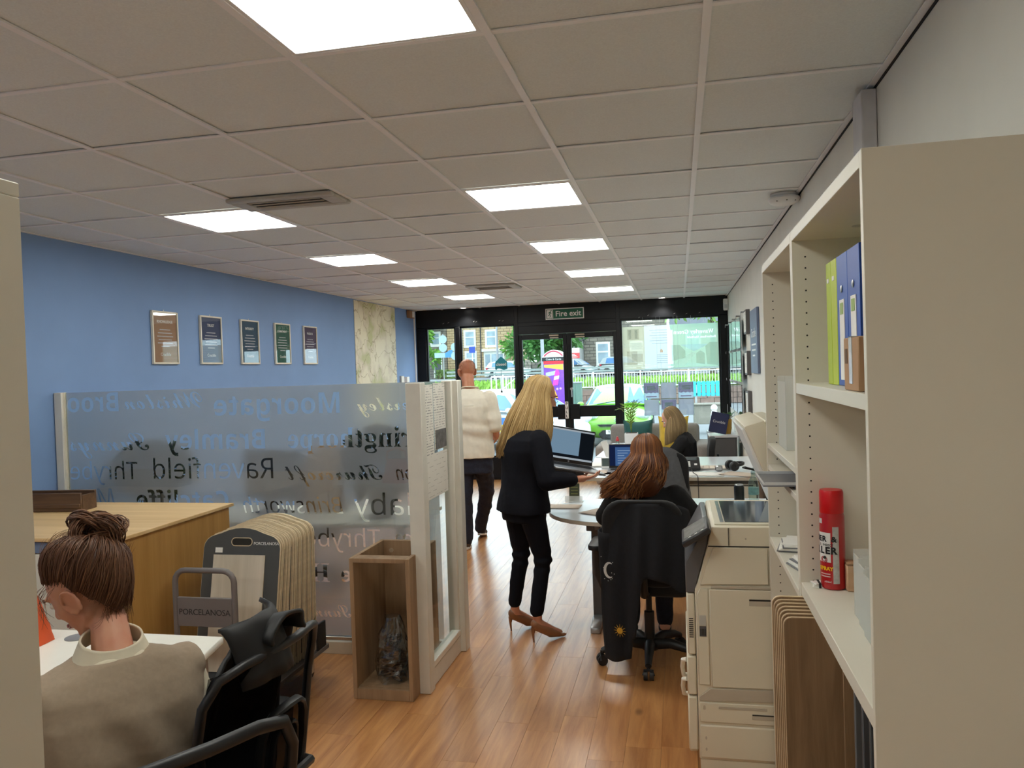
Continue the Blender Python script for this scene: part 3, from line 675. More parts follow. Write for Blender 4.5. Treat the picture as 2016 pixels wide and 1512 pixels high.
fb.add([(x, 4.2750, z) for x, z in V2]+[(x, 4.2762, z) for x, z in V2], [tuple(f) for f in keep]+[tuple(int(i)+nv for i in f[::-1]) for f in keep])
fme = bpy.data.meshes.new('frosted_film'); fme.from_pydata([tuple(v-Vector((-2.6, 4.27, 0))) for v in fb.v], [], [tuple(int(i) for i in f) for f in fb.f]); fme.materials.append(mf)
fo = bpy.data.objects.new('frosted_film', fme); COL.objects.link(fo); fo.parent = g
fo['label'] = 'frosted film with clear mirrored lettering'

g = thing('partition_end', 'narrow white framed glass return ending the frosted screen, notices taped on', 'partition', (-1.33, 4.1, 0), world=True)
MB().box(-1.37, -1.288, 3.76, 3.835, 0, 1.6).build('post', m_frame, g, bevel=.003)
MB().box(-1.37, -1.268, 4.37, 4.45, 0, 1.6).build('post', m_frame, g, bevel=.003)
MB().box(-1.365, -1.30, 3.835, 4.37, 0, .10).build('floor_rail', m_frame, g, bevel=.004)
MB().box(-1.35, -1.297, 3.835, 4.37, .10, .135).build('glazing_bead', m_edge, g, bevel=.004)
MB().box(-1.362, -1.30, 3.835, 3.86, .135, 1.598).box(-1.362, -1.30, 4.345, 4.37, .135, 1.598).build('glazing_bead', m_edge, g, bevel=.003)
MB().box(-1.336, -1.328, 3.86, 4.345, .135, 1.594).build('pane', m_ptop, g)
for nm, y0, y1, z0, z1, mt, lb in (('notice_sheet', 3.865, 4.075, 1.20, 1.585, m_page, 'printed notice sheet, upper near one on the partition return'), ('notice_sheet', 4.085, 4.30, 1.22, 1.59, m_page, 'printed notice sheet with grey photo, upper far one on the partition return'),
        ('notice_sheet', 3.868, 4.31, .965, 1.205, m_thumb, 'wide notice sheet of small pictures on the partition return')):
    t = thing(nm, lb, 'notice', (-1.325, (y0+y1)/2, z0), group='notices taped to the partition return', world=True)
    MB().grid(lambda u, v: (-1.3265+.004*math.sin(3*u+5*v)*v*(1-v)*(1.5-u), y0+(y1-y0)*u, z0+(z1-z0)*v), 8, 8).build('sheet', mt, t)
    if 'grey photo' in lb: MB().box(-1.324, -1.3222, 4.10, 4.29, 1.225, 1.33).build('photo', pm('photo grey', (104, 104, 106), .5, var=.4, scale=30), t)

# -- plywood counter behind the seated woman
m_ply = wood('birch plywood', (170, 126, 62), (192, 148, 84), .5, 2, 1.6)
m_plyt = wood('birch plywood top', (206, 170, 116), (226, 194, 144), .42, 0, 1.6)
t = thing('counter', 'plywood counter with a pale top behind the seated woman', 'counter', (-3.24, 3.58, 0), world=True)
MB().box(-3.90, -2.575, 3.12, 4.04, 0, .912).build('carcass', [m_ply], t, bevel=.002)
MB().box(-3.91, -2.555, 3.09, 4.06, .912, .93).build('top_panel', m_plyt, t, bevel=.002)
MB().box(-3.88, -2.62, 3.10, 3.118, .05, .85).build('front_panel', m_melamine, t, bevel=.002)
MB().box(-3.88, -2.62, 3.105, 3.12, .855, .905).build('shadow_gap_strip', pm('blue grey strip', (110, 124, 150), .5), t)  # blue-grey colour stands in for the shadow gap under the top
t = thing('wooden_tray', 'long dark wooden trough lying on the plywood counter', 'trough', (-3.6, 3.8, .93), math.radians(6))
m_dwood = wood('dark stained wood', (74, 52, 36), (110, 82, 58), .5, 0)
MB().box(-.27, .27, -.07, -.055, 0, .105).box(-.27, .27, .055, .07, 0, .105).build('side_rail', m_dwood, t, bevel=.003)
MB().box(-.27, .27, -.055, .055, 0, .012).build('base', m_dwood, t); MB().box(.255, .27, -.055, .055, .012, .09).build('end_piece', m_dwood, t); MB().box(-.27, -.255, -.055, .055, .012, .09).build('end_piece', m_dwood, t)
MB().box(-.268, .268, -.078, -.07, .02, .045).build('moulding', m_dwood, t, bevel=.003)

# -- tile sample boards in a wheeled rack
m_rack = pm('grey rack paint', (112, 106, 104), .45, var=.03)
m_bface = pm('board grey', (74, 76, 76), .5, var=.04)
m_bedge = pm('board edge', (214, 196, 164), .6, var=.1, scale=50)
t = thing('display_trolley', 'grey wheeled rack with a hoop handle holding tile boards', 'trolley', (-2.2, 3.55, 0), world=True)
hp = [(-2.365, 3.24, .2), (-2.365, 3.24, .70)]+[(-2.365+.055*(1-math.cos(a)), 3.24, .70+.055*math.sin(a)) for a in (.4, .8, 1.2, 1.57)]+[(-2.11+.055*math.sin(a), 3.24, .70+.055*math.cos(a)) for a in (0, .4, .8, 1.2, 1.57)]+[(-2.055, 3.24, .2)]
MB().tube(hp, .0135, 12).build('handle', m_rack, t)
MB().box(-2.353, -2.067, 3.232, 3.248, .49, .627).build('name_plate', m_rack, t, bevel=.002)
text('lettering', 'PORCELANOSA', .040, m_ink, t, frame_at((-2.21, 3.2315, .558), (1, 0, 0), (0, 0, 1)), bold=-.0004, space=.95)
MB().box(-2.42, -1.925, 3.22, 3.93, .155, .18).build('shelf', m_rack, t, bevel=.003)
for x, y in ((-2.38, 3.27), (-2.02, 3.27), (-2.38, 3.88), (-2.02, 3.88)):
    c = MB().lathe([(.0, -.012), (.03, -.011), (.035, -.006), (.035, .006), (.03, .011), (0, .012)], n=20, M=tr(x, y, .035) @ rot('Y', 90)).build('caster', m_ink, t)
    MB().box(x-.018, x-.013, y-.015, y+.015, .03, .15).box(x+.013, x+.018, y-.015, y+.015, .03, .15).box(x-.018, x+.018, y-.015, y+.015, .085, .155).build('fork', m_steel, c)
MB().box(-1.938, -1.926, 3.80, 3.90, .18, .32).build('side_stop', m_ink, t, bevel=.003)
def board_shape(w, h): # arched top with rounded shoulders
    pts = [(-w/2, 0), (w/2, 0), (w/2, h-.10)]
    pts += [(w/2-.075+.075*math.cos(a), h-.10+.065*math.sin(a)) for a in (.35, .7, 1.05, 1.35)]
    pts += [(w/2*.55*(1-2*k/6)*1.0, h-.012-.014*abs(1-2*k/6)**2+.012*(1-abs(1-2*k/6)**2)) for k in range(7)]
    pts += [(-w/2+.075-.075*math.cos(a), h-.10+.065*math.sin(a)) for a in (1.35, 1.05, .7, .35)]
    pts += [(-w/2, h-.10)]
    return pts
NB = 17
tiles = [(214, 204, 186), (120, 118, 116), (156, 150, 140), (96, 90, 84), (188, 178, 160)]
nth = ['front', 'second', 'third', 'fourth', 'fifth', 'sixth', 'seventh', 'eighth', 'ninth', 'tenth', 'eleventh', 'twelfth', 'thirteenth', 'fourteenth', 'fifteenth', 'sixteenth', 'rearmost']
for k in range(NB):
    f = k/(NB-1)
    lb = ('cream tile sample on a grey board, front of the wheeled rack' if k == 0 else '%s tile display board counted from the front of the wheeled rack' % nth[k])
    yb = 3.385+.43*f; lean = math.radians(10*(1-f)+1.5)
    t = thing('tile_board', lb, 'sample board', (-2.178+.022*f+R.uniform(-.004, .004), yb, .184), group='tile boards in the wheeled rack')
    t.rotation_euler = (-lean, 0, 0)
    h = .725+R.uniform(-.006, .006)+.006*f; w = .425
    sh = board_shape(w, h)
    MB().prism(sh, 0, .0075, 'y', mi=1).build('board', [m_bface, m_bedge], t)
    if k == 0:
        hole = MB().prism(rrect(-.055, .055, h-.088, h-.053, .017), -.0022, -.0008, 'y').build('hand_hole', m_hole, t)
        ring = rrect(-.057, .057, h-.090, h-.051, .019); MB().tube([(x, -.002, z) for x, z in ring], .0022, 6, closed=True).build('hand_hole_rim', m_bedge, t)
        MB().prism(board_shape(w-.004, h-.002), -.0012, 0, 'y').build('front_face', m_bface, t)
        MB().box(-.15, .135, -.008, -.0012, .03, h-.135).build('tile', wood('cream tile', (196, 186, 166), (218, 208, 190), .35, 2, 1.5), t, bevel=.001)
        text('lettering', 'PORCELANOSA', .0205, m_wplas, t, frame_at((.135, -.0016, h-.078), (1, 0, 0), (0, 0, 1)), space=.95)
        MB().box(-.145, -.105, -.0022, -.0012, h-.125, h-.10).build('sticker', m_paper, t)
    else:
        MB().box(-.19, .203, -.004, -.0004, .03, h-.12).build('tile', pm('tile %d' % (k % 5), [(168, 160, 146), (62, 60, 58), (84, 78, 72), (52, 48, 46), (120, 110, 98)][k % 5], .4, var=.06), t, bevel=.001)  # colours darkened to imitate the shaded gaps between the boards

# -- open oak crate
m_crate = wood('limed oak', (140, 112, 84), (170, 140, 108), .55, 2, 2)
m_crate.name = 'limed oak'
t = thing('wooden_crate', 'tall open oak crate standing at the end of the frosted screen', 'crate', (-1.505, 3.88, 0), world=True)
for x in (-1.668, -1.368): MB().box(x, x+.022, 3.66, 4.10, 0, .72).build('side_panel', m_crate, t, bevel=.0015)
MB().box(-1.646, -1.368, 4.078, 4.10, 0, .72).build('back_panel', m_crate, t, bevel=.0015)
MB().box(-1.646, -1.368, 3.682, 4.078, .035, .057).build('base_panel', m_crate, t)
MB().box(-1.646, -1.368, 3.66, 3.682, 0, .055).build('front_rail', m_crate, t, bevel=.0015)
MB().box(-1.646, -1.368, 3.66, 3.735, .698, .72).build('front_rail', m_crate, t, bevel=.0015)
MB().cyl((-1.60, 4.0775, .665), (-1.60, 4.072, .665), .012, n=14).build('screw_cap', pm('cap', (170, 150, 126), .5), t)
m_film = glass('clear plastic bag', (222, 228, 232), 4.5, .10)
t = thing('plastic_bag', 'crumpled clear plastic bag of black cables inside the oak crate', 'bag', (-1.50, 3.80, .059))
b = MB()
def crum(u, v):
    a = 2*PI*u; z = .33*v; r = (.088*(1-.55*v)+.02*math.sin(PI*v))*(1+.22*noise.noise(Vector((math.cos(a)*2.2, math.sin(a)*2.2, v*7))))
    return (r*math.cos(a)*1.0, r*math.sin(a), max(.002, z+.02*noise.noise(Vector((u*9, v*5, 3)))))
b.grid(crum, 34, 18, wrap=True); b.build('bag', m_film, t, smooth=0)
for k in range(13):
    pts = [((.062-.002*k)*math.cos(a*1.3+k), (.058-.002*k)*math.sin(a+k*1.7), .014+.017*k+.01*math.sin(a*2+k)) for a in [q*.6 for q in range(16)]]
    MB().tube(pts, .0055, 6).build('cable', m_ink, t)
t = thing('black_case', 'black rounded equipment case standing behind the plastic bag in the crate', 'case', (-1.425, 4.005, .059))
MB().prism(rrect(-.045, .045, -.06, .06, .02), 0, .36, 'z').build('body', m_ink, t, bevel=.012, segs=2); MB().tube([(0, -.03, .355), (0, -.03, .39), (0, .03, .39), (0, .03, .355)], .008, 8).build('carry_handle', m_ink, t)

# -- white desk of the seated woman
m_desk = pm('white desk top', (232, 229, 218), .38, var=.015)
m_dleg = pm('silver leg', (170, 172, 174), .35, .8)
t = thing('desk', 'white desk in front of the seated woman', 'desk', (-2.2, 2.25, 0), world=True)
MB().prism([(-3.0, 2.02), (-1.52, 2.02), (-1.62, 2.475), (-3.0, 2.475)], .705, .73).build('desk_top', m_desk, t, bevel=.003)
for x, y in ((-1.62, 2.08), (-1.68, 2.42), (-2.95, 2.08), (-2.95, 2.42)): MB().box(x-.02, x+.02, y-.02, y+.02, 0, .705).build('leg', m_dleg, t, bevel=.003)
MB().box(-2.9, -1.72, 2.42, 2.44, .35, .7).build('modesty_panel', m_melamine, t)
MB().lathe([(.040, 0), (.040, .003), (.034, .004), (0, .004)], (-2.165, 2.40, .7302), n=24).build('cable_port', pm('grommet', (128, 128, 130), .4), t)
t = thing('shoulder_bag', 'soft orange bag on the white desk beside the woman', 'bag', (-2.36, 2.33, .731))
m_or = pm('orange leather', (214, 84, 34), .55, var=.08, scale=9, bump=.2)
def bagf(u, v):
    a = 2*PI*u; s = .5+.5*math.sin(PI*min(1, .15+v)); r = 1+.07*noise.noise(Vector((3*math.cos(a), 3*math.sin(a), v*4)))
    return (.13*(1-.35*v)*r*math.copysign(abs(math.cos(a))**.7, math.cos(a)), .085*(1-.75*v)*r*math.copysign(abs(math.sin(a))**.7, math.sin(a)), .20*v)
MB().grid(bagf, 32, 12, wrap=True).build('body', m_or, t, smooth=60)
MB().tube([(-.09, 0, .19), (-.08, 0, .26), (0, 0, .29), (.08, 0, .26), (.09, 0, .19)], .008, 8).build('strap', m_or, t)
MB().tube([(-.088, 0, .197), (0, .012, .202), (.088, 0, .197)], .004, 6).build('zip', m_ink, t)
# ================================================================ office chairs, copier, desks and what lies on them
m_fab = pm('black upholstery', (17, 17, 20), .85, var=.2, scale=120, bump=.2, sheen=.1)
m_plas = pm('black plastic', (26, 26, 28), .45, var=.1)
m_net = veil('black mesh fabric', (14, 14, 16), .80, trans=.25)
def office_chair(label, loc, rz, back='pad', base=True, arms=True, back_h=.52, group='office chairs', fabric=None, arm_h=.66, spin=20):
    """Faces +y; the backrest stands at -y."""
    fab = fabric or m_fab
    t = thing('office_chair', label, 'chair', loc, math.radians(rz), group)
    b = MB().prism(rrect(-.235, .235, -.20, .24, .07), .415, .485, 'z'); b.build('seat', fab, t, bevel=.025, segs=3)
    MB().box(-.10, .10, -.10, .10, .39, .417).build('seat_plate', m_plas, t, bevel=.006)
    MB().cyl((0, 0, .10), (0, 0, .28), .028).cyl((0, 0, .28), (0, 0, .395), .017).cyl((0, 0, .07), (0, 0, .12), .045).build('gas_column', m_plas, t)
    if base:
        for k in range(5):
            a = math.radians(72*k+spin); d = Vector((math.cos(a), math.sin(a), 0))
            leg = MB().tube([d*.03+Vector((0, 0, .10)), d*.12+Vector((0, 0, .115)), d*.22+Vector((0, 0, .098)), d*.275+Vector((0, 0, .075))], [.032, .028, .022, .017], 10).build('leg', m_plas, t)
            c = d*.275; pz_ = Vector((-d.y, d.x, 0))
            b = MB()
            for s_ in (-1, 1):
                q = c+pz_*s_*.016+Vector((0, 0, .028)); b.cyl(q-pz_*.010, q+pz_*.010, .028, n=16)
            b.cyl(c+Vector((0, 0, .05)), c+Vector((0, 0, .08)), .010); b.tube([c+pz_*.028*math.cos(w_)+d*.012+Vector((0, 0, .03+.032*math.sin(w_))) for w_ in (0, .8, 1.57, 2.34, 3.14)], .006, 6)
            b.build('caster', m_plas, leg)
    if back == 'pad':
        def bf(u, v):
            x = (u-.5)*2; z = v; wv = .215*(1-.16*max(0, z-.55)**1.2*2)*(1-.25*max(0, .25-z)); 
            return (wv*x, -.245-.05*z+.035*(x*x), .50+back_h*z)
        def pad(off):
            return lambda u, v: tuple(Vector(bf(u, v))+Vector((0, off, 0)))
        b = MB(); prof = rrect(-.215, .215, .485, .49+back_h, .11, 6)
        n_ = len(prof); 
        b.add([(x, -.275-.06*(z-.5)+.5*x*x, z) for x, z in prof]+[(x, -.215-.06*(z-.5)+.5*x*x, z) for x, z in prof], [tuple(range(n_))[::-1], tuple(range(n_, 2*n_))]+[(i, (i+1) % n_, n_+(i+1) % n_, n_+i) for i in range(n_)])
        b.build('backrest', fab, t, bevel=.02, segs=3)
        MB().tube([(0, -.10, .43), (0, -.27, .44), (0, -.315, .52), (0, -.31, .72)], .022, 8, flat=.6).build('back_bracket', m_plas, t)
    else:
        W = .245
        def rim(x, z): return (x, -.25-.11*(z-.5)+.95*x*x-.10*max(0, z-.8), z)
        loop = [(W*(.80+.20*min(1, (z-.50)/.3)), z) for z in (.52, .60, .70, .80, .88)]
        top = [(W-.03, .935), (.15, .953), (.05, .957), (-.05, .957), (-.15, .953), (-W+.03, .935)]
        lp = loop+top+[(-x, z) for x, z in loop[::-1]]+[(-.12, .497), (0, .49), (.12, .497)]
        MB().tube([rim(*p) for p in lp], .0125, 10, closed=True).build('back_frame', m_plas, t)
        MB().grid(lambda u, v: rim((2*u-1)*W*(.80+.20*min(1, v*.44/.3))*.985, .50+.452*v), 14, 14).build('mesh_back', m_net, t)
        # diamond shaped lumbar frame
        for sc, r_ in ((1, .014), (.55, .010)):
            pts = [(.10*sc*math.cos(a)+.0, .68+.115*sc*math.sin(a)) for a in [q*PI/8 for q in range(16)]]
            pts = [(math.copysign(abs(x/(.10*sc))**.6, x)*.10*sc, .68+math.copysign(abs((z-.68)/(.115*sc))**.6, z-.68)*.115*sc) for x, z in pts]
            MB().tube([(x, rim(x, z)[1]-.028, z) for x, z in pts], r_, 8, closed=True, flat=.6).build('lumbar_frame', m_plas, t)
        MB().tube([(0, -.10, .43), (0, -.26, .42), (0, -.30, .50), (0, rim(0, .57)[1]-.03, .57)], .03, 8, flat=.5).build('back_bracket', m_plas, t)
        MB().tube([(-.20, rim(.2, .55)[1], .55), (-.1, -.31, .60), (0, -.32, .61), (.1, -.31, .60), (.20, rim(.2, .55)[1], .55)], .013, 8).build('back_brace', m_plas, t)
    if arms:
        for s_ in (-1, 1):
            x = s_*.275
            p = MB().tube([(s_*.12, .0, .402), (x-.02*s_, .0, .41), (x, -.0, .48), (x, -.02, arm_h-.02)], .018, 8, flat=1.4).build('armrest', m_plas, t)
            MB().prism(rrect(x-.042, x+.042, -.14, .13, .04), arm_h-.02, arm_h+.01, 'z').build('arm_pad', m_plas, p, bevel=.01, segs=2)
    return t

ch1 = office_chair('black padded chair with a starry dark coat, under the woman with ginger hair', (-.20, 4.36, 0), -2, arm_h=.66, back_h=.455, spin=56)
ch2 = office_chair('black mesh backed chair with a jacket hung on it, right of the seated woman', (-1.335, 1.86, 0), 86, back='mesh', arm_h=.66)
ch3 = office_chair('black mesh backed chair cut off by the lower edge of the picture', (-1.10, 1.305, 0), 58, back='mesh', spin=40)
ch3.scale = (1, 1, 1.06)
ch4 = office_chair('office chair draped with a grey coat at the second desk', (-.125, 6.02, 0), 0, arms=False)
ch4.scale = (.82, 1, 1)
ch5 = office_chair('dark office chair of the fair-haired woman reading at the far desk', (.06, 8.18, 0), 90, arms=False, back_h=.40)

# coats on the chairs
def cloth(fn, nu, nv, name, mat, parent, th=.012):
    return MB().grid(fn, nu, nv).build(name, mat, parent, solid=th, smooth=75)
m_coat = pm('dark coat wool', (18, 19, 24), .95, var=.2, scale=60, bump=.15)
t = thing('coat', 'dark coat with a white moon and yellow sun hanging over the black chair', 'coat', (-.20, 4.36, 0), math.radians(-2))
def coatf(u, v):
    s = u*2.15; ang = (u-.5)
    x = .02+.035*v+(u-.5)*.43*(1+.12*v+.10*math.sin(PI*v)); fold = .016*math.sin(u*26+2*v)*v
    z = .93-.04*(2*u-1)**4-(.67 if u < .34 else .67-.27*min(1, (u-.34)/.08))*v - (.10*v if u < .3 else .0) - .03*math.sin(u*9)*v
    y = -.335+.05*(1-v)**2+.22*(u-.5)**2-.04*v+fold
    return (x-.02*v, y, z)
cloth(coatf, 36, 24, 'coat_body', m_coat, t)
def sleeve(u, v):
    a = 2*PI*u; r = .062-.012*v
    return (-.19-.02*math.sin(2.4*v)+r*math.cos(a)*.75+.055*v, -.24-.05*v+r*.6*math.sin(a), .78-.60*v+.01*math.sin(14*v+a))
MB().grid(sleeve, 14, 14, wrap=True).build('sleeve', m_coat, t, solid=.006, smooth=70)
m_emw = pm('white embroidery', (196, 198, 198), .8); m_emy = pm('yellow embroidery', (196, 150, 44), .8)
mo = [(.030*math.cos(a), .042*math.sin(a)) for a in [math.radians(q) for q in range(60, 301, 16)]]+[(.007+.023*math.cos(a), .034*math.sin(a)) for a in [math.radians(q) for q in range(292, 67, -16)]]
MB().prism(mo, -.001, .001, 'y', M=tr(-.168, -.372, .60) @ rot('Z', -14)).build('moon_motif', m_emw, t)
b = MB()
for k in range(9): b.ell((R.uniform(-.05, .05), 0, R.uniform(-.07, .07)), (.0022, .001, .0022), nu=6, nv=4)
for v in range(len(b.v)): b.v[v] = b.v[v]+Vector((-.162, -.372, .60))
b.build('star_motif', m_emw, t, kind='stuff')
b = MB().prism([(.016*math.cos(q*PI/8), .016*math.sin(q*PI/8)) for q in range(16)], -.001, .001, 'y')
for k in range(12):
    a = k*PI/6; b.prism([(.019*math.cos(a-.09), .019*math.sin(a-.09)), (.034*math.cos(a), .034*math.sin(a)), (.019*math.cos(a+.09), .019*math.sin(a+.09))], -.001, .001, 'y')
for v in range(len(b.v)): b.v[v] = rot('Z', -16) @ b.v[v]+Vector((-.118, -.408, .30))
b.build('sun_motif', m_emy, t)
t = thing('coat', 'grey coat draped over the chair at the second desk', 'coat', (-.125, 6.02, 0))
m_gcoat = pm('grey wool coat', (92, 93, 97), .95, var=.12, scale=40, bump=.15)
def gcoat(u, v):
    x = (u-.5)*.27*(1+.6*v**.7); z = 1.05-.08*abs(2*u-1)**2.2-.55*v
    return (x+.0, -.315+.012*math.sin(u*22)*v+.3*(u-.5)**2-.02*v-.0*(1-v), z)
cloth(gcoat, 26, 16, 'coat_body', m_gcoat, t)
cloth(lambda u, v: ((u-.5)*.27*(1+.3*v), -.31+.10*math.sin(PI/2*v)+.3*(u-.5)**2*(1-v), 1.05-.08*abs(2*u-1)**2.2-.22*v**2), 20, 8, 'coat_front', m_gcoat, t)
t = thing('jacket', 'black jacket with a raised hood hung over the mesh chair', 'jacket', (-1.335, 1.86, 0), math.radians(86))
m_jack = pm('black jacket shell', (16, 16, 18), .6, var=.2, scale=14, bump=.3)
def jack(u, v):
    x = -.22+.35*u; rip = .020*noise.noise(Vector((u*7, v*5, 1)))
    top = .985+.055*math.sin(PI*min(1, u*1.15))-.05*(1-u)
    bulge = .045+.24*v**.8*(.55+.45*math.sin(PI*min(1, u*1.2)))
    return (x+.03*v*math.sin(u*8), -.30+bulge+rip+.5*x*x*0, top-.48*v+.02*math.sin(u*11)*v)
cloth(jack, 34, 30, 'jacket_body', m_jack, t)
cloth(lambda u, v: (-.15+.26*u, -.335+.065*v+.3*(u-.4)**2+.01*noise.noise(Vector((u*6, v*3, 4))), .90+.145*math.sin(PI/2*v)-.05*(u-.5)**2), 20, 8, 'jacket_yoke', m_jack, t)
def hood(u, v):
    a = PI*(u*1.1-.05); r = .060-.02*v
    return (-.01+r*1.25*math.cos(a)+.014*noise.noise(Vector((u*5, v*5, 9))), -.335+.11*v, .99+r*.85*math.sin(a)*(1-.15*v))
cloth(hood, 24, 12, 'hood', m_jack, t, .010)
def jsleeve(u, v):
    a = 2*PI*u; r = .055*(1-.25*v)*(1+.15*math.sin(13*v+2*a))
    return (.09+r*math.cos(a)+.01*v, -.17+.03*v+r*math.sin(a), .95-.45*v)
MB().grid(jsleeve, 16, 18, wrap=True).build('sleeve', m_jack, t, solid=.005, smooth=70)

# -- photocopier
m_cop = pm('copier ivory', (222, 214, 192), .45, var=.02, scale=5)
m_cop2 = pm('copier ivory dark', (188, 178, 160), .5, var=.03)
m_cgr = pm('copier grey', (92, 92, 94), .4)
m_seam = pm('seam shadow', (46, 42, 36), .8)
t = thing('photocopier', 'large ivory photocopier with its lid open at the end of the bookcases', 'photocopier', (.3, 3.7, 0), world=True)
Y0, Y1 = 3.405, 4.02
MB().prism([(.04, .03), (.60, .03), (.60, .955), (.115, .955), (.10, .88), (.055, .72), (.04, .685)], Y0, Y1, 'y').build('body', m_cop, t, bevel=.004)
MB().box(.045, .595, Y0+.002, Y1-.02, 0, .03).build('base', m_cop, t)
# front doors and trays (thin covers standing proud of the body)
for i, (z0, z1) in enumerate(((.40, .665), (.225, .392), (.045, .217))):
    MB().box(-.002 if i else .004, .038, Y0+.004, Y1-.01, z0, z1).build('tray_front' if i else 'front_door', m_cop, t, bevel=.006)
for z in (.31, .225):
    MB().tube([(-.002, Y0+.05, z+.05), (-.018, Y0+.06, z+.045), (-.022, Y0+.09, z), (-.018, Y0+.12, z-.045), (-.002, Y0+.13, z-.05)], .010, 8).build('tray_handle', m_edge, t)
for k in range(10): MB().box(.012, .030, Y0+.0025, Y0+.005, .475+.0088*k, .479+.0088*k).build('vent_slot', m_seam, t)
# near side: hood, door with grip, lower cover
s0 = Y0-.006
MB().prism([(.062, .705), (.098, .708), (.33, .712), (.33, .865), (.128, .868), (.118, .862)], s0, Y0, 'y').build('side_hood', m_cop, t, bevel=.0025)
MB().prism([(.100, .268), (.60, .272), (.60, .690), (.100, .688)], s0-.002, Y0, 'y').build('side_door', m_cop, t, bevel=.003)
MB().prism([(.046, .225), (.094, .262), (.60, .268), (.60, .218), (.046, .205)], s0, Y0, 'y').build('side_sill', m_cop2, t, bevel=.003)
MB().box(.046, .60, s0, Y0, .115, .20).build('lower_cover', m_cop, t, bevel=.003)
MB().box(.046, .60, s0, Y0, .035, .108).build('lower_cover', m_cop, t, bevel=.003)
MB().prism([(.046, .275), (.094, .275), (.094, .69), (.060, .690), (.046, .66)], s0, Y0, 'y').build('corner_cover', m_cop, t, bevel=.003)
MB().box(.108, .60, s0-.003, s0-.001, .692, .704).build('side_trim', m_cop2, t, bevel=.001)
MB().prism([(.262, .622), (.60, .622), (.60, .65), (.262, .65)], s0-.003, s0-.0015, 'y').build('door_grip', m_cop2, t, bevel=.001)
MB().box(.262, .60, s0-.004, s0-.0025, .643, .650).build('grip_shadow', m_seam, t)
MB().box(.055, .083, s0-.003, s0, .53, .575).build('power_hatch', m_vent, t, bevel=.001); MB().box(.055, .083, s0-.002, s0, .485, .528).build('power_recess', m_cgr, t)
for k in range(4): MB().box(.059+.006*k, .062+.006*k, s0-.0035, s0-.002, .49, .518).build('recess_rib', m_seam, t)
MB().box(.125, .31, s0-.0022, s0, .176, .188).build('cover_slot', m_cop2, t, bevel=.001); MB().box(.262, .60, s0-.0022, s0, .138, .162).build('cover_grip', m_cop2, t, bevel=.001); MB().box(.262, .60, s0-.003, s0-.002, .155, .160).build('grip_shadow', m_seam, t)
for x, z in ((.07, .08), (.07, .055), (.255, .905)): MB().cyl((x, s0-.001, z), (x, Y0, z), .004, n=10).build('screw', m_cop2, t)
MB().box(.062, .07, s0-.0025, s0, .17, .19).build('latch', m_cop2, t, bevel=.001)
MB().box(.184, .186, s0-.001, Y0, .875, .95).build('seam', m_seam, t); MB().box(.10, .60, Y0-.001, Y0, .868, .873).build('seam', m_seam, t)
# output recess, scanner glass, control panel
MB().prism([(.002, .668), (.038, .668), (.098, .88), (.108, .95), (.085, .95), (.004, .80)], Y0+.004, Y1-.02, 'y').build('output_bay', m_cgr, t, bevel=.004)
MB().box(.13, .58, Y0+.03, Y1-.03, .955, .962).build('scanner_bezel', m_cop, t, bevel=.002)
sg = MB().box(.175, .56, Y0+.06, Y1-.07, .962, .9645).build('scanner_glass', pm('scanner glass', (78, 84, 88), .06, var=.1), t)
MB().box(.155, .17, Y0+.06, Y1-.07, .962, .9645).build('scan_strip', pm('scan strip', (150, 156, 160), .1), t)
M_ = tr(.052, 3.46, .925) @ rot('Y', -31)
MB().box(-.066, .066, -.14, .11, -.013, .013, M=M_).build('control_panel', pm('panel charcoal', (46, 46, 48), .35), t, bevel=.006)
m_scr = pm('panel display', (148, 152, 150), .2, var=.25, scale=22)
MB().box(-.048, .052, -.10, .09, .013, .0142, M=M_).build('display', m_scr, t)
for k in range(3): MB().box(-.03+.03*k, -.018+.03*k, -.128, -.118, .013, .0155, M=M_).build('button', m_wplas, t, bevel=.001)
MB().box(.075, .11, 3.44, 3.52, .86, .93).build('panel_arm', m_cgr, t)
# open lid with document feeder
M_ = tr(.415, 0, .955) @ rot('Y', -20)
MB().box(-.012, .0, Y0+.03, Y1-.02, .02, .44, M=M_).build('lid_pad', m_wplas, t, bevel=.003)
MB().box(0, .075, Y0+.01, Y1, .0, .45, M=M_).build('lid', m_cop, t, bevel=.012, segs=2)
MB().prism([(.075, .10), (.15, .16), (.17, .33), (.13, .43), (.075, .445)], Y0+.03, Y1-.05, 'y', M=M_).build('document_feeder', m_cop, t, bevel=.008)
MB().prism([(.10, .20), (.19, .25), (.20, .30), (.12, .28)], Y0+.02, Y1-.1, 'y', M=M_).build('feeder_tray', m_cgr, t, bevel=.004)
MB().box(.40, .60, Y1-.12, Y1-.04, .955, 1.0).build('hinge', m_cop2, t, bevel=.003); MB().box(.40, .60, Y0+.05, Y0+.13, .955, 1.0).build('hinge', m_cop2, t, bevel=.003)
MB().tube([(.30, 4.03, 1.12), (.36, 4.05, 1.10), (.40, 4.06, 1.0), (.42, 4.05, .8), (.44, 4.04, .5)], .005, 6).build('cable', m_ink, t)

for o in t.children:
    for v in o.data.vertices:
        x, y, z = v.co.x+.3, v.co.y+3.7, v.co.z
        v.co.z = 1.65-(1.65-z)*.938 if z > .114 else z*(1.65-(1.65-.114)*.938)/.114
        v.co.x = x*.938-.3+.012*(x > .3); v.co.y = y-.225-3.7
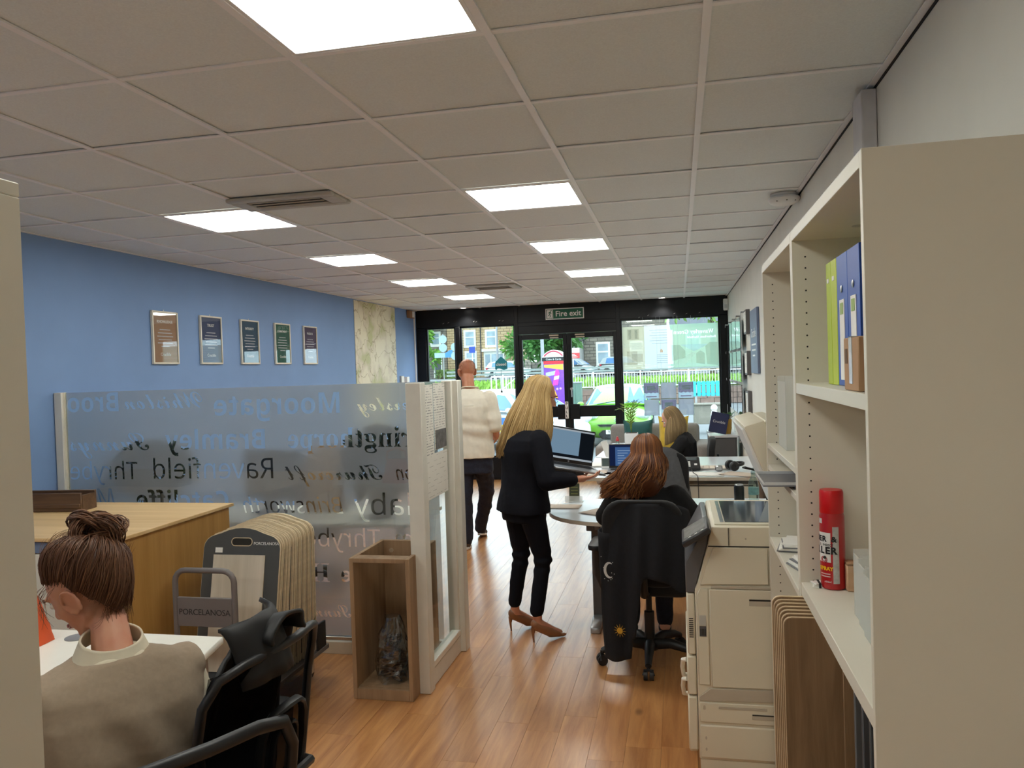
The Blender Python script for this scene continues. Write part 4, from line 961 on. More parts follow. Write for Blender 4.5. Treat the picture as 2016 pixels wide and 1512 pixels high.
# -- round ended meeting desk
m_dtop = pm('pale grey desk top', (218, 222, 226), .22, var=.01)
m_dedge = pm('beech edge', (196, 186, 170), .45)
t = thing('desk', 'white meeting desk with a rounded end beside the standing woman', 'desk', (-.1, 5.0, 0), world=True)
arc = [(-.42+.43*math.cos(a), 5.0+.43*math.sin(a)) for a in [math.radians(q) for q in range(90, 271, 12)]]
poly = [(.66, 4.57), (.66, 5.43)]+arc
MB().prism(poly, .705, .73).build('desk_top', [m_dtop], t, bevel=.002)
b = MB(); n_ = len(arc)
b.add([(x-.0015 if x < -.42 else x, y, .7062) for x, y in arc]+[(x-.0015 if x < -.42 else x, y, .7285) for x, y in arc], [(i, i+1, n_+i+1, n_+i) for i in range(n_-1)]); b.box(-.42, .66, 4.5685, 4.5700, .7062, .7285)
b.build('edge_band', m_dedge, t)
for x in (-.55, .54):
    MB().box(x-.03, x+.03, 4.95, 5.05, .05, .705).build('leg', m_cgr, t, bevel=.004)
    MB().prism([(4.76, 0), (4.76, .035), (4.9, .06), (5.2, .06), (5.34, .035), (5.34, 0)], x-.03, x+.03, 'x').build('foot', m_dleg, t, bevel=.004)
    MB().prism([(4.66, .66), (4.66, .705), (5.34, .705), (5.34, .66), (5.1, .62), (4.9, .62)], x-.025, x+.025, 'x').build('bracket', m_cgr, t, bevel=.003)
MB().box(-.42, .5, 5.28, 5.30, .30, .68).build('modesty_panel', m_melamine, t)
# -- second and third desks, end to end
t = thing('desk', 'long white desk of the phone and headphones behind the meeting desk', 'desk', (-.1, 7.1, 0), world=True)
MB().prism([(-.78, 6.44), (.66, 6.44), (.66, 7.86), (-.86, 7.86)], .70, .73).build('desk_top', [m_dtop], t, bevel=.002)
MB().box(-.775, .655, 6.437, 6.4395, .703, .728).build('edge_band', m_dedge, t)
for x in (-.70, .63): MB().box(x-.03, x+.03, 6.6, 7.7, .02, .05).box(x-.02, x+.02, 7.1, 7.2, .05, .70).build('leg', m_cgr, t, bevel=.004)
t = thing('drawer_unit', 'pale drawer pedestal under the second desk', 'drawers', (.32, 6.8, 0), world=True)
MB().box(.03, .585, 6.52, 7.05, .03, .66).build('carcass', m_melamine, t, bevel=.003); MB().box(.06, .57, 6.54, 7.03, 0, .03).build('base', m_cgr, t)
for k, (z0, z1) in enumerate(((.50, .655), (.335, .49), (.05, .325))):
    d = MB().box(.033, .582, 6.505, 6.52, z0, z1).build('drawer', m_melamine, t, bevel=.002); MB().box(.06, .56, 6.503, 6.506, z1-.008, z1-.001).build('grip', m_ink, d)
t = thing('desk', 'farther white desk reaching towards the sofa', 'desk', (-.25, 8.6, 0), world=True)
MB().prism([(-.86, 7.90), (-.28, 7.90), (-.28, 9.36), (-.80, 9.36)], .70, .73).build('desk_top', [m_dtop], t, bevel=.002)
for y in (8.0, 9.2): MB().box(-.62, -.56, y-.03, y+.03, 0, .70).build('leg', m_cgr, t, bevel=.004)
# -- low grey cabinet by the window
t = thing('cabinet', 'low dark grey cabinet with a pale top beside the right window', 'cabinet', (.48, 9.6, 0), world=True)
m_dgrey = pm('dark grey laminate', (86, 86, 88), .5)
MB().box(.33, .635, 9.28, 10.05, .03, .785).build('carcass', m_dgrey, t, bevel=.003); MB().box(.32, .645, 9.26, 10.07, .785, .81).build('top_panel', m_dtop, t, bevel=.002)
MB().box(.345, .62, 9.265, 9.28, .05, .775).build('end_panel', m_dgrey, t, bevel=.002); MB().box(.35, .62, 9.3, 10.03, 0, .03).build('plinth', m_ink, t)

# -- laptop held by the standing woman and the one on the second desk
m_lap = pm('silver laptop', (150, 152, 156), .35, .6, var=.03); m_bez = pm('laptop bezel', (14, 14, 16), .3)
m_keys = pm('key black', (32, 32, 34), .5)
s_blue = emit('screen pale blue', (150, 186, 214), .42); s_dark = emit('screen dark', (38, 46, 56), .22); s_bar = emit('screen bar', (196, 208, 218), .5)
s_web = emit('screen page blue', (86, 128, 190), .42); s_nav = emit('screen page navy', (36, 52, 96), .35); s_line = emit('screen lines', (150, 180, 220), .5)
def laptop(label, loc, rz, lid_deg, w=.33, d=.22, tilt=0, kind=0):
    """Base lies on z=0, hinge at y=0, keyboard towards -y, screen faces -y."""
    t = thing('laptop', label, 'laptop', loc, math.radians(rz)); t.rotation_euler = (math.radians(tilt), 0, math.radians(rz))
    MB().box(-w/2, w/2, -d, 0, 0, .012).build('base', m_lap, t, bevel=.003)
    MB().box(-w/2+.02, w/2-.02, -d*.52, -.025, .012, .0126).build('key_bed', m_bez, t)
    for r_ in range(4):
        for c in range(11): MB().box(-w/2+.026+c*.0256, -w/2+.048+c*.0256, -.034-r_*.020, -.017-r_*.020-.001, .0126, .0142).build('key', m_keys, t) if kind == 0 else None
    MB().box(-.05, .05, -d+.012, -d*.56, .012, .0124).build('touchpad', m_lap, t)
    M_ = tr(0, 0, .012) @ rot('X', -lid_deg)
    MB().box(-w/2, w/2, 0, .007, 0, d, M=M_).build('lid', m_lap, t, bevel=.002)
    MB().box(-w/2+.002, w/2-.002, -.0015, 0, .002, d-.002, M=M_).build('bezel', m_bez, t)
    x0, x1, z0, z1 = -w/2+.008, w/2-.008, .022, d-.010
    q = lambda nm, a, b_, c, e, m, y=-.0022: MB().box(a, b_, y, -.0015, c, e, M=M_).build(nm, m, t)
    if kind == 0:
        q('display', x0, x1, z0, z1, s_dark); q('window_pane', x0, x0+(x1-x0)*.70, z0+.030, z1-.008, s_blue, -.0026); q('title_bar', x0, x1, z1-.010, z1, s_bar, -.003); q('task_bar', x0, x1, z0, z0+.012, s_bar, -.0026)
    else:
        q('display', x0, x1, z0, z1, s_web); q('title_bar', x0, x1, z1-.018, z1, s_nav, -.0026); q('side_bar', x0, x0+.05, z0, z1-.018, s_nav, -.0026)
        for k in range(6): q('text_line', x0+.07, x0+.13+.03*(k % 3), z0+.02+.022*k, z0+.028+.022*k, s_line, -.0026)
    MB().lathe([(.006, 0), (.006, .0006), (0, .0006)], n=16, M=M_ @ tr(0, -.0016, .012) @ rot('X', 90)).build('badge', m_lap, t)
    return t
laptop('black laptop open on the second desk showing a blue page', (-.478, 6.93, .731), 0, 8, w=.31, d=.215, kind=1)
# -- desk phone, headphones, papers, bottles
t = thing('desk_phone', 'black desk phone with a keypad on the second desk', 'phone', (.055, 6.90, .7395), math.radians(2))
M_ = rot('X', 28)
MB().box(-.10, .10, -.09, .09, .010, .035, M=M_ @ tr(0, 0, .03)).build('body', m_plas, t, bevel=.008); MB().box(-.085, .085, .0, .07, 0, .06).build('stand', m_plas, t, bevel=.004)
MB().box(-.02, .075, .035, .075, .064, .067, M=M_).build('display', pm('phone lcd', (88, 96, 100), .2), t)
for r_ in range(4):
    for c in range(3): MB().box(-.062+c*.03, -.042+c*.03, -.062+r_*.021, -.049+r_*.021, .064, .068, M=M_).build('key', m_wplas, t, bevel=.001)
MB().box(.05, .075, -.04, -.018, .064, .068, M=M_).build('key', m_wplas, t, bevel=.001)
MB().box(-.10, -.07, -.085, .085, .065, .085, M=M_).build('handset', m_plas, t, bevel=.008, segs=2)
MB().tube([(.02, -.09, .01), (.03, -.30, .004), (.05, -.44, .006), (.055, -.475, -.01), (.058, -.478, -.2), (.07, -.475, -.45)], .0035, 6).build('cord', m_ink, t)
t = thing('headphones', 'black over-ear headphones lying on the second desk', 'headphones', (.42, 6.82, .731), math.radians(20))
for s_ in (-1, 1):
    c = MB().lathe([(0, -.022), (.034, -.022), (.042, -.012), (.042, .008), (.036, .02), (0, .02)], n=24, M=tr(.0, s_*.045, .045) @ rot('X', 80*s_)).build('ear_cup', m_plas, t)
MB().tube([(.0, .05*math.cos(a)*1.25, .045+.0+.0*math.sin(a)) if 0 else (.10*math.sin(a)+.0, .066*math.cos(a), .05+.012*math.sin(a)) for a in [q*PI/14 for q in range(15)]], .008, 8, flat=1.8).build('headband', m_plas, t)
t = thing('stapler', 'small chrome gadget beside the headphones', 'gadget', (.31, 6.80, .731)); MB().box(-.03, .03, -.02, .02, 0, .05).build('body', m_steel, t, bevel=.01); MB().box(-.031, -.029, -.012, .012, .012, .04).build('face', m_ink, t)
def paper(label, x, y, z, rz, w=.21, d=.297, n=1, mat=None, nm='paper_sheet', cat='paper', curl=.0, grp=None):
    t = thing(nm, label, cat, (x, y, z), math.radians(rz), group=grp)
    for k in range(n):
        a = R.uniform(-9, 9) if n > 1 else 0
        MB().grid(lambda u, v: (w*(u-.5), d*(v-.5), .0012+.0016*k+curl*(2*u-1)**2*(v*v)), 6, 6, M=rot('Z', a)).build('sheet', mat if (mat and k == n-1) else m_paper, t, solid=.0006)
    return t
m_kraft = pm('kraft folder', (196, 180, 164), .7, var=.03)
g_ = 'loose papers on the second desk'
paper('large white sheet hanging by the front edge of the second desk', -.52, 6.60, .7312, 70, mat=m_paper, n=2, grp=g_)
paper('manila folder by the laptop on the second desk', -.72, 6.72, .7312, 24, w=.23, d=.31, mat=m_kraft, n=2, grp=g_)
paper('pile of papers left of the laptop on the second desk', -.74, 7.25, .7312, 8, n=7, grp=g_)
paper('white sheet in front of the phone on the second desk', -.06, 6.56, .7312, 82, n=1, grp=g_)
paper('two overlapping sheets in the middle of the second desk', .20, 6.60, .7312, 75, n=2, grp=g_)
paper('open leaflets spread before the headphones', .47, 6.58, .7312, 60, n=3, mat=m_kraft, grp=g_)
paper('heap of brochures behind the loose sheets of the second desk', .26, 6.98, .7312, 88, n=8, mat=printed('brochure', (220, 206, 190), (146, 112, 90), rows=6, cols=2, thick=.4, axis=('x', 'y')), grp=g_)
paper('kraft folder on the meeting desk beside the standing woman', -.80, 5.08, .7312, 80, w=.15, d=.28, mat=m_kraft, n=2)
paper('kraft folder on the meeting desk under the ginger hair woman\'s arm', -.47, 4.86, .7312, 55, w=.20, d=.29, mat=m_kraft, n=2)
paper('white sheet on the meeting desk near the copier screen', .13, 4.98, .7312, 20, n=2)
t = thing('card_holder', 'clear holder with a dark green card on the meeting desk', 'card holder', (-.725, 5.27, .731))
MB().box(-.06, .06, -.03, .03, 0, .004).build('base', m_acr, t); MB().box(-.06, .06, -.030, -.028, .004, .045).build('front_lip', m_acr, t)
MB().box(-.035, .035, -.004, 0, .006, .125, M=rot('X', -12)).build('card', pm('card green', (66, 70, 48), .5), t)
for k in range(4): MB().box(-.024, .024, -.0046, -.004, .03+.022*k, .036+.022*k, M=rot('X', -12)).build('print_line', pm('card print olive', (128, 128, 74), .6), t)
t = thing('drink_can', 'black drinks can on the meeting desk next to the water bottle', 'can', (.365, 5.28, .731))
MB().lathe([(.024, 0), (.031, .006), (.033, .012), (.033, .100), (.027, .113), (.027, .116), (.025, .113), (0, .112)], n=28).build('body', pm('can black', (26, 28, 28), .3, .4, var=.2, scale=30), t)
MB().lathe([(.0275, .112), (.0285, .116), (.0265, .118), (.0255, .114)], n=28).build('rim', m_steel, t)
m_pet = glass('clear plastic', (226, 240, 236), 1.4, .03)
def bottle(label, loc, cap, capm, sc=1.0):
    t = thing('water_bottle', label, 'bottle', loc)
    MB().lathe([(.0, .002), (.028*sc, .0), (.033*sc, .008), (.033*sc, .05*sc), (.031*sc, .055*sc), (.033*sc, .06*sc), (.033*sc, .12*sc), (.026*sc, .15*sc), (.014*sc, .175*sc), (.013*sc, .195*sc)], n=24).build('body', m_pet, t)
    MB().lathe([(.0338*sc, .055*sc), (.0338*sc, .10*sc)], n=24).build('wrap_label', pm('bottle label', (96, 138, 136), .4, var=.25, scale=40), t)
    MB().lathe([(.0, .205*sc), (.0, .205*sc), (.010*sc, .222*sc), (.0, .224*sc)], n=12)
    MB().lathe([(.015*sc, .186*sc), (.016*sc, .19*sc), (.015*sc, .205*sc), (.009*sc, .212*sc), (.008*sc, .226*sc), (0, .228*sc)], n=20).build('cap', capm, t)
bottle('water bottle with a teal label on the meeting desk behind the copier', (.455, 5.26, .731), 0, glass('pale cap', (214, 226, 226), 2, .15))
bottle('water bottle with a red cap behind the laptop of the second desk', (-.60, 7.55, .731), 0, pm('red bottle cap', (200, 60, 70), .4), 1.05)
t = thing('desk_sign', 'small white price card standing beside the red capped bottle', 'card', (-.70, 7.62, .731)); MB().box(-.012, .05, 0, .003, 0, .19, M=rot('Y', -18)).build('card', m_paper, t); MB().box(-.03, .03, -.03, .03, 0, .004).build('base', m_acr, t)
t = thing('desk_clock', 'small grey digital clock beside the open laptop', 'clock', (-.665, 7.02, .731)); MB().box(-.045, .045, -.02, .02, 0, .10).build('body', m_wplas, t, bevel=.004); MB().box(-.036, .036, -.0215, -.02, .022, .092).build('display', pm('clock lcd', (86, 100, 98), .2), t)
# ================================================================ pictures, posters, sofa, plants and the desk behind the screen
m_pframe = pm('pale picture frame', (226, 220, 204), .4)
m_pglass = glass('picture glass', (255, 255, 255), 1.2)
for k, (title, y0, col, lb) in enumerate((('KNOWLEDGE', 5.215, (158, 122, 92), 'bronze framed print headed KNOWLEDGE, first of the five on the blue wall'), ('TRUST', 5.825, (38, 52, 92), 'navy framed print headed TRUST on the blue wall'), ('INTEGRITY', 6.443, (26, 66, 92), 'petrol blue framed print headed INTEGRITY on the blue wall'),
        ('COMMITMENT', 7.055, (26, 84, 66), 'green framed print headed COMMITMENT on the blue wall'), ('PASSION', 7.66, (72, 56, 86), 'purple framed print headed PASSION, last of the five on the blue wall'))):
    w_, z0, z1 = .312, 1.785, 2.197; x = XL
    t = thing('picture', lb, 'picture', (x+.002, y0+w_/2, z0), group='framed value prints on the blue wall', world=True)
    MB().box(x+.002, x+.022, y0, y0+.014, z0, z1).box(x+.002, x+.022, y0+w_-.014, y0+w_, z0, z1).box(x+.002, x+.022, y0+.014, y0+w_-.014, z0, z0+.014).box(x+.002, x+.022, y0+.014, y0+w_-.014, z1-.014, z1).build('frame', m_pframe, t, bevel=.002)
    MB().box(x+.002, x+.012, y0+.014, y0+w_-.014, z0+.014, z1-.014).build('print', pm('print %s' % title, col, .5, var=.04), t)
    MB().box(x+.0165, x+.0175, y0+.014, y0+w_-.014, z0+.014, z1-.014).build('glazing', m_pglass, t)
    f = lambda z: frame_at((x+.0125, y0+w_/2, z), (0, 1, 0), (0, 0, 1))
    text('lettering', title, .034 if len(title) < 9 else .030, m_wplas, t, f(2.115), bold=.0006)
    for j, ln in enumerate((.13, .17, .19, .16, .18, .10)):
        MB().box(x+.012, x+.0126, y0+w_/2-ln/2, y0+w_/2+ln/2, 2.05-.026*j, 2.057-.026*j).build('text_line', pm('print pale line', (196, 196, 200), .6), t)
    text('lettering', 'Crucible', .036, m_wplas, t, f(1.86))
    MB().lathe([(.006, 0), (.006, .002), (0, .002)], n=10, M=tr(x+.004, y0+w_/2, z1+.008) @ rot('Y', 90)).build('hanging_hook', m_steel, t)
t = thing('wall_leaflets', 'small white leaflet pocket low on the blue wall near the conduit', 'leaflets', (XL, 10.73, 1.4), world=True)
MB().box(XL, XL+.02, 10.58, 10.72, 1.36, 1.615).build('pocket', m_acr, t); MB().box(XL+.02, XL+.024, 10.60, 10.70, 1.38, 1.61).build('leaflet', m_paper, t); MB().box(XL, XL+.05, 10.76, 10.86, 1.40, 1.60).build('switch_box', m_wplas, t, bevel=.004)
# right wall: hanging poster pockets and the blue poster
t = thing('poster', 'slate blue poster with white lettering on the right wall', 'poster', (XR-.012, 7.4, 1.55), world=True)
MB().box(XR-.024, XR-.002, 7.08, 7.72, 1.545, 2.13).build('board', pm('slate blue print', (108, 122, 150), .5), t, bevel=.002)
f = lambda y, z: frame_at((XR-.0245, y, z), (0, -1, 0), (0, 0, 1))
text('lettering', 'Crucible', .12, m_wplas, t, f(7.40, 1.91)); 
for j, ln in enumerate((.40, .34, .22)): MB().box(XR-.0248, XR-.024, 7.4-ln/2, 7.4+ln/2, 1.80-.05*j, 1.815-.05*j).build('text_line', m_wplas, t)
m_pk = glass('poster pocket acrylic', (235, 242, 246), 2.2, .02)
g_ = 'clear poster pockets on cables along the right wall'
rows = ('top', 'middle', 'bottom')
for c in range(4):
    for r_ in range(3):
        y0 = 8.45+.68*c; z0 = 1.80-.36*r_
        t = thing('poster_pocket', 'clear poster pocket on cables, %s row, %s from the blue poster' % (rows[r_], ('first', 'second', 'third', 'last')[c]), 'poster pocket', (XR-.05, y0+.3, z0), group=g_, world=True)
        MB().box(XR-.062, XR-.058, y0, y0+.6, z0, z0+.33).build('front_sheet', m_pk, t); MB().box(XR-.052, XR-.050, y0, y0+.6, z0, z0+.33).build('back_sheet', m_pk, t)
        MB().box(XR-.0565, XR-.0535, y0+.03, y0+.57, z0+.02, z0+.31).build('property_sheet', pm('property sheet %d' % ((c+r_) % 3), [(206, 208, 210), (188, 192, 200), (214, 206, 204)][(c+r_) % 3], .6, var=.25, scale=9), t)
for c in range(5):
    y = 8.43+.68*c-.02
    t = thing('hanging_cable', ('steel cable stretched down the right wall beside the poster pockets, %s from the blue poster' % ('first', 'second', 'third', 'fourth', 'last')[c]), 'cable', (XR-.055, y, .75), group='steel cables of the poster pockets')
    MB().cyl((0, 0, 0), (0, 0, 1.42), .0025, n=6).build('cable', m_steel, t)
    for z in (1.42, 0): MB().cyl((0, 0, z), (.053, 0, z), .009, n=10).build('bracket', m_steel, t)
for k, z in enumerate((1.93, 1.52, 1.12)):
    t = thing('wall_plaque', 'thin dark %s plaque edge-on beside the slate blue poster' % ('upper', 'middle', 'lower')[k], 'plaque', (XR-.02, 8.1, z), group='dark plaques beside the blue poster')
    MB().box(-.02, .018, -.14, .14, 0, .24).build('board', pm('plaque grey', (96, 92, 92), .5), t, bevel=.003); MB().box(-.0215, -.02, -.12, .12, .02, .22).build('face', m_page, t)

# shop window dressing: vinyl banner, acrylic poster holders, closed sign
t = thing('window_banner', 'translucent banner across the top of the right window, lettering mirrored', 'banner', (-.11, F0+.035, 1.6), world=True)
vg = veil('banner green', (168, 200, 178), .80, trans=.8); vw = veil('banner pale blue', (214, 224, 232), .80, trans=.8); vb = veil('banner stone', (198, 192, 166), .78, trans=.8)
yb = F0+.037
MB().sheet(-.79, -.475, yb, 1.595, 2.215).build('photo_panel', vb, t); MB().sheet(-.475, -.11, yb, 1.60, 2.22).build('text_panel', vw, t)
tmp = []
for s_, x0, x1, z in (('Waverley Green', -.06, .50, 2.085), ('Rotherham Sheffield', .13, .53, 2.02)):
    cu = bpy.data.curves.new('tmp', 'FONT'); cu.body = ' '.join(sty(q, 'SE') for q in s_.split(' ')); cu.size = .09; cu.resolution_u = 3; o = bpy.data.objects.new('tmp', cu); COL.objects.link(o); tmp.append((o, x0, x1, z))
dg = bpy.context.evaluated_depsgraph_get(); lps = []
for o, x0, x1, z in tmp: lps += letter_loops(o, x0, x1, z, lambda sx: sx)
for o, *_ in tmp: bpy.data.objects.remove(o)
P2, T2, T3 = cut_sheet(lps+[[(-.11, 1.605), (.562, 1.605), (.562, 2.225), (-.11, 2.225)]])
MB().add([(float(x), yb, float(z)) for x, z in P2], [tuple(int(i) for i in f) for f in T2]).build('name_panel', vg, t, label='green panel with mirrored lettering')
MB().add([(float(x), yb, float(z)) for x, z in P2], [tuple(int(i) for i in f) for f in T3]).build('lettering', veil('banner white', (250, 252, 250), .92, trans=.9), t)
m_vl = veil('banner pale tone', (226, 232, 222), .35, trans=.7); m_vd = veil('banner dark tone', (112, 124, 112), .42, trans=.7); m_vt = veil('banner taupe', (160, 148, 128), .35, trans=.7); m_vs = veil('banner sky', (196, 214, 230), .5, trans=.85)
S_ = lambda x0, x1, z0, z1, nm, m_: MB().sheet(x0, x1, yb-.001, z0, z1).build(nm, m_, t)
for j in range(6): S_(-.40+.03*(j % 2), -.15, 2.15-.038*j, 2.158-.038*j, 'text_line', m_vd)
for j in range(5): S_(-.30, -.15, 1.79-.028*j, 1.800-.028*j, 'text_line', m_vd)
poly = lambda pts, nm, m_: MB().add([(x, yb-.0012, z) for x, z in pts], [tuple(range(len(pts)))]).build(nm, m_, t)
poly([(-.255, 1.83), (-.215, 1.83), (-.215, 1.86), (-.235, 1.885), (-.255, 1.86)], 'house_emblem', veil('banner amber', (216, 160, 96), .7, trans=.6))
poly([(.03, 1.93), (.42, 1.93), (.36, 1.89), (.22, 1.83), (.13, 1.88)], 'picture_sky', m_vs); poly([(-.09, 1.62), (.08, 1.62), (.24, 1.80), (.20, 1.82), (.02, 1.72)], 'picture_road', m_vl)
for pts in ([(-.09, 1.70), (.10, 1.74), (.10, 1.84), (.02, 1.93), (-.09, 1.93)], [(.40, 1.64), (.55, 1.62), (.55, 1.95), (.44, 1.95), (.38, 1.90)], [(.25, 1.66), (.37, 1.64), (.37, 1.80), (.31, 1.84), (.25, 1.80)]): poly(pts, 'picture_houses', m_vt)
for x0, x1, z0, z1, m_ in ((-.72, -.55, 2.03, 2.18, m_vt), (-.77, -.50, 1.92, 1.98, m_vl), (-.73, -.58, 1.66, 1.86, m_vt), (-.66, -.5, 1.70, 1.82, m_vt), (-.70, -.66, 2.04, 2.17, m_vd), (-.61, -.57, 2.04, 2.17, m_vd)): S_(x0, x1, z0, z1, 'picture_room', m_)
m_mau = veil('poster mauve', (196, 172, 190), .95, trans=.72); m_mau2 = veil('poster lilac', (214, 208, 232), .92, trans=.8)
m_mau3 = veil('poster plum', (168, 130, 158), .85, trans=.7)
for r_ in range(2):
    for c in range(3):
        x0 = -.50+.243*c; z0 = 1.17-.243*r_
        kind = (r_+c) % 2 == 0
        t = thing('window_poster', '%s acrylic window poster, %s row %s' % ('mauve lettered' if kind else 'plain mauve', ('upper', 'lower')[r_], ('next to the door', 'in the middle', 'farthest from the door')[c]), 'poster', (x0+.105, F0-.03, z0), group='posters hanging in the right shop window', world=True)
        y_ = F0-.04
        MB().sheet(x0, x0+.21, y_, z0, z0+.225).build('sheet', m_mau if not kind else m_mau2, t)
        MB().box(x0-.006, x0+.216, y_-.004, y_-.003, z0-.006, z0+.235).build('holder', m_pet, t)
        if kind:
            pts = [(x0+.003, z0+.222), (x0+.207, z0+.222), (x0+.207, z0+.075), (x0+.185, z0+.085), (x0+.16, z0+.072), (x0+.13, z0+.086), (x0+.10, z0+.072), (x0+.07, z0+.086), (x0+.04, z0+.072), (x0+.003, z0+.085)]
            MB().add([(x, y_-.001, z) for x, z in pts], [tuple(range(len(pts)))]).build('printed_block', m_mau3, t)
            for j in range(3): MB().sheet(x0+.045, x0+.165-.012*(j % 2), y_-.002, z0+.165-.022*j, z0+.177-.022*j).build('text_line', m_wplas, t)
            MB().sheet(x0+.03, x0+.18, y_-.0012, z0+.018, z0+.036).build('text_bar', m_mau3, t)
        for xx in (x0+.01, x0+.2): MB().tube([(xx, y_+.0008*r_, z0-.01), (xx, y_+.0008*r_, z0+.27)] if r_ else [(xx, y_, z0-.01), (xx, y_, 2.34), (xx, F0+.004, 2.345)], .0012, 5).build('hanging_wire', m_steel, t)
t = thing('closed_sign', 'teal house shaped closed sign hanging in the left shop window', 'sign', (-2.60, F0-.02, 1.66), world=True)
m_teal = pm('sign teal', (22, 132, 150), .45)
MB().prism([(-2.695, 1.665), (-2.675, 1.655), (-2.655, 1.675), (-2.62, 1.672), (-2.585, 1.66), (-2.56, 1.655), (-2.505, 1.665), (-2.505, 1.775), (-2.60, 1.858), (-2.69, 1.775)], F0-.030, F0-.024, 'y').build('board', m_teal, t, bevel=.0015)
text('lettering', 'closed', .062, m_wplas, t, frame_at((-2.60, F0-.0305, 1.738), (1, 0, 0), (0, 0, 1)), bold=.0008)
for j in range(2): MB().box(-2.60+.04*j, -2.525, F0-.031, F0-.0302, 1.70-.016*j, 1.704-.016*j).build('text_line', m_navy if 'm_navy' in globals() else m_ink, t)
MB().cyl((-2.60, F0-.027, 1.858), (-2.60, F0+.03, 2.1), .0014, n=5).cyl((-2.605, F0-.027, 1.66), (-2.605, F0-.027, 1.36), .0025, n=6).build('hanging_cord', m_ink, t); MB().lathe([(0, 0), (.02, .012), (.012, .03), (.004, .05), (0, .05)], (-2.605, F0-.027, 1.31), n=14).build('weight', m_ink, t)

# grey sofa with cushions under the right window
m_sofa = pm('grey sofa cloth', (150, 146, 142), .9, var=.06, scale=60, bump=.2)
t = thing('sofa', 'grey sofa under the right shop window with cushions on it', 'sofa', (-.35, 10.55, 0), world=True)
MB().box(-1.06, .36, 10.15, 10.95, .10, .36).build('base', m_sofa, t, bevel=.04, segs=3); MB().box(-.90, .20, 10.10, 10.72, .36, .48).build('seat_cushion', m_sofa, t, bevel=.05, segs=3); MB().box(-.95, .25, 10.72, 10.95, .36, .845).build('backrest', m_sofa, t, bevel=.07, segs=4)
for x0, x1 in ((-1.10, -.90), (.20, .40)): MB().box(x0, x1, 10.12, 10.95, .10, .62).build('armrest', m_sofa, t, bevel=.06, segs=4)
for x in (-1.02, .32):
    for y in (10.22, 10.88): MB().cyl((x, y, 0), (x, y, .1), .02, .026, n=10).build('leg', m_ink, t)
def cushion(label, loc, rz, tilt, w, h, mat):
    t = thing('cushion', label, 'cushion', loc, math.radians(rz)); t.rotation_euler = (math.radians(tilt), 0, math.radians(rz))
    def f(sgn):
        return lambda u, v: ((u-.5)*w*(1-.10*(1-(2*u-1)**2)*0-.08*(1-abs(2*v-1)**1.5)*0)*(1-.10*(1-(2*v-1)**2)), sgn*.075*((1-(2*u-1)**4)*(1-(2*v-1)**4))**.7, h*v+.0+.035*((2*u-1)**2)*(2*v-1))
    b = MB().grid(f(1), 18, 14).grid(f(-1), 18, 14); b.build('cover', mat, t, smooth=180); return t
m_tealc = pm('teal velvet', (10, 84, 82), .7, var=.15, sheen=.3); m_yelc = pm('mustard velvet', (212, 178, 62), .8, var=.1, sheen=.3)
cushion('dark teal cushion at the left of the sofa', (-.545, 10.36, .512), 4, -14, .40, .40, m_tealc)
cushion('mustard yellow cushion beside the teal one', (-.10, 10.36, .512), -6, -15, .40, .44, m_yelc)

# plants
def leaf(mb, p, d, up, L, W, bend=.3, n=4):
    p, d, up = Vector(p), Vector(d).normalized(), Vector(up); s = d.cross(up); s = s.normalized() if s.length > 1e-6 else Vector((1, 0, 0)); q = s.cross(d)
    vs = []
    for i in range(n+1):
        f = i/n; c = p+d*L*f-q*0+Vector((0, 0, -bend*L*f*f)); w_ = W*math.sin(PI*min(.98, f*.9+.08))
        vs += [c-s*w_, c+s*w_]
    mb.add(vs, [(2*i, 2*i+1, 2*i+3, 2*i+2) for i in range(n)])
m_leaf = pm('glossy leaf', (58, 96, 44), .4, var=.3, scale=8); m_palm = pm('palm leaf', (128, 158, 66), .5, var=.2, scale=12); m_soil = pm('soil', (50, 38, 30), .95, var=.3, scale=60)
t = thing('potted_palm', 'small palm in a square white pot behind the laptop', 'plant', (-.56, 9.1, .731))
MB().prism([(-.075, -.075), (.075, -.075), (.075, .075), (-.075, .075)], 0, .14).build('pot', m_wplas, t, bevel=.006); MB().box(-.066, .066, -.066, .066, .13, .142).build('soil', m_soil, t)
for k in range(9):
    a = k*2.4; d = Vector((math.cos(a), math.sin(a), 0)); top = .27+.10*R.random(); sp_ = .06+.10*R.random()
    pts = [Vector((0, 0, .14))+d*sp_*f**1.4*1.0+Vector((0, 0, top*math.sin(f*1.75))) for f in [q/6 for q in range(7)]]
    fr_ = MB().tube(pts, .0025, 5).build('frond', m_palm, t); b = MB()
    for q in range(2, 7):
        for s in (-1, 1):
            tan = (pts[q]-pts[q-1]).normalized(); sd = tan.cross(Vector((0, 0, 1))).normalized()*s
            for e in (0, .5): leaf(b, pts[q-1].lerp(pts[q], e+.3), sd+tan*.9, tan.cross(sd), .085-.008*abs(q-4), .0055, .15, 2)
    b.build('leaflets', m_palm, fr_, kind='stuff')
t = thing('potted_orchid', 'leafy green plant in a slim gold pot on the low cabinet', 'plant', (.545, 9.47, .8115))
MB().lathe([(.035, 0), (.045, .05), (.05, .17), (.044, .172), (.04, .15), (0, .15)], n=24).build('pot', pm('gold pot', (176, 136, 60), .4, .6), t)
for k in range(7):
    a = k*.9+.3; b = MB(); leaf(b, (0, 0, .16), (math.cos(a)*.6, math.sin(a)*.6, 1.0), (math.cos(a), math.sin(a), 0), .20-.012*k, .032, .35, 6); b.build('leaf', m_leaf, t)
b = MB(); leaf(b, (0, 0, .17), (.8, -.4, .6), (.3, .3, 1), .10, .02, .1, 5); b.build('petal', m_wplas, t)
t = thing('display_card', 'navy display card with white lettering leaning on the low cabinet', 'card', (.415, 9.33, .835))
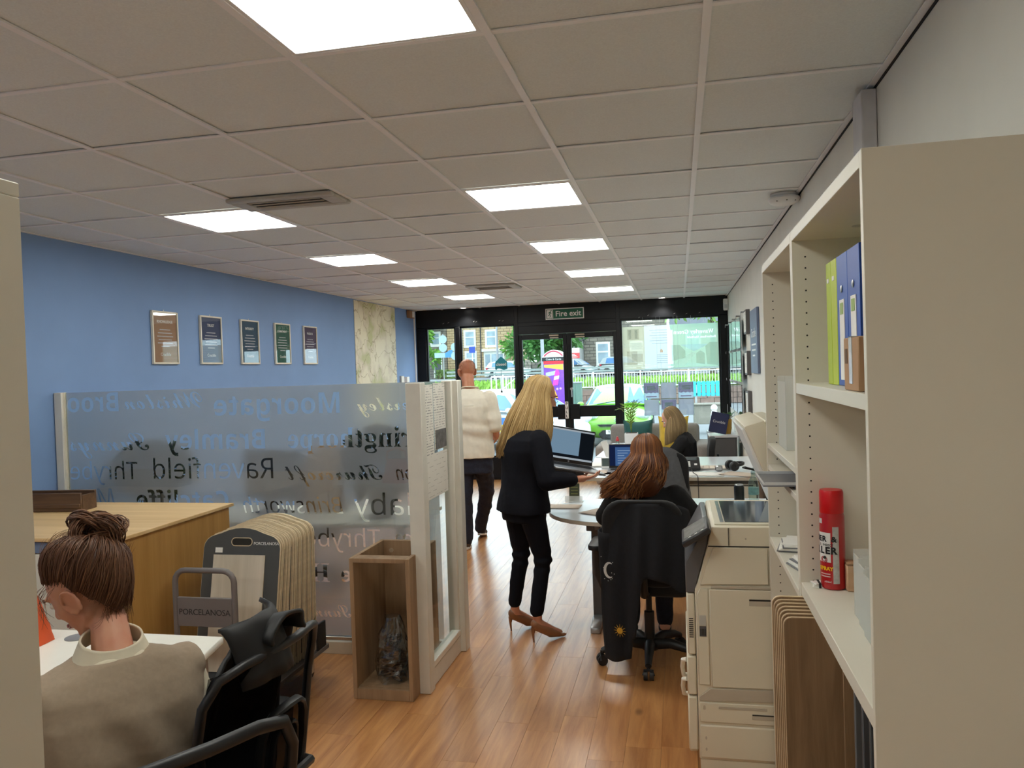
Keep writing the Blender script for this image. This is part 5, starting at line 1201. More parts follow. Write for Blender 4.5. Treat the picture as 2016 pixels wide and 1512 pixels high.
MB().box(-.10, .10, -.008, .008, 0, .24, M=rot('Y', 12) @ rot('X', -6)).build('board', pm('navy card', (36, 44, 84), .5), t, bevel=.003)
text('lettering', 'Crucible', .042, m_wplas, t, rot('Y', 12) @ rot('X', -6) @ frame_at((0, -.0087, .13), (1, 0, 0), (0, 0, 1)))
t = thing('chrome_lamp', 'small chrome desk lamp on the sofa side of the low cabinet', 'lamp', (.355, 9.72, .811))
MB().lathe([(.045, 0), (.045, .012), (0, .014)], n=20).build('base', m_steel, t); MB().tube([(0, 0, .012), (0, 0, .12), (.02, 0, .20), (.06, 0, .22)], .008, 8).build('stem', m_steel, t); MB().lathe([(.012, .0), (.035, -.06), (.032, -.06), (.0, -.005)], (.065, 0, .225), n=20).build('lamp_shade', m_steel, t)

# the desk, plants and screen seen blurred through the frosted film
t = thing('desk', 'white desk behind the frosted screen', 'desk', (-2.7, 4.75, 0), world=True)
MB().box(-3.88, -1.62, 4.48, 5.10, .705, .73).build('desk_top', m_desk, t, bevel=.003)
for x in (-3.8, -1.72):
    for y in (4.55, 5.03): MB().box(x-.025, x+.025, y-.025, y+.025, 0, .705).build('leg', m_wplas, t, bevel=.003)
def bushy(label, x, y, z, r, h, n, seed):
    rr = random.Random(seed); t = thing('potted_plant', label, 'plant', (x, y, z))
    MB().lathe([(.07, 0), (.09, .14), (.095, .15), (.08, .15), (.075, .13), (0, .13)], n=24).build('pot', m_dgrey, t)
    MB().cyl((0, 0, .12), (0, 0, .3), .012, .008, n=8).build('stem', m_dwood, t); b = MB()
    for i in range(n):
        v = Vector((rr.gauss(0, 1), rr.gauss(0, 1), rr.gauss(0, 1))).normalized()*rr.random()**.4; p = Vector((v.x*r, v.y*r*.8, .15+h/2+v.z*h/2)); leaf(b, p, v+Vector((0, 0, .3)), (rr.gauss(0, 1), rr.gauss(0, 1), 1), .075, .016, .3, 3)
    b.build('foliage', pm('dark leaf', (46, 58, 40), .45, var=.35, scale=9), t, kind='stuff')
bushy('dark bushy plant behind the frosted screen by the blue wall', -3.58, 4.74, .731, .26, .34, 900, 1)
bushy('dark bushy plant behind the frosted screen near its free end', -1.90, 4.72, .731, .25, .42, 1000, 2)
t = thing('monitor', 'black computer monitor behind the frosted screen', 'monitor', (-2.72, 4.80, .731), math.radians(160))
MB().box(-.27, .27, -.012, .02, .10, .43).build('screen_case', m_plas, t, bevel=.004); MB().box(-.26, .26, -.0135, -.012, .115, .42).build('display', m_bez, t); MB().box(-.03, .03, .02, .05, .03, .30).build('stand', m_plas, t); MB().box(-.12, .12, -.08, .10, 0, .012).build('base', m_plas, t, bevel=.004)
t = thing('letter_rack', 'tan wooden letter rack on the desk behind the frosted screen', 'rack', (-2.38, 4.9, .731)); MB().box(-.12, .12, -.07, .07, 0, .02).build('base', m_crate, t)
for k in range(3): MB().box(-.12, .12, -.06+.05*k, -.05+.05*k, .02, .38+.03*k).build('divider', m_crate, t)
office_chair('black padded office chair at the desk behind the frosted screen', (-2.9, 5.62, 0), 180)
# ================================================================ people
def merge(a, b, M=None, mi=None):
    return a.add([tuple(v) for v in b.v], b.f, 0, M)
def loft(mb, secs, n=28, pw=2.3):
    """Stack of rounded sections (centre x, y, z, half width, half depth)."""
    vs = []
    for cx, cy_, cz, rx, ry in secs:
        for j in range(n):
            a = 2*PI*j/n; c, s = math.cos(a), math.sin(a)
            vs.append((cx+rx*math.copysign(abs(c)**(2/pw), c), cy_+ry*math.copysign(abs(s)**(2/pw), s), cz))
    k = len(secs)
    fs = [(i*n+j, i*n+(j+1) % n, (i+1)*n+(j+1) % n, (i+1)*n+j) for i in range(k-1) for j in range(n)]
    fs += [tuple(range(n))[::-1], tuple((k-1)*n+j for j in range(n))]
    return mb.add(vs, fs)
def skinned(mb, name, mat, parent, voxel=.007, smooth=4, folds=None, label=None, cut=None):
    """Closed overlapping shapes fused into one continuous surface."""
    me = mb.mesh('tmp', mat, smooth=0); o = bpy.data.objects.new('tmp', me); COL.objects.link(o)
    r = o.modifiers.new('fuse', 'REMESH'); r.mode = 'VOXEL'; r.voxel_size = voxel
    s = o.modifiers.new('soften', 'SMOOTH'); s.factor = .5; s.iterations = smooth
    ev = o.evaluated_get(bpy.context.evaluated_depsgraph_get())
    m2 = bpy.data.meshes.new_from_object(ev); bpy.data.objects.remove(o); bpy.data.meshes.remove(me)
    m2.name = name
    if folds:
        co_ = [v.co.copy() for v in m2.vertices]; no = [v.normal.copy() for v in m2.vertices]
        for v, c, q in zip(m2.vertices, co_, no): v.co = c+q*folds(c)
    if cut:
        bm = bmesh.new(); bm.from_mesh(m2)
        bmesh.ops.delete(bm, geom=[v for v in bm.verts if cut(v.co)], context='VERTS'); bm.to_mesh(m2); bm.free()
    m2.materials.clear(); m2.materials.append(mat)
    m2.polygons.foreach_set('use_smooth', [True]*len(m2.polygons)); m2.update()
    c = bpy.data.objects.new(name, m2); COL.objects.link(c); c.parent = parent
    if label: c['label'] = label
    return c
def fold(amp, fx=9, fz=4, seed=0, fine=.0008):
    return lambda c: amp*(noise.noise(Vector((c.x*fx+seed, c.y*fx, c.z*fz)))-.15+.6*noise.noise(Vector((c.x*fx*2.1, c.y*fx*2.1+seed, c.z*fz*2.6+c.x*7))))+fine*noise.noise(c*60)
def head(mb, M, female=True, ears=True):
    h = MB(); j = .92 if female else 1.0
    h.ell((0, -.012, .035), (.075, .094, .082)); h.ell((0, .022, -.01), (.066, .070, .085)); h.ell((0, .034, -.05), (.052*j, .052, .060))
    h.ell((0, .062, -.094), (.022*j, .020, .017)); h.ell((-.036, .045, -.02), (.028, .030, .030)); h.ell((.036, .045, -.02), (.028, .030, .030))
    h.ell((0, .076, .032), (.048, .018, .012)); h.cap((0, .086, .012), (0, .106, -.022), .0075, .0115); h.ell((-.011, .096, -.027), (.009, .010, .007)); h.ell((.011, .096, -.027), (.009, .010, .007))
    h.ell((0, .084, -.055), (.022, .010, .006)); h.ell((0, .083, -.065), (.019, .010, .006))
    h.cap((-.052*j, 0, -.055), (-.020, .062, -.092), .016, .013); h.cap((.052*j, 0, -.055), (.020, .062, -.092), .016, .013)
    if ears:
        for s in (-1, 1):
            h.ell((s*.080, -.008, -.008), (.0065, .019, .033), M=(rot('X', -12) @ rot('Z', s*18)).to_3x3()); h.tube([(s*(.086+.004*math.sin(a+.6)), -.008+.021*math.cos(a), -.006+.034*math.sin(a)) for a in [q*PI/6 for q in range(-2, 9)]], .0048, 6)
            h.ell((s*.076, .002, -.036), (.006, .009, .008))
    merge(mb, h, M)
def face_parts(M, parent, lips=(176, 96, 88), brow=(92, 64, 46), glasses=False):
    m_eye = pm('eye white', (232, 228, 222), .15, var=.01); m_iris = pm('iris', (74, 84, 84), .1); m_lip = pm('lips %s' % (lips,), lips, .45); m_brow = pm('brow %s' % (brow,), brow, .8)
    for s in (-1, 1):
        e = MB().ell((s*.032, .0735, .010), (.0125, .012, .0095), nu=12, nv=8).build('eye', m_eye, parent); MB().ell((s*.032, .0835, .009), (.0052, .0030, .0056), nu=10, nv=6).build('iris', m_iris, e)
        MB().tube([(s*.016, .0935, .030), (s*.032, .0925, .035), (s*.050, .078, .030)], [.003, .0036, .002], 6).build('eyebrow', m_brow, parent)
        for o in (e, e.children[0], bpy.data.objects[-1] if False else None):
            pass
    MB().tube([(-.021, .089, -.059), (-.008, .096, -.056), (0, .0955, -.058), (.008, .096, -.056), (.021, .089, -.059)], [.002, .0042, .0036, .0042, .002], 6).build('lips', m_lip, parent)
    MB().tube([(-.019, .0885, -.063), (0, .0945, -.066), (.019, .0885, -.063)], [.002, .0048, .002], 6).build('lips', m_lip, parent)
    if glasses:
        for s in (-1, 1): MB().tube([(s*.032+.021*math.cos(a), .098, .008+.016*math.sin(a)) for a in [q*PI/8 for q in range(16)]], .0016, 5, closed=True).build('spectacles', m_plas, parent); MB().tube([(s*.053, .098, .012), (s*.078, .07, .012), (s*.083, -.01, .01)], .0016, 5).build('spectacles', m_plas, parent)
    for o in list(parent.children):
        if o.name.split('.')[0] in ('eye', 'eyebrow', 'lips', 'spectacles'):
            if not o.get('done'):
                o.data.transform(M); 
                for c in o.children: c.data.transform(M)
                o['done'] = 1
    for o in parent.children:
        if 'done' in o: pass
def strip_flags(t):
    for o in t.children:
        if 'done' in o: del o['done']
def hand(mb, wrist, d, n, side=1, curl=(30, 38, 28), spread=5, sc=1.0, thumb=(.5, .75, .35)):
    """Palm, four fingers bent by curl degrees per joint towards n, and a thumb on the side given by side."""
    w = Vector(wrist); d = Vector(d).normalized(); n = Vector(n); n = (n-d*n.dot(d)).normalized(); s = d.cross(n)*side
    mb.cap(w-d*.02*sc, w+d*.035*sc, .022*sc, .024*sc); 
    for k, (off, ln) in enumerate(((.027, .92), (.009, 1.0), (-.009, .95), (-.026, .76))):
        kn = w+d*(.085-.006*abs(k-1))*sc+s*off*sc
        mb.cap(w+d*.018*sc+s*off*.55*sc, kn, .0125*sc, .0105*sc)
        dr = Matrix.Rotation(math.radians(spread*(1.5-k))*1, 3, n) @ d if False else (d+s*math.tan(math.radians(spread))*(1.5-k)/1.5*.6).normalized()
        p = kn; a = 0
        for q, (L_, c) in enumerate(zip((.042, .026, .021), curl)):
            a += c; v = dr*math.cos(math.radians(a))+n*math.sin(math.radians(a)); e = p+v*L_*ln*sc
            mb.cap(p, e, (.0092-.0009*q)*sc, (.0083-.0009*q)*sc, 10); p = e
    b = w+d*.022*sc+s*.020*sc; v = (d*thumb[0]+s*thumb[1]+n*thumb[2]).normalized(); e = b+v*.040*sc
    mb.cap(b, e, .0135*sc, .0105*sc, 10); v2 = (d*(thumb[0]+.35)+s*thumb[1]*.45+n*thumb[2]*1.1).normalized(); e2 = e+v2*.030*sc
    mb.cap(e, e2, .0103*sc, .0088*sc, 10); mb.cap(e2, e2+(v2+d*.2).normalized()*.022*sc, .0088*sc, .0074*sc, 10)
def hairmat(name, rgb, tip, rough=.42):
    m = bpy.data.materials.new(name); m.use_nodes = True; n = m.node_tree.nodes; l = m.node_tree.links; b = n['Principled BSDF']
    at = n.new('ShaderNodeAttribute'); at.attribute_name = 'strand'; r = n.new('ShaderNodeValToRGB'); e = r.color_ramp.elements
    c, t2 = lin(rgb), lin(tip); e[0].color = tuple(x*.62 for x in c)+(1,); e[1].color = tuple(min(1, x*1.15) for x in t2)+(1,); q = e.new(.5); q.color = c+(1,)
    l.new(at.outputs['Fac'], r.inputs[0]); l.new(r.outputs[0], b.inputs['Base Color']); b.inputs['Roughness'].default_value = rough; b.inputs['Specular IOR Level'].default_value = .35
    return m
def hair_mesh(name, mat, parent, strands, sheets, label=None):
    """strands: (points, radius, tone); sheets: (function, nu, nv, tone function)."""
    vs, fs, tone = [], [], []
    for pts, r, tn in strands:
        b = MB(); k = len(pts); b.tube(pts, [r*(min(1, .35+.3*i) if i < k*.6 else max(.25, 1-(i-k*.6)/(k*.4)*.8)) for i in range(k)], 4)
        o = len(vs); vs += b.v; fs += [tuple(i+o for i in f) for f in b.f]; tone += [tn(i//4/(k-1)) if callable(tn) else tn for i in range(len(b.v))]
    for fn, nu, nv, tf in sheets:
        b = MB(); b.grid(fn, nu, nv); o = len(vs); vs += b.v; fs += [tuple(i+o for i in f) for f in b.f]
        tone += [tf(i//(nv+1)/nu, i % (nv+1)/nv) for i in range(len(b.v))]
    me = bpy.data.meshes.new(name); me.from_pydata([tuple(v) for v in vs], [], fs); me.materials.append(mat)
    at = me.attributes.new('strand', 'FLOAT', 'POINT'); at.data.foreach_set('value', [min(1, max(0, t)) for t in tone])
    me.polygons.foreach_set('use_smooth', [True]*len(me.polygons)); me.update()
    o = bpy.data.objects.new(name, me); COL.objects.link(o); o.parent = parent
    if label: o['label'] = label
    return o
def fall_hair(M, length, back=.03, flare=.25, wave=0, gap=62, part=.012, n=620, seed=3, puff=1.0, tone=(.35, .65), sweep=(0, 0), tilt=1.0, cut=.02):
    """Long loose hair: parted on top, over the skull, then hanging down (world down, whatever the head's tilt)."""
    rr = random.Random(seed); c0 = Vector((0, -.012, .035)); A = Vector((.083, .103, .091))*puff
    c3 = M @ c0; R3 = M.to_3x3()
    def path(phi, f, lift=0, ln=1.0, wob=0):
        # phi measured from the face (0) round the head, f 0..1 along the strand
        hs = .34
        th = math.radians(8+92*min(1, f/hs)); sx = math.sin(phi); cyy = math.cos(phi)
        loc = Vector((A.x*math.sin(th)*sx*(1+lift)+part*math.copysign(1, sx)*(1-min(1, f/hs)), A.y*math.sin(th)*cyy*(1+lift)-.02*(1-min(1, f/hs))*0, A.z*math.cos(th)*(1+lift)))
        p = c3+R3 @ loc
        if f > hs:
            s = (f-hs)/(1-hs); L_ = length*ln
            out = R3 @ Vector((sx, cyy, 0)); out.z = 0
            p = p+Vector((0, 0, -L_*s))+out*flare*.1*math.sin(min(1, s*1.3)*PI*.6)+Vector((sweep[0]*s*s, sweep[1]*s*s, 0))
            bk = max(0, -(R3 @ Vector((sx, cyy, 0))).dot(R3 @ Vector((0, 1, 0))))
            p -= (R3 @ Vector((0, 1, 0))).normalized()*back*bk*math.sin(min(1, s*1.2)*PI/2)
            if wave: p += Vector((math.sin(s*9+phi*3+wob), math.cos(s*8+phi*4+wob), 0))*wave*s
        return p
    g0 = math.radians(gap); strands = []
    for i in range(n):
        phi = g0+(2*PI-2*g0)*(i+rr.random())/n; ln = 1-cut*rr.random()-.08*rr.random()**3; wob = rr.random()*2; lift = .012+.03*rr.random(); dp = rr.gauss(0, .05); tn = rr.uniform(*tone); cl = .04*math.sin(phi*23)
        K = 16
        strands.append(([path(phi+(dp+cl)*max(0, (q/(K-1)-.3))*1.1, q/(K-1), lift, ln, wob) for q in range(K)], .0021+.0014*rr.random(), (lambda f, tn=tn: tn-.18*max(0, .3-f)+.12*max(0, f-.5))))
    sh = (lambda u, v: tuple(path(g0+(2*PI-2*g0)*u, .02+.95*v, .002)), 90, 24, lambda u, v: .28+.12*math.sin(u*120))
    return strands, [sh]
m_skin = bpy.data.materials.new('skin fair'); 
def skin(name, rgb, red):
    m = bpy.data.materials.new(name); m.use_nodes = True; n = m.node_tree.nodes; l = m.node_tree.links; b = n['Principled BSDF']
    t = n.new('ShaderNodeTexCoord'); z = n.new('ShaderNodeTexNoise'); z.inputs['Scale'].default_value = 13; z.inputs['Detail'].default_value = 3
    r = n.new('ShaderNodeValToRGB'); r.color_ramp.elements[0].position = .35; r.color_ramp.elements[1].position = .7; r.color_ramp.elements[0].color = lin(rgb)+(1,); r.color_ramp.elements[1].color = lin(red)+(1,)
    l.new(t.outputs['Object'], z.inputs['Vector']); l.new(z.outputs['Fac'], r.inputs[0]); l.new(r.outputs[0], b.inputs['Base Color'])
    b.inputs['Roughness'].default_value = .5; b.inputs['Subsurface Weight'].default_value = .08; b.inputs['Subsurface Radius'].default_value = (.01, .004, .002); return m
m_sk1 = skin('skin warm', (206, 152, 124), (198, 132, 106)); m_sk2 = skin('skin pale', (222, 176, 150), (212, 152, 130)); m_sk3 = skin('skin tan', (196, 140, 108), (186, 116, 88))
m_navy = pm('navy suiting', (11, 13, 23), .85, var=.15, scale=90, bump=.1, spec=.25)
m_denim = pm('dark denim', (26, 30, 46), .85, var=.25, scale=70, bump=.2)

# ---- man in the cream shirt, walking away
t = thing('person', 'bald man in a cream short-sleeved shirt and navy jeans walking away', 'person', (-1.895, 6.98, 0))
Mh = tr(-.055, .075, 1.645) @ rot('Z', 38) @ rot('X', -14)
b = MB(); head(b, Mh, female=False); b.cap((-.02, .0, 1.44), (-.045, .05, 1.60), .062, .058)
loft(b, [(0, 0, .86, .15, .10), (0, 0, 1.1, .15, .10), (0, -.01, 1.38, .18, .10), (-.01, 0, 1.45, .08, .06)])
for s, pts in ((1, [(.175, -.01, 1.40), (.225, -.03, 1.13), (.19, .17, 1.02)]), (-1, [(-.185, 0, 1.40), (-.24, .0, 1.13), (-.21, .18, 1.02)])):
    b.chain(pts, [.05, .043, .03])
hand(b, (.185, .19, 1.015), (-.25, 1, -.1), (-1, -.2, .2), -1, curl=(35, 45, 30)); hand(b, (-.205, .20, 1.015), (.25, 1, -.1), (1, -.2, .2), 1, curl=(35, 45, 30))
for pts in ([(-.09, 0, .88), (-.08, -.04, .48), (-.075, -.06, .09)], [(.09, 0, .88), (.065, .20, .50), (-.06, .40, .12)]): b.chain(pts, [.075, .05, .035])
skinned(b, 'body', m_sk3, t, .006)
face_parts(Mh, t, brow=(110, 84, 62))
b = MB()
rr = random.Random(5)
for i in range(1500):
    ph = rr.uniform(math.radians(70), math.radians(290)); th = math.radians(rr.uniform(50, 112))
    d = Vector((math.sin(th)*math.sin(ph), math.sin(th)*math.cos(ph), math.cos(th))); p = Vector((0, -.012, .035))+Vector((.0752*d.x, .0942*d.y, .0822*d.z))
    p, q = Mh @ p, Mh @ (p+d*.004); b.tube([p, q], [.0007, .0003], 3)
b.build('stubble', pm('stubble brown', (112, 84, 66), .8), t, kind='stuff', smooth=0)
m_shirt = pm('cream shirt cotton', (226, 219, 202), .85, var=.03, scale=30)
b = MB(); loft(b, [(.0, -.005, .845, .195, .135), (0, -.005, .90, .198, .138), (0, .0, 1.02, .188, .132), (0, -.01, 1.18, .195, .132), (0, -.015, 1.32, .208, .128), (0, -.01, 1.40, .195, .105), (-.005, .0, 1.455, .12, .075), (-.012, .008, 1.49, .072, .064)])
b.chain([(.17, -.01, 1.395), (.228, -.03, 1.15)], [.078, .074]); b.chain([(-.17, 0, 1.395), (-.238, .0, 1.15)], [.078, .074])
def shirt_f(c):
    z = c.z; w_ = .008*math.sin(z*46+c.x*9+2*noise.noise(c*5))*math.exp(-((z-1.12)/.14)**2)
    return fold(.007, 8, 5, 3)(c)+w_*.7
skinned(b, 'shirt', m_shirt, t, .008, 3, shirt_f)
b = MB(); b.tube([(-.012+.072*math.cos(a), .012+.066*math.sin(a), 1.495-.012*math.sin(a)) for a in [q*PI/12 for q in range(24)]], .013, 8, closed=True, flat=.5); b.build('collar', m_shirt, t)
MB().grid(lambda u, v: ((u-.5)*.33, -.137+.38*(u-.5)**2+.02*v-.004, 1.345-.012+.012*v), 16, 1).build('yoke_seam', m_shirt, t, solid=.003)
b = MB(); loft(b, [(0, 0, .70, .165, .115), (0, 0, .86, .18, .125), (0, 0, .90, .178, .122)])
b.chain([(-.09, 0, .80), (-.085, -.035, .47), (-.078, -.055, .085)], [.098, .074, .068]); b.chain([(.09, 0, .80), (.07, .19, .49), (-.055, .385, .115)], [.098, .074, .066])
skinned(b, 'jeans', m_denim, t, .009, 3, fold(.010, 7, 9, 8))
m_shoe = pm('brown suede', (74, 58, 46), .85); m_sole = pm('white sole', (222, 220, 214), .6)
def shoe(o, rz, pitch, name='shoe'):
    M = tr(*o) @ rot('Z', rz) @ rot('X', pitch)
    b = MB(); b.ell((0, .0, .045), (.042, .055, .05)); b.cap((0, .0, .048), (0, .11, .035), .042, .036); b.ell((0, .13, .034), (.044, .06, .032)); b.cap((0, -.01, .05), (0, -.012, .10), .042, .040)
    b.v = [M @ v for v in b.v]; s = skinned(b, 'shoe', m_shoe, t, .007, 3)
    MB().prism([(.047*math.cos(a)*(1-.12*(math.sin(a) < 0)), .065+.128*math.sin(a)) for a in [q*PI/12 for q in range(24)]], .0, .022, 'z', M=M).build('sole', m_sole, s, bevel=.004)
shoe((-.078, -.06, .004), 14, 0); shoe((-.055, .40, .03), 6, -12)

# ---- standing woman with long fair hair
t = thing('person', 'standing woman with long straight blonde hair in a navy suit holding a laptop', 'person', (-.955, 4.70, 0), math.radians(-46))
Mh = tr(.012, .135, 1.475) @ rot('Z', -16) @ rot('X', -20)
b = MB(); head(b, Mh); b.cap((0, .02, 1.28), (.005, .09, 1.41), .050, .046)
loft(b, [(0, 0, .80, .12, .09), (0, 0, 1.0, .11, .08), (0, .0, 1.22, .14, .08), (0, .02, 1.29, .06, .05)])
b.chain([(.15, .02, 1.22), (.245, .0, .985), (.315, .155, .985)], [.040, .034, .024]); b.chain([(-.15, .02, 1.22), (-.20, .03, .97), (-.09, .25, .90)], [.040, .034, .024])
hand(b, (.322, .175, .986), (.35, 1, .02), (-.3, .2, 1), -1, curl=(14, 22, 18), sc=.92, thumb=(.7, .5, .55)); hand(b, (-.075, .27, .895), (.5, .8, .0), (.2, 0, 1), 1, curl=(25, 35, 25), sc=.92)
for s, kx in ((-1, .0), (1, .015)): b.chain([(s*.085, 0, .84), (s*.112, .03+kx, .50), (s*.128, -.02, .16), (s*.128, -.02, .115)], [.066, .042, .030, .028]); b.cap((s*.128, -.025, .115), (s*.133, .085, .045), .030, .026); b.cap((s*.133, .085, .045), (s*.133, .14, .024), .026, .018)
skinned(b, 'body', m_sk1, t, .006); face_parts(Mh, t, glasses=True)
st, sh = fall_hair(Mh, .45, back=.055, flare=.55, gap=70, n=820, seed=11, tone=(.2, .8), cut=.10, sweep=(-.075, -.055), puff=1.06)
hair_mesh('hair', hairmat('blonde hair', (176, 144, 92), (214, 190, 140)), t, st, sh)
b = MB(); loft(b, [(0, -.015, .775, .200, .142), (0, -.012, .82, .196, .140), (0, -.003, .93, .172, .126), (0, .002, 1.02, .166, .120), (0, .0, 1.15, .182, .120), (0, .005, 1.22, .178, .105), (0, .012, 1.275, .10, .07), (0, .02, 1.305, .058, .055)])
b.chain([(.145, .02, 1.215), (.245, .0, .985), (.305, .135, .985)], [.068, .060, .046]); b.chain([(-.145, .02, 1.215), (-.205, .03, .965), (-.09, .225, .90)], [.064, .056, .044])
skinned(b, 'blazer', m_navy, t, .008, 3, fold(.006, 8, 5, 1))
b = MB(); b.tube([(.052*math.cos(a), .028+.05*math.sin(a), 1.315-.02*math.sin(a)) for a in [q*PI/10 for q in range(20)]], .012, 8, closed=True, flat=.5); b.build('lapel', m_navy, t)
b = MB(); loft(b, [(0, -.01, .72, .158, .118), (0, -.012, .80, .165, .125), (0, -.0, .90, .14, .105)])
for s, kx in ((-1, .0), (1, .015)): b.chain([(s*.086, -.005, .76), (s*.112, .032+kx, .49), (s*.126, -.022, .185)], [.084, .055, .043])
def trs(c): return fold(.004, 9, 9, 2)(c)+.006*math.sin(c.z*95)*math.exp(-((c.z-.47)/.06)**2)
skinned(b, 'trousers', m_navy, t, .008, 3, trs)
m_nude = pm('tan leather', (150, 106, 76), .35, var=.04)
for s in (-1, 1):
    M = tr(s*.130, -.02, 0) @ rot('Z', -8)
    b = MB(); b.ell((0, -.012, .108), (.029, .034, .032)); b.cap((0, -.005, .095), (0, .085, .042), .031, .030); b.cap((0, .085, .040), (0, .15, .016), .031, .014); b.ell((0, .165, .014), (.018, .028, .012))
    b.v = [M @ v for v in b.v]; sh_ = skinned(b, 'shoe', m_nude, t, .006, 3)
    MB().tube([(0, -.03, .09), (0, -.034, .05), (0, -.030, .004), (0, -.030, .0)], [.016, .008, .005, .005], 10, M=M).build('heel', m_nude, sh_)
lp = laptop('black silver laptop held open by the standing blonde woman', (-.70, 4.80, 1.035), 30, 13)
lp.matrix_world = tr(-.695, 4.80, 1.045) @ rot('Z', 30) @ rot('Y', 12) @ rot('X', 6)

# ---- woman with ginger hair, seated at the meeting desk
t = thing('person', 'seated woman with long wavy ginger hair and a black jumper, back turned', 'person', (-.20, 4.40, 0), math.radians(4))
Mh = tr(.01, .045, 1.135) @ rot('Z', 8) @ rot('X', -8)
m_jump = pm('black knit', (15, 15, 18), .95, var=.2, scale=150, bump=.3)
b = MB(); head(b, Mh); b.cap((0, -.01, .97), (.0, .02, 1.07), .050, .046)
loft(b, [(0, 0, .52, .15, .11), (0, 0, .75, .13, .09), (0, 0, .92, .15, .08), (0, .0, .98, .06, .05)])
b.chain([(.16, .0, .91), (.245, .08, .79), (.16, .30, .765)], [.042, .035, .026]); b.chain([(-.16, .0, .91), (-.215, .10, .79), (-.10, .31, .765)], [.042, .035, .026])
hand(b, (.15, .325, .765), (-.3, 1, -.05), (0, -.1, -1), 1, curl=(16, 22, 18), sc=.92); hand(b, (-.085, .33, .765), (.35, 1, -.05), (0, -.1, -1), -1, curl=(16, 22, 18), sc=.92)
for s in (-1, 1): b.chain([(s*.09, .0, .56), (s*.10, .36, .555), (s*.10, .38, .10)], [.075, .05, .035]); b.cap((s*.10, .37, .06), (s*.10, .50, .035), .035, .028)
skinned(b, 'body', m_sk2, t, .006); face_parts(Mh, t, brow=(150, 84, 44))
st, sh = fall_hair(Mh, .255, back=.03, flare=.55, wave=.017, gap=66, n=720, seed=21, tone=(.15, .85), cut=.34, puff=1.02, part=.003, sweep=(-.115, -.005))
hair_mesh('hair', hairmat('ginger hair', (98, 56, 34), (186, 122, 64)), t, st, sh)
b = MB(); loft(b, [(0, 0, .50, .185, .14), (0, 0, .62, .172, .13), (0, .0, .76, .165, .12), (0, -.005, .88, .185, .112), (0, .0, .94, .15, .085), (0, .0, .985, .07, .06)])
b.chain([(.155, .0, .905), (.252, .07, .79), (.165, .285, .768)], [.076, .064, .046]); b.chain([(-.155, .0, .905), (-.222, .09, .79), (-.105, .295, .768)], [.076, .064, .046])
skinned(b, 'jumper', m_jump, t, .009, 3, fold(.008, 7, 6, 5))
b = MB(); loft(b, [(0, 0, .50, .17, .13), (0, .0, .60, .17, .13)])
for s in (-1, 1): b.chain([(s*.09, .02, .59), (s*.10, .36, .575), (s*.10, .385, .10)], [.085, .068, .054])
skinned(b, 'trousers', m_denim, t, .010, 3, fold(.006, 7, 7, 6), cut=None)
for s in (-1, 1):
    b = MB(); b.ell((s*.10, .39, .045), (.04, .05, .043)); b.cap((s*.10, .40, .042), (s*.10, .51, .032), .040, .032); skinned(b, 'shoe', m_ink, t, .008, 2)

# ---- fair-haired woman reading at the far desk, facing left
t = thing('person', 'woman in black with long fair hair reading at the far desk in profile', 'person', (.04, 8.18, 0), math.radians(82))
Mh = tr(.0, .13, 1.085) @ rot('Z', 6) @ rot('X', -34)
b = MB(); head(b, Mh); b.cap((0, .02, .93), (.0, .075, 1.03), .050, .046)
loft(b, [(0, 0, .50, .14, .11), (0, 0, .72, .13, .09), (0, .0, .88, .15, .08), (0, .02, .94, .06, .05)])
b.chain([(.16, .0, .87), (.21, .14, .70), (.10, .33, .74)], [.042, .035, .026]); b.chain([(-.16, .0, .87), (-.21, .14, .70), (-.10, .33, .74)], [.042, .035, .026])
hand(b, (.085, .35, .755), (-.2, 1, .1), (-.3, 0, 1), -1, curl=(25, 30, 20), sc=.92); hand(b, (-.085, .35, .755), (.2, 1, .1), (.3, 0, 1), 1, curl=(25, 30, 20), sc=.92)
for s in (-1, 1): b.chain([(s*.09, .0, .55), (s*.10, .40, .54), (s*.10, .42, .10)], [.075, .05, .035]); b.cap((s*.10, .42, .06), (s*.10, .54, .035), .035, .028)
skinned(b, 'body', m_sk2, t, .007); face_parts(Mh, t)
st, sh = fall_hair(Mh, .27, back=.02, flare=.6, gap=62, n=520, seed=31, tone=(.2, .75), cut=.1, sweep=(0, .0))
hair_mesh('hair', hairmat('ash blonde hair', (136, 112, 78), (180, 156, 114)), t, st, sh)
b = MB(); loft(b, [(0, 0, .50, .175, .14), (0, 0, .62, .162, .13), (0, .0, .74, .158, .118), (0, -.005, .85, .178, .112), (0, .01, .91, .14, .085), (0, .02, .95, .065, .06)])
b.chain([(.15, .0, .865), (.215, .13, .705), (.11, .31, .735)], [.070, .058, .042]); b.chain([(-.15, .0, .865), (-.215, .13, .705), (-.11, .31, .735)], [.070, .058, .042])
skinned(b, 'top', m_jump, t, .010, 3, fold(.007, 7, 6, 7))
b = MB(); loft(b, [(0, 0, .525, .165, .13), (0, .0, .60, .165, .13)])
for s in (-1, 1): b.chain([(s*.09, .02, .585), (s*.10, .40, .565), (s*.10, .42, .12)], [.082, .064, .05])
skinned(b, 'trousers', m_denim, t, .012, 3)
for s in (-1, 1):
    b = MB(); b.ell((s*.10, .42, .045), (.04, .05, .043)); b.cap((s*.10, .43, .042), (s*.10, .54, .032), .040, .032); skinned(b, 'shoe', m_ink, t, .009, 2)

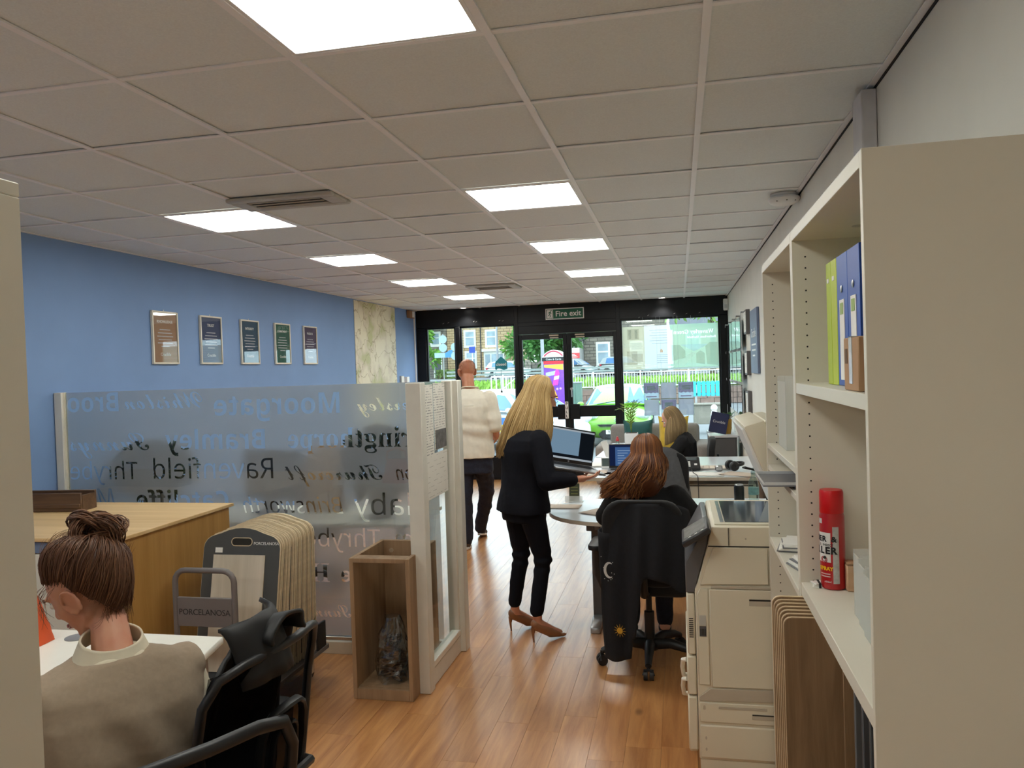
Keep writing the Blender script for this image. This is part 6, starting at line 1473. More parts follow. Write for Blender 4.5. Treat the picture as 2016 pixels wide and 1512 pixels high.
# ---- woman with pinned-up hair at the near desk
t = thing('person', 'seated woman with pinned-up brown hair and taupe waistcoat, head bowed, back turned', 'person', (-1.415, 1.71, 0), math.radians(56))
Mh = tr(-.03, .165, 1.10) @ rot('Z', 40) @ rot('X', -30) @ rot('Y', -8)
b = MB(); head(b, Mh); b.cap((0, .045, .90), (.010, .118, 1.02), .056, .045)
loft(b, [(0, 0, .46, .15, .11), (0, 0, .70, .14, .09), (0, .04, .88, .16, .08), (0, .06, .94, .06, .05)])
b.chain([(.17, .055, .86), (.225, .05, .62), (.15, .29, .69)], [.045, .038, .028]); b.chain([(-.17, .055, .86), (-.225, .10, .63), (-.10, .34, .77)], [.045, .038, .028])
hand(b, (.14, .315, .70), (-.3, 1, .1), (-1, -.1, -.2), 1, curl=(26, 34, 22)); hand(b, (-.085, .365, .772), (.3, 1, -.05), (0, -.1, -1), -1, curl=(16, 24, 18))
for s in (-1, 1): b.chain([(s*.09, .0, .54), (s*.11, .36, .54), (s*.11, .36, .10)], [.08, .052, .036]); b.cap((s*.11, .36, .06), (s*.11, .49, .035), .035, .028)
skinned(b, 'body', m_sk1, t, .005, 3); face_parts(Mh, t)
# hair swept up from the nape and temples into a loose bun
rr = random.Random(9); c0 = Vector((0, -.012, .035)); A = Vector((.093, .113, .100)); bun = Vector((.46, -.62, .72)).normalized(); strands = []
def on(d, k=1.0): return c0+Vector((A.x*d.x, A.y*d.y, A.z*d.z))*k
def hairline(ph):      # polar angle of the hairline at azimuth ph (0 = face)
    a = abs((ph+PI) % (2*PI)-PI); return math.radians(48+31*min(1, a/1.55)**1.2 if a < 1.60 else 79+66*min(1, (a-1.60)/.6)**.62)
def sweep_pt(ph, f, lift=0, tw=0, jt=0):
    th = hairline(ph)+jt; d0 = Vector((math.sin(th)*math.sin(ph), math.sin(th)*math.cos(ph), math.cos(th)))
    d = d0.slerp(bun, f*.94) if d0.angle(bun) > .02 else bun
    p = on(d, (.885+.115*min(1, f*2.0))*(1.0+lift*min(1, f*4)+.10*math.sin(PI*f)*min(1, f*2.2)+.025*noise.noise(Vector((ph*5, f*3, tw)))))
    p = p+Vector((0, -.010, -.040))*(max(0, th-1.95)/.5*max(0, 1-f*2.2))
    return p
for i in range(1150):
    ph = rr.uniform(0, 2*PI); lift = rr.uniform(.0, .06)+.05*rr.random()**6; tn = rr.uniform(.2, .75); j = rr.gauss(0, .05)
    wv = rr.uniform(0, 6); am = rr.uniform(.0, .05); f0 = rr.uniform(-.04, .10); jt = rr.gauss(-.02, .07)
    strands.append(([Mh @ sweep_pt(ph+(j+am*math.sin(q*.9+wv))*q/11, max(0, f0+(1-f0)*q/11), lift+.03*math.sin(q*.8+ph*3+wv*.3), 0, jt) for q in range(12)], .0012+.0012*rr.random(), tn))
bc = on(bun, 1.18)
ex = Vector((0, 0, 1)).cross(bun).normalized(); ey = bun.cross(ex)
for i in range(420):
    k = rr.randrange(5); a0 = rr.uniform(0, 2*PI); span = rr.uniform(2.2, 4.6); rad = .028+.030*rr.random(); th = rr.uniform(0, 2*PI); tn = rr.uniform(.2, .8)
    axis = (ex*math.cos(k*1.26)+bun*.9*math.sin(k*1.26+.5)+ey*.5*math.cos(k*2.1)).normalized(); u_ = axis.orthogonal().normalized(); w_ = axis.cross(u_); off = (ex*math.cos(k*1.3)+ey*math.sin(k*1.3))*.022+bun*.012*math.sin(k*2)
    strands.append(([Mh @ (bc+off+u_*rad*math.cos(a0+span*q/12)+w_*rad*math.sin(a0+span*q/12)+axis*(.010*math.cos(th)+.005*math.sin(q*.7+th))) for q in range(13)], .0013+.0010*rr.random(), tn))
for i in range(110):    # wisps at the nape and ear
    ph = rr.uniform(2.2, 4.1) if i % 9 else rr.uniform(-1.5, -1.2); th = hairline(ph)+rr.uniform(-.05, .08); d0 = Vector((math.sin(th)*math.sin(ph), math.sin(th)*math.cos(ph), math.cos(th))); p = Mh @ on(d0, 1.0); o = (Mh.to_3x3() @ d0); o.z = 0; L_ = rr.uniform(.03, .12); c_ = rr.uniform(-.03, .03)
    strands.append(([p+o*.02*math.sin(q/8*PI)+Vector((c_*(q/8)**2, .01*math.sin(q+ph), -L_*q/8)) for q in range(9)], .0006, rr.uniform(.4, .9)))
for i in range(140):    # flyaways on top
    ph = rr.uniform(0, 2*PI); f0 = rr.uniform(.2, .8); p = sweep_pt(ph, f0, .05); q_ = sweep_pt(ph+.3, min(1, f0+.3), .12+.2*rr.random())
    strands.append(([Mh @ (p.lerp(q_, q/6)+Vector((0, 0, .012*math.sin(q/6*PI)))) for q in range(7)], .0005, rr.uniform(.4, .9)))
sheet = (lambda u, v: tuple(Mh @ sweep_pt(2*PI*u, v, -.01, 0, -.06+.05*math.sin(u*210))), 160, 16, lambda u, v: .25+.1*math.sin(u*150))
hair_mesh('hair', hairmat('brown hair', (92, 60, 42), (142, 102, 74), .5), t, strands, [sheet])
m_cream = pm('cream blouse', (216, 206, 182), .8, var=.04, scale=20)
m_taupe = pm('taupe wool', (152, 134, 114), .9, var=.05, scale=90, bump=.12)
b = MB()
b.chain([(.176, .045, .835), (.232, .035, .63), (.16, .26, .685)], [.060, .062, .046]); b.chain([(-.176, .045, .835), (-.238, .09, .635), (-.11, .31, .765)], [.060, .066, .044])
loft(b, [(0, 0, .60, .15, .10), (0, .04, .85, .16, .10), (0, .045, .915, .115, .075), (0, .055, .955, .070, .066)])
skinned(b, 'blouse', m_cream, t, .008, 3, fold(.008, 8, 7, 4))
def col(u, v):
    a = 2*PI*u; f = math.sin(a)
    r0 = .066+.020*v**1.5; return (r0*1.10*math.cos(a), .066+r0*f, .988+.018*f-.056*v*(.8+.2*abs(math.cos(a)))+.006*math.sin(PI*v))
MB().grid(col, 40, 6, wrap=True).build('collar', m_cream, t, solid=.005, smooth=70)
MB().ell((-.058, -.012, .93), (.008, .004, .005)).build('collar_clasp', pm('gold clasp', (190, 150, 70), .3, .9), t)
b = MB(); loft(b, [(0, -.01, .50, .175, .138), (0, -.01, .62, .178, .136), (0, .0, .74, .192, .134), (0, .018, .83, .214, .128), (0, .034, .885, .218, .110), (0, .044, .925, .165, .088), (0, .052, .95, .092, .076)])
b.ell((.178, .05, .874), (.062, .085, .058)); b.ell((-.178, .05, .874), (.062, .085, .058))
def vest_f(c): return fold(.012, 6, 3, 12)(c)+.011*math.sin(c.x*34+c.z*18+3*noise.noise(c*4))*math.exp(-((c.z-.72)/.13)**2)
skinned(b, 'waistcoat', m_taupe, t, .007, 4, vest_f)
b = MB(); loft(b, [(0, 0, .505, .172, .135), (0, .0, .58, .17, .13)])
for s in (-1, 1): b.chain([(s*.09, .02, .575), (s*.11, .40, .565), (s*.11, .40, .12)], [.088, .068, .052])
skinned(b, 'trousers', m_denim, t, .012, 3)
for s in (-1, 1):
    b = MB(); b.ell((s*.11, .40, .045), (.04, .05, .043)); b.cap((s*.11, .41, .042), (s*.11, .52, .032), .040, .032); skinned(b, 'shoe', m_ink, t, .009, 2)
for o in bpy.data.objects:
    if 'done' in o: del o['done']
# ================================================================ the street outside
m_asph = pm('pale tarmac', (112, 114, 118), .9, var=.08, scale=.8); m_pave = pm('paving', (140, 139, 137), .85, var=.06, scale=2)
GP = [(F1+.3, -.03), (13.6, -.10), (16, -.27), (24, -.27), (29, -.02), (33.2, -.02)]
def gz(y): return next((a[1]+(b_[1]-a[1])*(y-a[0])/(b_[0]-a[0]) for a, b_ in zip(GP, GP[1:]) if y <= b_[0]), -.02)
gp = MB(); gp.prism([(F1, -.03)]+GP+[(33.2, -.5), (F1, -.5)], -60, 40, 'x'); struct(gp.build('ground', m_asph))

pv = struct(MB().box(-20, 14, F1+.001, 13.6, -.02, .0).build('pavement', pm('paving joints', (128, 126, 122), .9)))
slab = MB().box(-.297, .297, -.447, .447, 0, .012).mesh('paving_slab', m_pave, bevel=.004)
for i in range(11):
    for j in range(2):
        o = bpy.data.objects.new('paving_slab', slab); COL.objects.link(o); o.parent = pv; o.location = (-4.5+.6*i, F1+.49+.9*j, -.006)
m_grassb = pm('verge earth', (96, 110, 60), .95, var=.2, scale=1.5)
struct(MB().box(-60, 40, 33.7, 62, -.2, .78).build('verge_ground', m_grassb)); struct(MB().box(-60, 40, 62, 120, -.2, .90).build('road', m_asph))
wl_ = struct(MB().box(-10, 12, 33.22, 33.65, -.1, .70).build('retaining_wall', pm('wall mortar', (120, 108, 100), .9)))
blk = MB().box(-.44, .44, -.02, .02, -.105, .105).mesh('stone_block', pm('pink sandstone', (140, 116, 106), .9, var=.2, scale=3), bevel=.012)
for i in range(24):
    for j in range(3):
        o = bpy.data.objects.new('stone_block', blk); COL.objects.link(o); o.parent = wl_; o.location = (-7.8+.9*i*.62+.28*(j % 2), 33.21, .10+.22*j); o.scale = (.61, 1, 1)
b = MB()
for i in range(5200):
    x, y = R.uniform(-16, 8), R.uniform(33.8, 45.7); leaf(b, (x, y, .78), (R.gauss(0, .4), R.gauss(0, .4), 1), (R.gauss(0, 1), -1, 0), R.uniform(.2, .5), .06, .2, 2)
tag(b.build('verge_grass', pm('verge grass blades', (128, 168, 62), .8, var=.25, scale=2), kind='stuff'), 'bright green grass on the bank behind the railings', 'grass')
# railings
m_rail = pm('white rail paint', (222, 226, 226), .5)
def railing(label, x0, x1, y, z0, z1, posts, step, bar=.011, grp=None):
    t = thing('railing', label, 'railing', ((x0+x1)/2, y, z0), world=True)
    for z in (z0+.06, z1-.03): MB().cyl((x0, y, z), (x1, y, z), .026, n=8).build('rail', m_rail, t)
    n = int((x1-x0)/posts)
    for i in range(n+1): MB().box(x0+posts*i-.03, x0+posts*i+.03, y-.03, y+.03, z0-.05, z1+.05).build('post', m_rail, t)
    b = MB(); x = x0+step
    while x < x1: b.cyl((x, y, z0+.06), (x, y, z1-.03), bar, n=6); x += step
    b.build('balusters', m_rail, t, kind='stuff')
railing('long white railing on top of the retaining wall across the car park', -7.6, 3.4, 33.42, .72, 1.40, 2.0, .115)
t = thing('crash_barrier', 'pale steel crash barrier along the road behind the railing', 'barrier', (-3, 46, .78), world=True)
for z in (1.42, 1.62): MB().prism([(45.95, z-.06), (46.0, z-.03), (45.95, z), (46.0, z+.03), (45.95, z+.06), (46.04, z+.06), (46.04, z-.06)], -14, 8, 'x').build('rail', pm('galvanised rail', (176, 182, 184), .5), t)
for i in range(11): MB().box(-13+2*i-.05, -13+2*i+.05, 46.04, 46.14, .75, 1.68).build('post', m_steel, t)
t = thing('railing', 'short white gate-like guard rail seen through the left shop window', 'railing', (-6.2, 26.5, 0), world=True)
for z in (.62, 1.42): MB().box(-6.45, -5.5, 26.47, 26.53, z-.03, z+.03).build('rail', m_rail, t)
for i in range(6): MB().box(-6.45+.18*i-.02, -6.45+.18*i+.02, 26.48, 26.52, .1 if i in (0, 5) else .62, 1.42).build('bar', m_rail, t)
MB().box(-6.44, -6.40, 26.47, 26.53, 0, .66).build('post', m_rail, t); MB().tube([(-6.45, 26.5, .66), (-5.55, 26.5, 1.38)], .02, 6).build('brace', m_rail, t)

# cars
m_tyre = pm('tyre', (30, 30, 32), .8); m_alloy = pm('alloy wheel', (186, 188, 192), .3, .8); m_cglass = pm('car glass', (92, 130, 180), .12, var=.12, scale=1.2); m_lamp = pm('headlamp glass', (226, 232, 236), .1, var=.25, scale=25); m_tail = pm('tail lamp', (196, 24, 44), .25)
m_trim = pm('car dark trim', (34, 36, 40), .5); m_plate = pm('plate white', (232, 232, 226), .5)
def car(name, label, loc, rz, paint, L=3.95, W=1.70, H=1.50, face='plain', panel=None):
    """Hatchback, nose towards -y."""
    t = thing(name, label, 'car', loc, math.radians(rz)); w = W/2
    st = [(-L/2, .36, .60, .70), (-L/2+.06, .26, .70, .86), (-L/2+.25, .20, .80, .96), (-L/2+.6, .18, .90, .985), (-L/2+.98, .18, .985, 1), (-.2, .18, 1.0, 1), (L/2-.9, .18, 1.02, 1), (L/2-.35, .20, 1.02, .98), (L/2-.08, .24, .98, .93), (L/2, .34, .86, .84)]
    b = MB(); n = 22; vs = []
    for y, z0, z1, k in st:
        for j in range(n):
            a = 2*PI*j/n; c, s = math.cos(a), math.sin(a); p = 3.4
            x = w*k*math.copysign(abs(c)**(2/p), c); z = (z0+z1)/2+(z1-z0)/2*math.copysign(abs(s)**(2/p), s)
            if s > 0: x *= 1-.05*s
            yy = y+(.16*(abs(x)/w)**2.2 if y < 0 else -.12*(abs(x)/w)**2.2)*(1 if abs(y) > L/2-.5 else 0)
            vs.append((x, yy, z))
    fs = [(i*n+j, i*n+(j+1) % n, (i+1)*n+(j+1) % n, (i+1)*n+j) for i in range(len(st)-1) for j in range(n)]+[tuple(range(n))[::-1], tuple((len(st)-1)*n+j for j in range(n))]
    b.add(vs, fs).build('body', paint, t, smooth=50)
    # greenhouse: pillars and roof in paint, panes let in
    A = [(-L/2+.86, .97, .90), (-L/2+1.55, H-.06, .70), (-L/2+1.95, H, .68), (L/2-.75, H-.01, .68), (L/2-.33, H-.10, .68), (L/2-.06, .99, .84)]
    b = MB(); vs = []
    for y, z, k in A: vs += [(-w*k, y, z), (-w*k*.55, y-.03, z+.035), (w*k*.55, y-.03, z+.035), (w*k, y, z)]
    base = [(-w*.95, -L/2+.9, .95), (w*.95, -L/2+.9, .95), (w*.95, L/2-.1, .97), (-w*.95, L/2-.1, .97)]
    o = len(vs); vs += base; m = len(A)
    fs = [(4*i+j, 4*i+j+1, 4*i+j+5, 4*i+j+4) for i in range(m-1) for j in range(3)]
    fs += [tuple([o, o+3]+[4*i for i in range(m-1, -1, -1)]), tuple([o+1]+[4*i+3 for i in range(m)]+[o+2]), (o, 0, 1, 2, 3, o+1), (o+3, o+2, 4*m-1, 4*m-2, 4*m-3, 4*m-4)]
    b.add(vs, fs).build('roof', paint, t, smooth=50)
    q = lambda p, r: tuple(Vector(p).lerp(Vector(r), .5))
    def pane(nm, pts, off, th=.004):
        c = sum((Vector(p) for p in pts), Vector())/len(pts); nrm = (Vector(pts[1])-Vector(pts[0])).cross(Vector(pts[2])-Vector(pts[0])).normalized(); nrm = nrm if nrm.dot(Vector(off)) > 0 else -nrm
        P = [Vector(p).lerp(c, .07)+nrm*.012 for p in pts]; k = len(P); Q = [p-nrm*.03 for p in P]
        MB().add(P+Q, [tuple(range(k)), tuple(range(k, 2*k))[::-1]]+[(i, (i+1) % k, k+(i+1) % k, k+i) for i in range(k)]).build(nm, m_cglass, t, smooth=30)
    y0, y1 = -L/2+.86, -L/2+1.55
    pane('windscreen', [(-w*.90, y0, .98), (-w*.5, y0-.03, 1.005), (w*.5, y0-.03, 1.005), (w*.90, y0, .98), (w*.70, y1, H-.06), (w*.38, y1-.03, H-.03), (-w*.38, y1-.03, H-.03), (-w*.70, y1, H-.06)], (0, -1, .5))
    yr, ye = L/2-.33, L/2-.06
    pane('rear_window', [(-w*.84, ye, 1.02), (w*.84, ye, 1.02), (w*.66, yr, H-.11), (-w*.66, yr, H-.11)], (0, 1, .4))
    for s in (-1, 1):
        pane('side_window', [(s*w*.945, y0+.16, .985), (s*w*.945, -.02, .99), (s*w*.71, -.02, H-.07), (s*w*.71, y1+.08, H-.09)], (s, 0, .2))
        pane('side_window', [(s*w*.945, .06, .99), (s*w*.93, L/2-.55, 1.0), (s*w*.70, L/2-.62, H-.09), (s*w*.71, .06, H-.07)], (s, 0, .2))
        MB().ell((s*(w+.09), y0+.28, 1.0), (.085, .05, .06), nu=12, nv=8).build('wing_mirror', paint, t)
        for y in (-L/2+.72, L/2-.72):
            wh = MB().lathe([(.19, -.10), (.285, -.10), (.305, -.07), (.305, .07), (.285, .10), (.19, .10), (.19, -.10)], n=28, M=tr(s*(w-.10), y, .305) @ rot('Y', 90)).build('wheel', m_tyre, t)
            rb = MB().lathe([(.17, .07), (.195, .085), (.195, -.06), (.17, -.06)], n=28, M=tr(s*(w-.10), y, .305) @ rot('Y', 90*s))
            for k in range(7): rb.box(-.022, .022, .02, .18, .055, .075, M=tr(s*(w-.10), y, .305) @ rot('Y', 90*s) @ rot('Z', k*360/7))
            rb.build('rim', m_alloy, wh)
            MB().lathe([(.0, .0), (.335, .0), (.335, .012), (0, .012)], n=28, M=tr(s*(w-.012), y, .315) @ rot('Y', 90*s)).build('wheel_arch', m_trim, t)
            wh.location.x = s*.028
        # lamps
        MB().ell((s*w*.74, -L/2+.235, .745), (.20, .15, .095), M=(rot('Z', s*32) @ rot('X', -22)).to_3x3()).build('headlamp', m_lamp, t)
        MB().ell((s*w*.86, L/2-.16, .93), (.07, .10, .13)).build('tail_lamp', m_tail, t)
    if face != 'plain':
        yf = -L/2
        MB().prism([(-.34, .42), (.34, .42), (.44, .33), (.36, .22), (-.36, .22), (-.44, .33)], yf-.012, yf+.12, 'y').build('grille', m_trim, t, bevel=.01)
        MB().prism([(-.46, .555), (.46, .555), (.40, .505), (-.40, .505)], yf+.0, yf+.1, 'y').build('upper_grille', m_trim, t, bevel=.006)
        np_ = MB().box(-.26, .26, yf-.022, yf-.012, .325, .43).build('number_plate', m_plate, t, bevel=.002)
        text('lettering', 'YH1', .105, m_ink, t, frame_at((-.125, yf-.0225, .378), (1, 0, 0), (0, 0, 1)), bold=.001, space=.9); text('lettering', 'Z', .105, m_ink, t, frame_at((.205, yf-.0225, .378), (1, 0, 0), (0, 0, 1)), bold=.001)
        for s in (-1, 1):
            MB().lathe([(.0, .02), (.045, .015), (.058, 0), (.07, -.01)], n=20, M=tr(s*.63, yf+.135, .33) @ rot('X', 90)).build('fog_lamp', m_lamp, t)
            MB().tube([(-.06, yf+.02, .62+.045*(s > 0)), (0, yf-.0, .66+.045*(s > 0)), (.06, yf+.02, .62+.045*(s > 0))], .011, 6).build('chevron_badge', m_alloy, t)
        MB().tube([(-.5, -L/2+.80, 1.0), (-.1, -L/2+.92, 1.06), (.12, -L/2+.93, 1.07)], .008, 5).build('wiper', m_trim, t)
    if panel:
        for k in range(6):
            y = -L/2+.95+k*.34
            for r_ in range(2): MB().box(w-.02, w+.004, y, y+.335, .50+.17*r_, .66+.17*r_).build('side_marking', panel[(k+r_) % 2], t); MB().box(-w-.004, -w+.02, y, y+.335, .50+.17*r_, .66+.17*r_).build('side_marking', panel[(k+r_) % 2], t)
        MB().prism([(-.6, -L/2+.30), (.6, -L/2+.30), (.7, -L/2+.8), (-.7, -L/2+.8)], .86, .985, 'z', M=Matrix.Identity(4)).build('bonnet_marking', panel[0], t, bevel=.03)
    return t
m_lime = pm('lime green paint', (126, 190, 62), .3, var=.03, coat=.8); m_wcar = pm('white car paint', (232, 236, 238), .3, coat=.6); m_scar = pm('silver car paint', (188, 194, 200), .3, .4, coat=.6); m_bcar = pm('bright blue car paint', (36, 104, 200), .3, coat=.6)
car('green_hatchback', 'lime green hatchback parked nose-on outside the doors', (-1.53, 20.3, gz(20.3)), 2, m_lime, 3.9, 1.70, 1.42, face='full')
car('patrol_car', 'white hatchback with blue and yellow side squares outside the left door', (-3.85, 18.3, gz(18.3)), 52, m_wcar, 3.9, 1.68, 1.42, panel=(m_bcar, pm('marking yellow', (232, 206, 40), .5)))
car('white_hatchback', 'white hatchback with a red tail lamp on the road beyond the grass', (-14.9, 68, .92), 90, m_wcar, 4.0, 1.75, 1.5)
car('silver_hatchback', 'left silver car parked behind the barrier in front of the stone house', (-8.6, 64.5, .9), 70, m_scar, 4.1, 1.75, 1.5)
car('silver_hatchback', 'right silver car parked behind the barrier, closer to the wide window', (-4.3, 64.5, .9), 80, m_scar, 4.1, 1.75, 1.55)
car('white_estate', 'white car close behind the narrow left shop window', (-8.6, 21.5, gz(21.5)), 78, m_wcar, 4.4, 1.8, 1.55)
car('small_white_car', 'small distant white car below the roadside trees', (-30.5, 79, .9), 30, m_wcar, 3.8, 1.7, 1.5)
# phone kiosk with an advert
t = thing('phone_kiosk', 'phone kiosk with an arched red and white roof and a purple advert', 'kiosk', (-4.93, 31, 0), world=True)
kx0, kx1, ky = -5.40, -4.46, 31
m_kgrey = pm('kiosk grey', (150, 152, 158), .45)
for x in (kx0, kx1-.06): MB().box(x, x+.06, ky, ky+.9, 0, 2.15).build('side_frame', m_kgrey, t, bevel=.01)
MB().box(kx0, kx1, ky+.84, ky+.9, .1, 2.1).build('back_panel', m_kgrey, t); MB().box(kx0+.06, kx1-.06, ky-.01, ky+.03, .12, 1.83).build('advert', None or pm('advert purple', (124, 66, 190), .5, var=.35, scale=1.6), t)
MB().box(kx0+.06, kx1-.06, ky-.02, ky+.03, 1.83, 1.95).build('red_header', pm('header red', (206, 36, 48), .5), t)
hdr = MB().box(kx0, kx1, ky-.02, ky+.03, 1.95, 2.10).build('name_board', m_ink, t); text('lettering', 'Coins & Cards', .105, m_wplas, t, frame_at((-4.93, ky-.0205, 2.02), (1, 0, 0), (0, 0, 1)))
ar = [(kx0+(kx1-kx0)*k/14, 2.10+.30*math.sin(PI*k/14)**.7) for k in range(15)]
MB().prism(ar, ky-.02, ky+.9, 'y').build('arched_roof', m_wplas, t, bevel=.01); MB().tube([(x*.93+(-4.93)*.07, ky-.03, z-.05) for x, z in ar[1:-1]], .028, 6).build('red_arch', pm('arch red', (206, 60, 84), .5), t)
MB().prism([(kx0+.08, 1.80), (kx1-.08, 1.82), (kx1-.08, 1.58), (kx0+.08, 1.70)], ky-.016, ky-.009, 'y').build('yellow_burst', pm('advert yellow', (232, 190, 70), .5, var=.2, scale=3), t)
MB().prism([(kx0+.14, 1.48), (kx0+.55, 1.56), (kx0+.55, 1.40), (kx0+.14, 1.32)], ky-.016, ky-.009, 'y').build('pale_ribbon', pm('advert pale', (176, 196, 230), .5), t)
MB().prism([(kx0+.40, .95), (kx0+.62, .98), (kx0+.70, 1.45), (kx0+.64, 1.62), (kx0+.56, 1.62), (kx0+.50, 1.45)], ky-.02, ky-.009, 'y').build('pink_bottle', pm('advert magenta', (220, 60, 170), .4), t)
MB().prism([(kx0+.46, 1.18), (kx0+.66, 1.22), (kx0+.69, 1.36), (kx0+.48, 1.32)], ky-.024, ky-.02, 'y').build('bottle_label', m_wplas, t)
MB().prism([(kx0+.3, .55), (kx0+.62, .42), (kx0+.5, .75), (kx0+.36, .86)], ky-.018, ky-.009, 'y').build('orange_shape', pm('advert orange', (236, 170, 60), .5), t)
for k in range(5): MB().ell((kx0+.2+.13*k, ky-.012, .80+.05*math.sin(k*2.2)), (.05, .006, .05), nu=10, nv=6).build('ice_cube', pm('advert ice', (206, 160, 226), .3), t)
# street furniture
t = thing('utility_cabinet', 'green roadside utility cabinet beside the green car', 'utility cabinet', (-3.92, 30, 0)); MB().box(-.22, .22, -.2, .2, .05, 1.05).build('body', pm('cabinet green', (92, 122, 110), .6), t, bevel=.01); MB().box(-.25, .25, -.23, .23, 1.05, 1.10).build('lid', m_kgrey, t, bevel=.01); MB().box(-.2, .2, -.18, .18, 0, .05).build('base', m_asph, t)
for k in range(2): MB().box(-.20+.21*k, -.01+.21*k, -.212, -.2, .1, 1.0).build('door', pm('cabinet green', (92, 122, 110), .6), t, bevel=.004)
t = thing('bench', 'turquoise slatted bench against the stone wall', 'bench', (.92, 22.0, 0), world=True)
m_tq = pm('turquoise paint', (54, 184, 206), .5); m_stone = pm('stone plinth', (140, 132, 122), .9, var=.12, scale=4)
for k in range(9): MB().box(.36+.125*k, .36+.125*k+.098, 22.12, 22.15, .74, 1.16).build('slat', m_tq, t, bevel=.004)
for z in (.80, 1.10): MB().box(.33, 1.50, 22.15, 22.19, z-.03, z+.03).build('rail', m_tq, t)
for x in (.45, 1.38): MB().box(x-.03, x+.03, 22.15, 22.22, .45, 1.1).build('upright', m_steel, t)
MB().box(.33, 1.50, 21.6, 22.14, .52, .56).build('seat_board', m_stone, t, bevel=.006); MB().box(.36, 1.47, 21.65, 22.10, 0, .52).build('plinth', m_stone, t, bevel=.01)
t = thing('bollard', 'white concrete bollard outside the right window', 'bollard', (.635, 15.2, -.01)); MB().lathe([(.085, 0), (.08, .02), (.062, .70), (.05, .74), (.045, .76)], n=20).build('post', m_wplas, t); MB().ell((0, 0, .81), (.062, .062, .065)).build('ball', m_wplas, t)
for k, (x, y, h, lb) in enumerate(((-18.8, 61, 4.0, 'tall road sign pole with two round signs beyond the left shop window'), (-17.5, 60, 3.3, 'shorter road sign pole with round signs near the window bar'))):
    t = thing('road_sign', lb, 'road sign', (x, y, .78)); MB().cyl((0, 0, 0), (0, 0, h), .045, n=10).build('pole', m_kgrey, t); m_sg = pm('sign back', (150, 172, 188), .5)
    for z in (h-.45, h-1.15): MB().cyl((0, -.06, z), (0, -.045, z), .34, n=28).build('round_plate', m_sg, t)
    if k == 0: MB().box(-.75, .15, -.05, -.04, h-1.95, h-1.55).build('flag_plate', m_sg, t); MB().prism([(.15, h-1.95), (.8, h-1.95), (.8, h-1.35), (.55, h-1.35), (.15, h-1.6)], -.05, -.04, 'y').build('blue_plate', pm('sign blue', (64, 132, 206), .5), t)
t = thing('street_lamp', 'grey street lamp column in front of the kiosk', 'street lamp', (-5.6, 32.3, 0)); MB().cyl((0, 0, 0), (0, 0, 6.5), .085, .06, n=12).build('column', m_kgrey, t); MB().tube([(0, 0, 6.5), (0, -.4, 6.8), (0, -1.0, 6.9)], .04, 8).build('arm', m_kgrey, t); MB().ell((0, -1.2, 6.88), (.12, .3, .07)).build('lantern', m_kgrey, t)
t = thing('street_lamp', 'pale lamp column in front of the sandstone house', 'street lamp', (-17.3, 74, .9)); MB().cyl((0, 0, 0), (0, 0, 7), .11, .08, n=12).build('column', m_kgrey, t); MB().tube([(0, 0, 7), (.4, 0, 7.3), (1.0, 0, 7.4)], .05, 8).build('arm', m_kgrey, t)
t = thing('parking_sign', 'blue parking sign on a slim pole before the sandstone house', 'road sign', (-19.3, 72, .9)); MB().cyl((0, 0, 0), (0, 0, 3.0), .05, n=8).build('pole', m_wplas, t); MB().box(-.3, .3, -.07, -.05, 2.5, 3.1).build('plate', pm('parking blue', (36, 66, 160), .5), t)
t = thing('estate_board', 'red and white sale board on a post by the parked cars', 'board', (-7.6, 57, .8)); MB().box(-.04, .04, -.04, .04, 0, 1.9).build('post', m_wplas, t); MB().box(-.5, .5, -.06, -.03, 1.55, 2.15).build('panel', pm('board red', (210, 60, 70), .5), t); MB().box(-.5, .5, -.07, -.06, 1.95, 2.3).build('white_top', m_wplas, t)
for k in range(3): MB().box(-.35, .35-.1*k, -.075, -.06, 1.62+.1*k, 1.66+.1*k).build('text_line', m_wplas, t)
# houses
def stone(name, a, b_, scale=1.0):
    m = bpy.data.materials.new(name); m.use_nodes = True; n = m.node_tree.nodes; l = m.node_tree.links; p = n['Principled BSDF']
    t_ = n.new('ShaderNodeTexCoord'); s = n.new('ShaderNodeSeparateXYZ'); c = n.new('ShaderNodeCombineXYZ'); l.new(t_.outputs['Object'], s.inputs[0]); l.new(s.outputs['X'], c.inputs['X']); l.new(s.outputs['Z'], c.inputs['Y'])
    br = n.new('ShaderNodeTexBrick'); br.inputs['Scale'].default_value = scale; br.inputs['Brick Width'].default_value = .7; br.inputs['Row Height'].default_value = .28; br.inputs['Mortar Size'].default_value = .03
    br.inputs['Color1'].default_value = lin(a)+(1,); br.inputs['Color2'].default_value = lin(b_)+(1,); br.inputs['Mortar'].default_value = lin(tuple(x*.7 for x in a))+(1,)
    l.new(c.outputs[0], br.inputs['Vector']); l.new(br.outputs['Color'], p.inputs['Base Color']); p.inputs['Roughness'].default_value = .9; return m
m_hs = stone('sandstone', (190, 160, 122), (206, 178, 142)); m_hd = stone('dark stone', (120, 112, 104), (146, 136, 124)); m_slate = pm('slate', (92, 96, 106), .8, var=.12, scale=1); m_hw = pm('window stone', (230, 228, 220), .7)
m_hg = pm('house glass', (150, 168, 180), .15, var=.3, scale=.8)
def hwindow(t, x, z, w_, h_, y, fr=.22):
    f = MB().box(x-w_/2-fr, x+w_/2+fr, y-.06, y, z-fr*1.3, z+h_+fr).build('window', m_hw, t)
    MB().box(x-w_/2, x+w_/2, y-.075, y-.06, z, z+h_).build('pane', m_hg, f); MB().box(x-w_/2, x+w_/2, y-.10, y-.075, z+h_*.55, z+h_*.63).build('sash_bar', m_hw, f)
Yh = 84
t = thing('house', 'sandstone terraced house with white window surrounds across the road', 'house', (-22, Yh, .9), world=True)
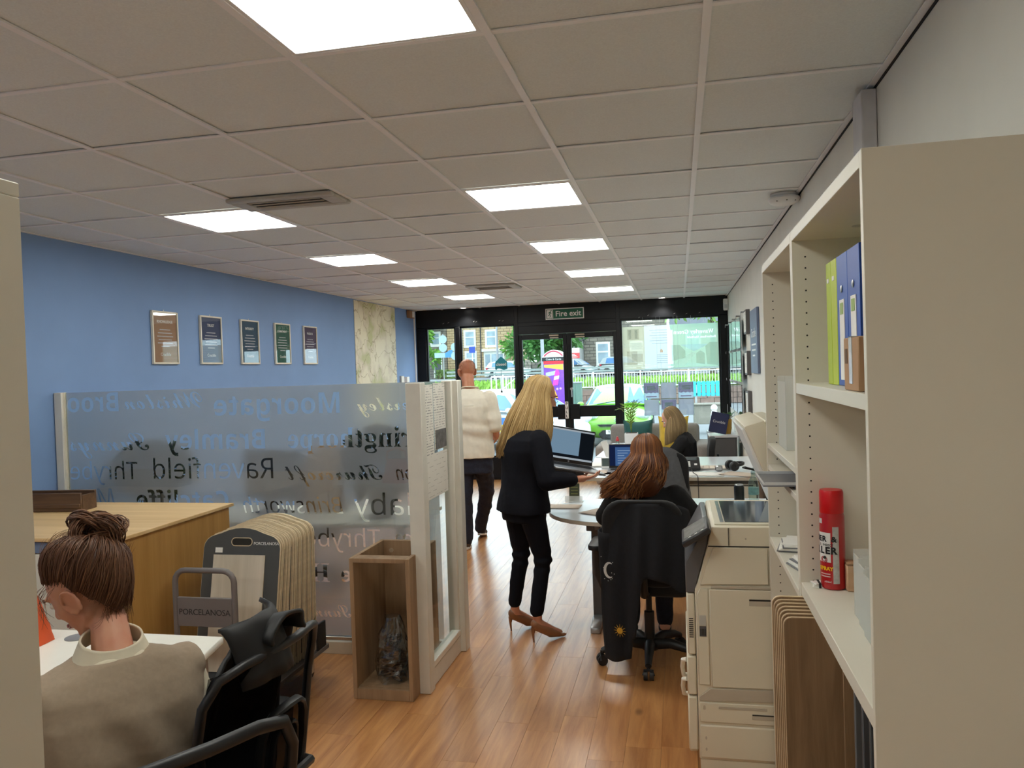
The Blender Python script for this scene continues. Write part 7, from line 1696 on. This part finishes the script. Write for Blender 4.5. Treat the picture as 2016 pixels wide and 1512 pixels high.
MB().box(-25.4, -17.0, Yh, Yh+8, .8, 7.2).build('wall', m_hs, t); MB().prism([(Yh-.4, 7.2), (Yh+4, 10.2), (Yh+8.4, 7.2)], -25.4, -16.7, 'x').build('roof', m_slate, t)
for x, z in ((-22.75, 4.55), (-20.3, 4.5), (-22.7, 2.2)): hwindow(t, x, z, .95, 1.5, Yh)
bw = MB().box(-21.0, -18.7, Yh-.8, Yh, 1.0, 3.75).build('bay_window', m_hw, t)
for k in range(3): MB().box(-20.85+.72*k, -20.3+.72*k, Yh-.83, Yh-.8, 2.1, 3.45).build('pane', m_hg, bw)
MB().box(-21.2, -18.5, Yh-1.0, Yh, 3.75, 4.05).build('bay_roof', m_hw, t); MB().box(-21.55, -21.45, Yh-.1, Yh, 1.2, 7.1).build('drain_pipe', m_trim, t); MB().box(-23.0, -22.2, Yh-.08, Yh, 6.45, 6.6).build('name_stone', m_hw, t)
MB().box(-17.6, -16.9, Yh+3.5, Yh+4.5, 9, 11.2).build('chimney', m_hs, t)
t = thing('house', 'narrow grey house end behind the round road signs', 'house', (-27.5, Yh-.5, .9), world=True)
MB().box(-29.6, -25.45, Yh-.5, Yh+6, .8, 6.6).build('wall', m_hd, t); MB().prism([(Yh-1.4, 6.6), (Yh+2.5, 9.2), (Yh+6.4, 6.6)], -29.8, -25.45, 'x').build('roof', m_slate, t)
dd = MB().box(-26.9, -25.9, Yh-.58, Yh-.5, 1.0, 3.4).build('door_surround', m_hw, t); MB().box(-26.75, -26.05, Yh-.6, Yh-.58, 1.0, 3.2).build('door_leaf', m_slate, dd); hwindow(t, -26.6, 4.8, .8, 1.2, Yh-.5)
t = thing('house', 'dark stone house with a white sash window right of the tree', 'house', (-5, 70, .9), world=True)
MB().box(-8.3, -1.0, 70, 77, .8, 7.0).build('wall', m_hd, t); MB().prism([(69.6, 7), (73.5, 9.8), (77.4, 7)], -8.6, -.7, 'x').build('roof', m_slate, t); hwindow(t, -6.6, 2.0, .9, 1.7, 70, .18); hwindow(t, -3.6, 2.0, .9, 1.7, 70, .18)
po = MB().box(-10.6, -8.35, 68.4, 72, .85, 4.1).build('porch', pm('porch grey', (150, 148, 146), .7), t); MB().box(-11.6, -8.2, 67.9, 72, 4.1, 4.9).build('porch_fascia', m_slate, t)
t = thing('garden_wall', 'long dark garden wall below the tree across the road', 'wall', (-13, 69, .9), world=True); MB().box(-15, -11.8, 68.9, 69.3, .8, 2.3).build('wall', m_hd, t); MB().box(-15.1, -11.7, 68.8, 69.4, 2.3, 2.42).build('coping', m_hw, t)
for x in (-14.7, -13.3, -12.1): MB().box(x-.3, x+.3, 68.75, 68.9, .8, 2.5).build('pier', m_hd, t)
t = thing('terrace', 'row of low shop buildings with grey roofs beyond the wide window', 'building', (6, 80, .9), world=True)
MB().box(-.5, 26, 80, 90, .8, 5.6).build('wall', m_hs, t); MB().prism([(79.5, 5.6), (85, 9.5), (90.5, 5.6)], -.8, 26.3, 'x').build('roof', m_slate, t)
for k in range(6): hwindow(t, 1.5+3.4*k, 3.4, 1.1, 1.4, 80)
for k in range(4): MB().box(1.0+5.2*k, 1.8+5.2*k, 84, 85, 9, 10.6).build('chimney', m_hs, t)
# trees
m_bark = pm('bark', (84, 70, 58), .9, var=.2, scale=6)
def tree(label, x, y, z, h, r, n, col, seed, trunk=.25, low=.35, ls=.42):
    rr = random.Random(seed); t = thing('tree', label, 'tree', (x, y, z))
    MB().tube([(0, 0, -.1), (.05, 0, h*.3), (0, .05, h*.6)], [trunk, trunk*.7, trunk*.4], 10).build('trunk', m_bark, t)
    b = MB(); cl = [(Vector((rr.gauss(0, .42)*r, rr.gauss(0, .42)*r, h*(low+(1-low)*rr.random())))) for _ in range(26)]
    for i in range(n):
        c = rr.choice(cl); v = Vector((rr.gauss(0, 1), rr.gauss(0, 1), rr.gauss(0, .8))).normalized()*rr.random()**.5*r*.42; p = c+v; f = max(.25, 1-((p.z/h-low)/(1.15-low))**3*.6)
        leaf(b, (p.x*f, p.y*f, p.z), v+Vector((0, 0, .4)), (rr.gauss(0, 1), rr.gauss(0, 1), .5), ls, ls*.32, .3, 2)
    b.build('foliage', pm('tree leaf %d' % seed, col, .6, var=.3, scale=1.2), t, kind='stuff')
tree('leafy green tree beside the sandstone house', -14.9, 78, .9, 10.5, 2.9, 5200, (98, 150, 56), 3, low=.27)
tree('dark green tree spreading behind the double doors', -9.6, 60, .8, 8.0, 2.7, 5600, (70, 118, 52), 4, low=.24)
tree('bright green tree at the far left beyond the road signs', -28.2, 79, .9, 11, 2.0, 4600, (112, 160, 60), 5, low=.2, ls=.6)
tree('pale green tree above the roofs at the right window corner', 2.6, 62, .9, 9.5, 3.0, 4200, (130, 170, 84), 6, low=.45)
for k, (x, lb) in enumerate(((-24.5, 'left clipped hedge in front of the sandstone house'), (-22.2, 'right clipped hedge in front of the sandstone house'))):
    rr = random.Random(k+40); b = MB()
    for i in range(500): leaf(b, (x+rr.uniform(-1, 1), 80+rr.uniform(-.4, .4), .9+rr.random()*.9), (rr.gauss(0, 1), rr.gauss(0, 1), 1), (0, -1, .3), .25, .09, .2, 2)
    t = thing('hedge', lb, 'hedge', (x, 80, .9), world=True); b.build('foliage', pm('hedge leaf', (92, 118, 56), .7, var=.3, scale=2), t, kind='stuff'); MB().box(x-.8, x+.8, 79.8, 80.2, .85, 1.4).build('stem', m_bark, t)
# ================================================================ lettering becomes mesh
bpy.context.view_layer.update(); dg = bpy.context.evaluated_depsgraph_get()
for o in [o for o in SC.objects if o.type in ('FONT', 'CURVE')]:
    me = bpy.data.meshes.new_from_object(o.evaluated_get(dg)); nm = o.name
    c = bpy.data.objects.new('x', me); COL.objects.link(c); c.parent = o.parent; c.matrix_local = o.matrix_local.copy()
    if 'label' in o: c['label'] = o['label']
    bpy.data.objects.remove(o); c.name = nm
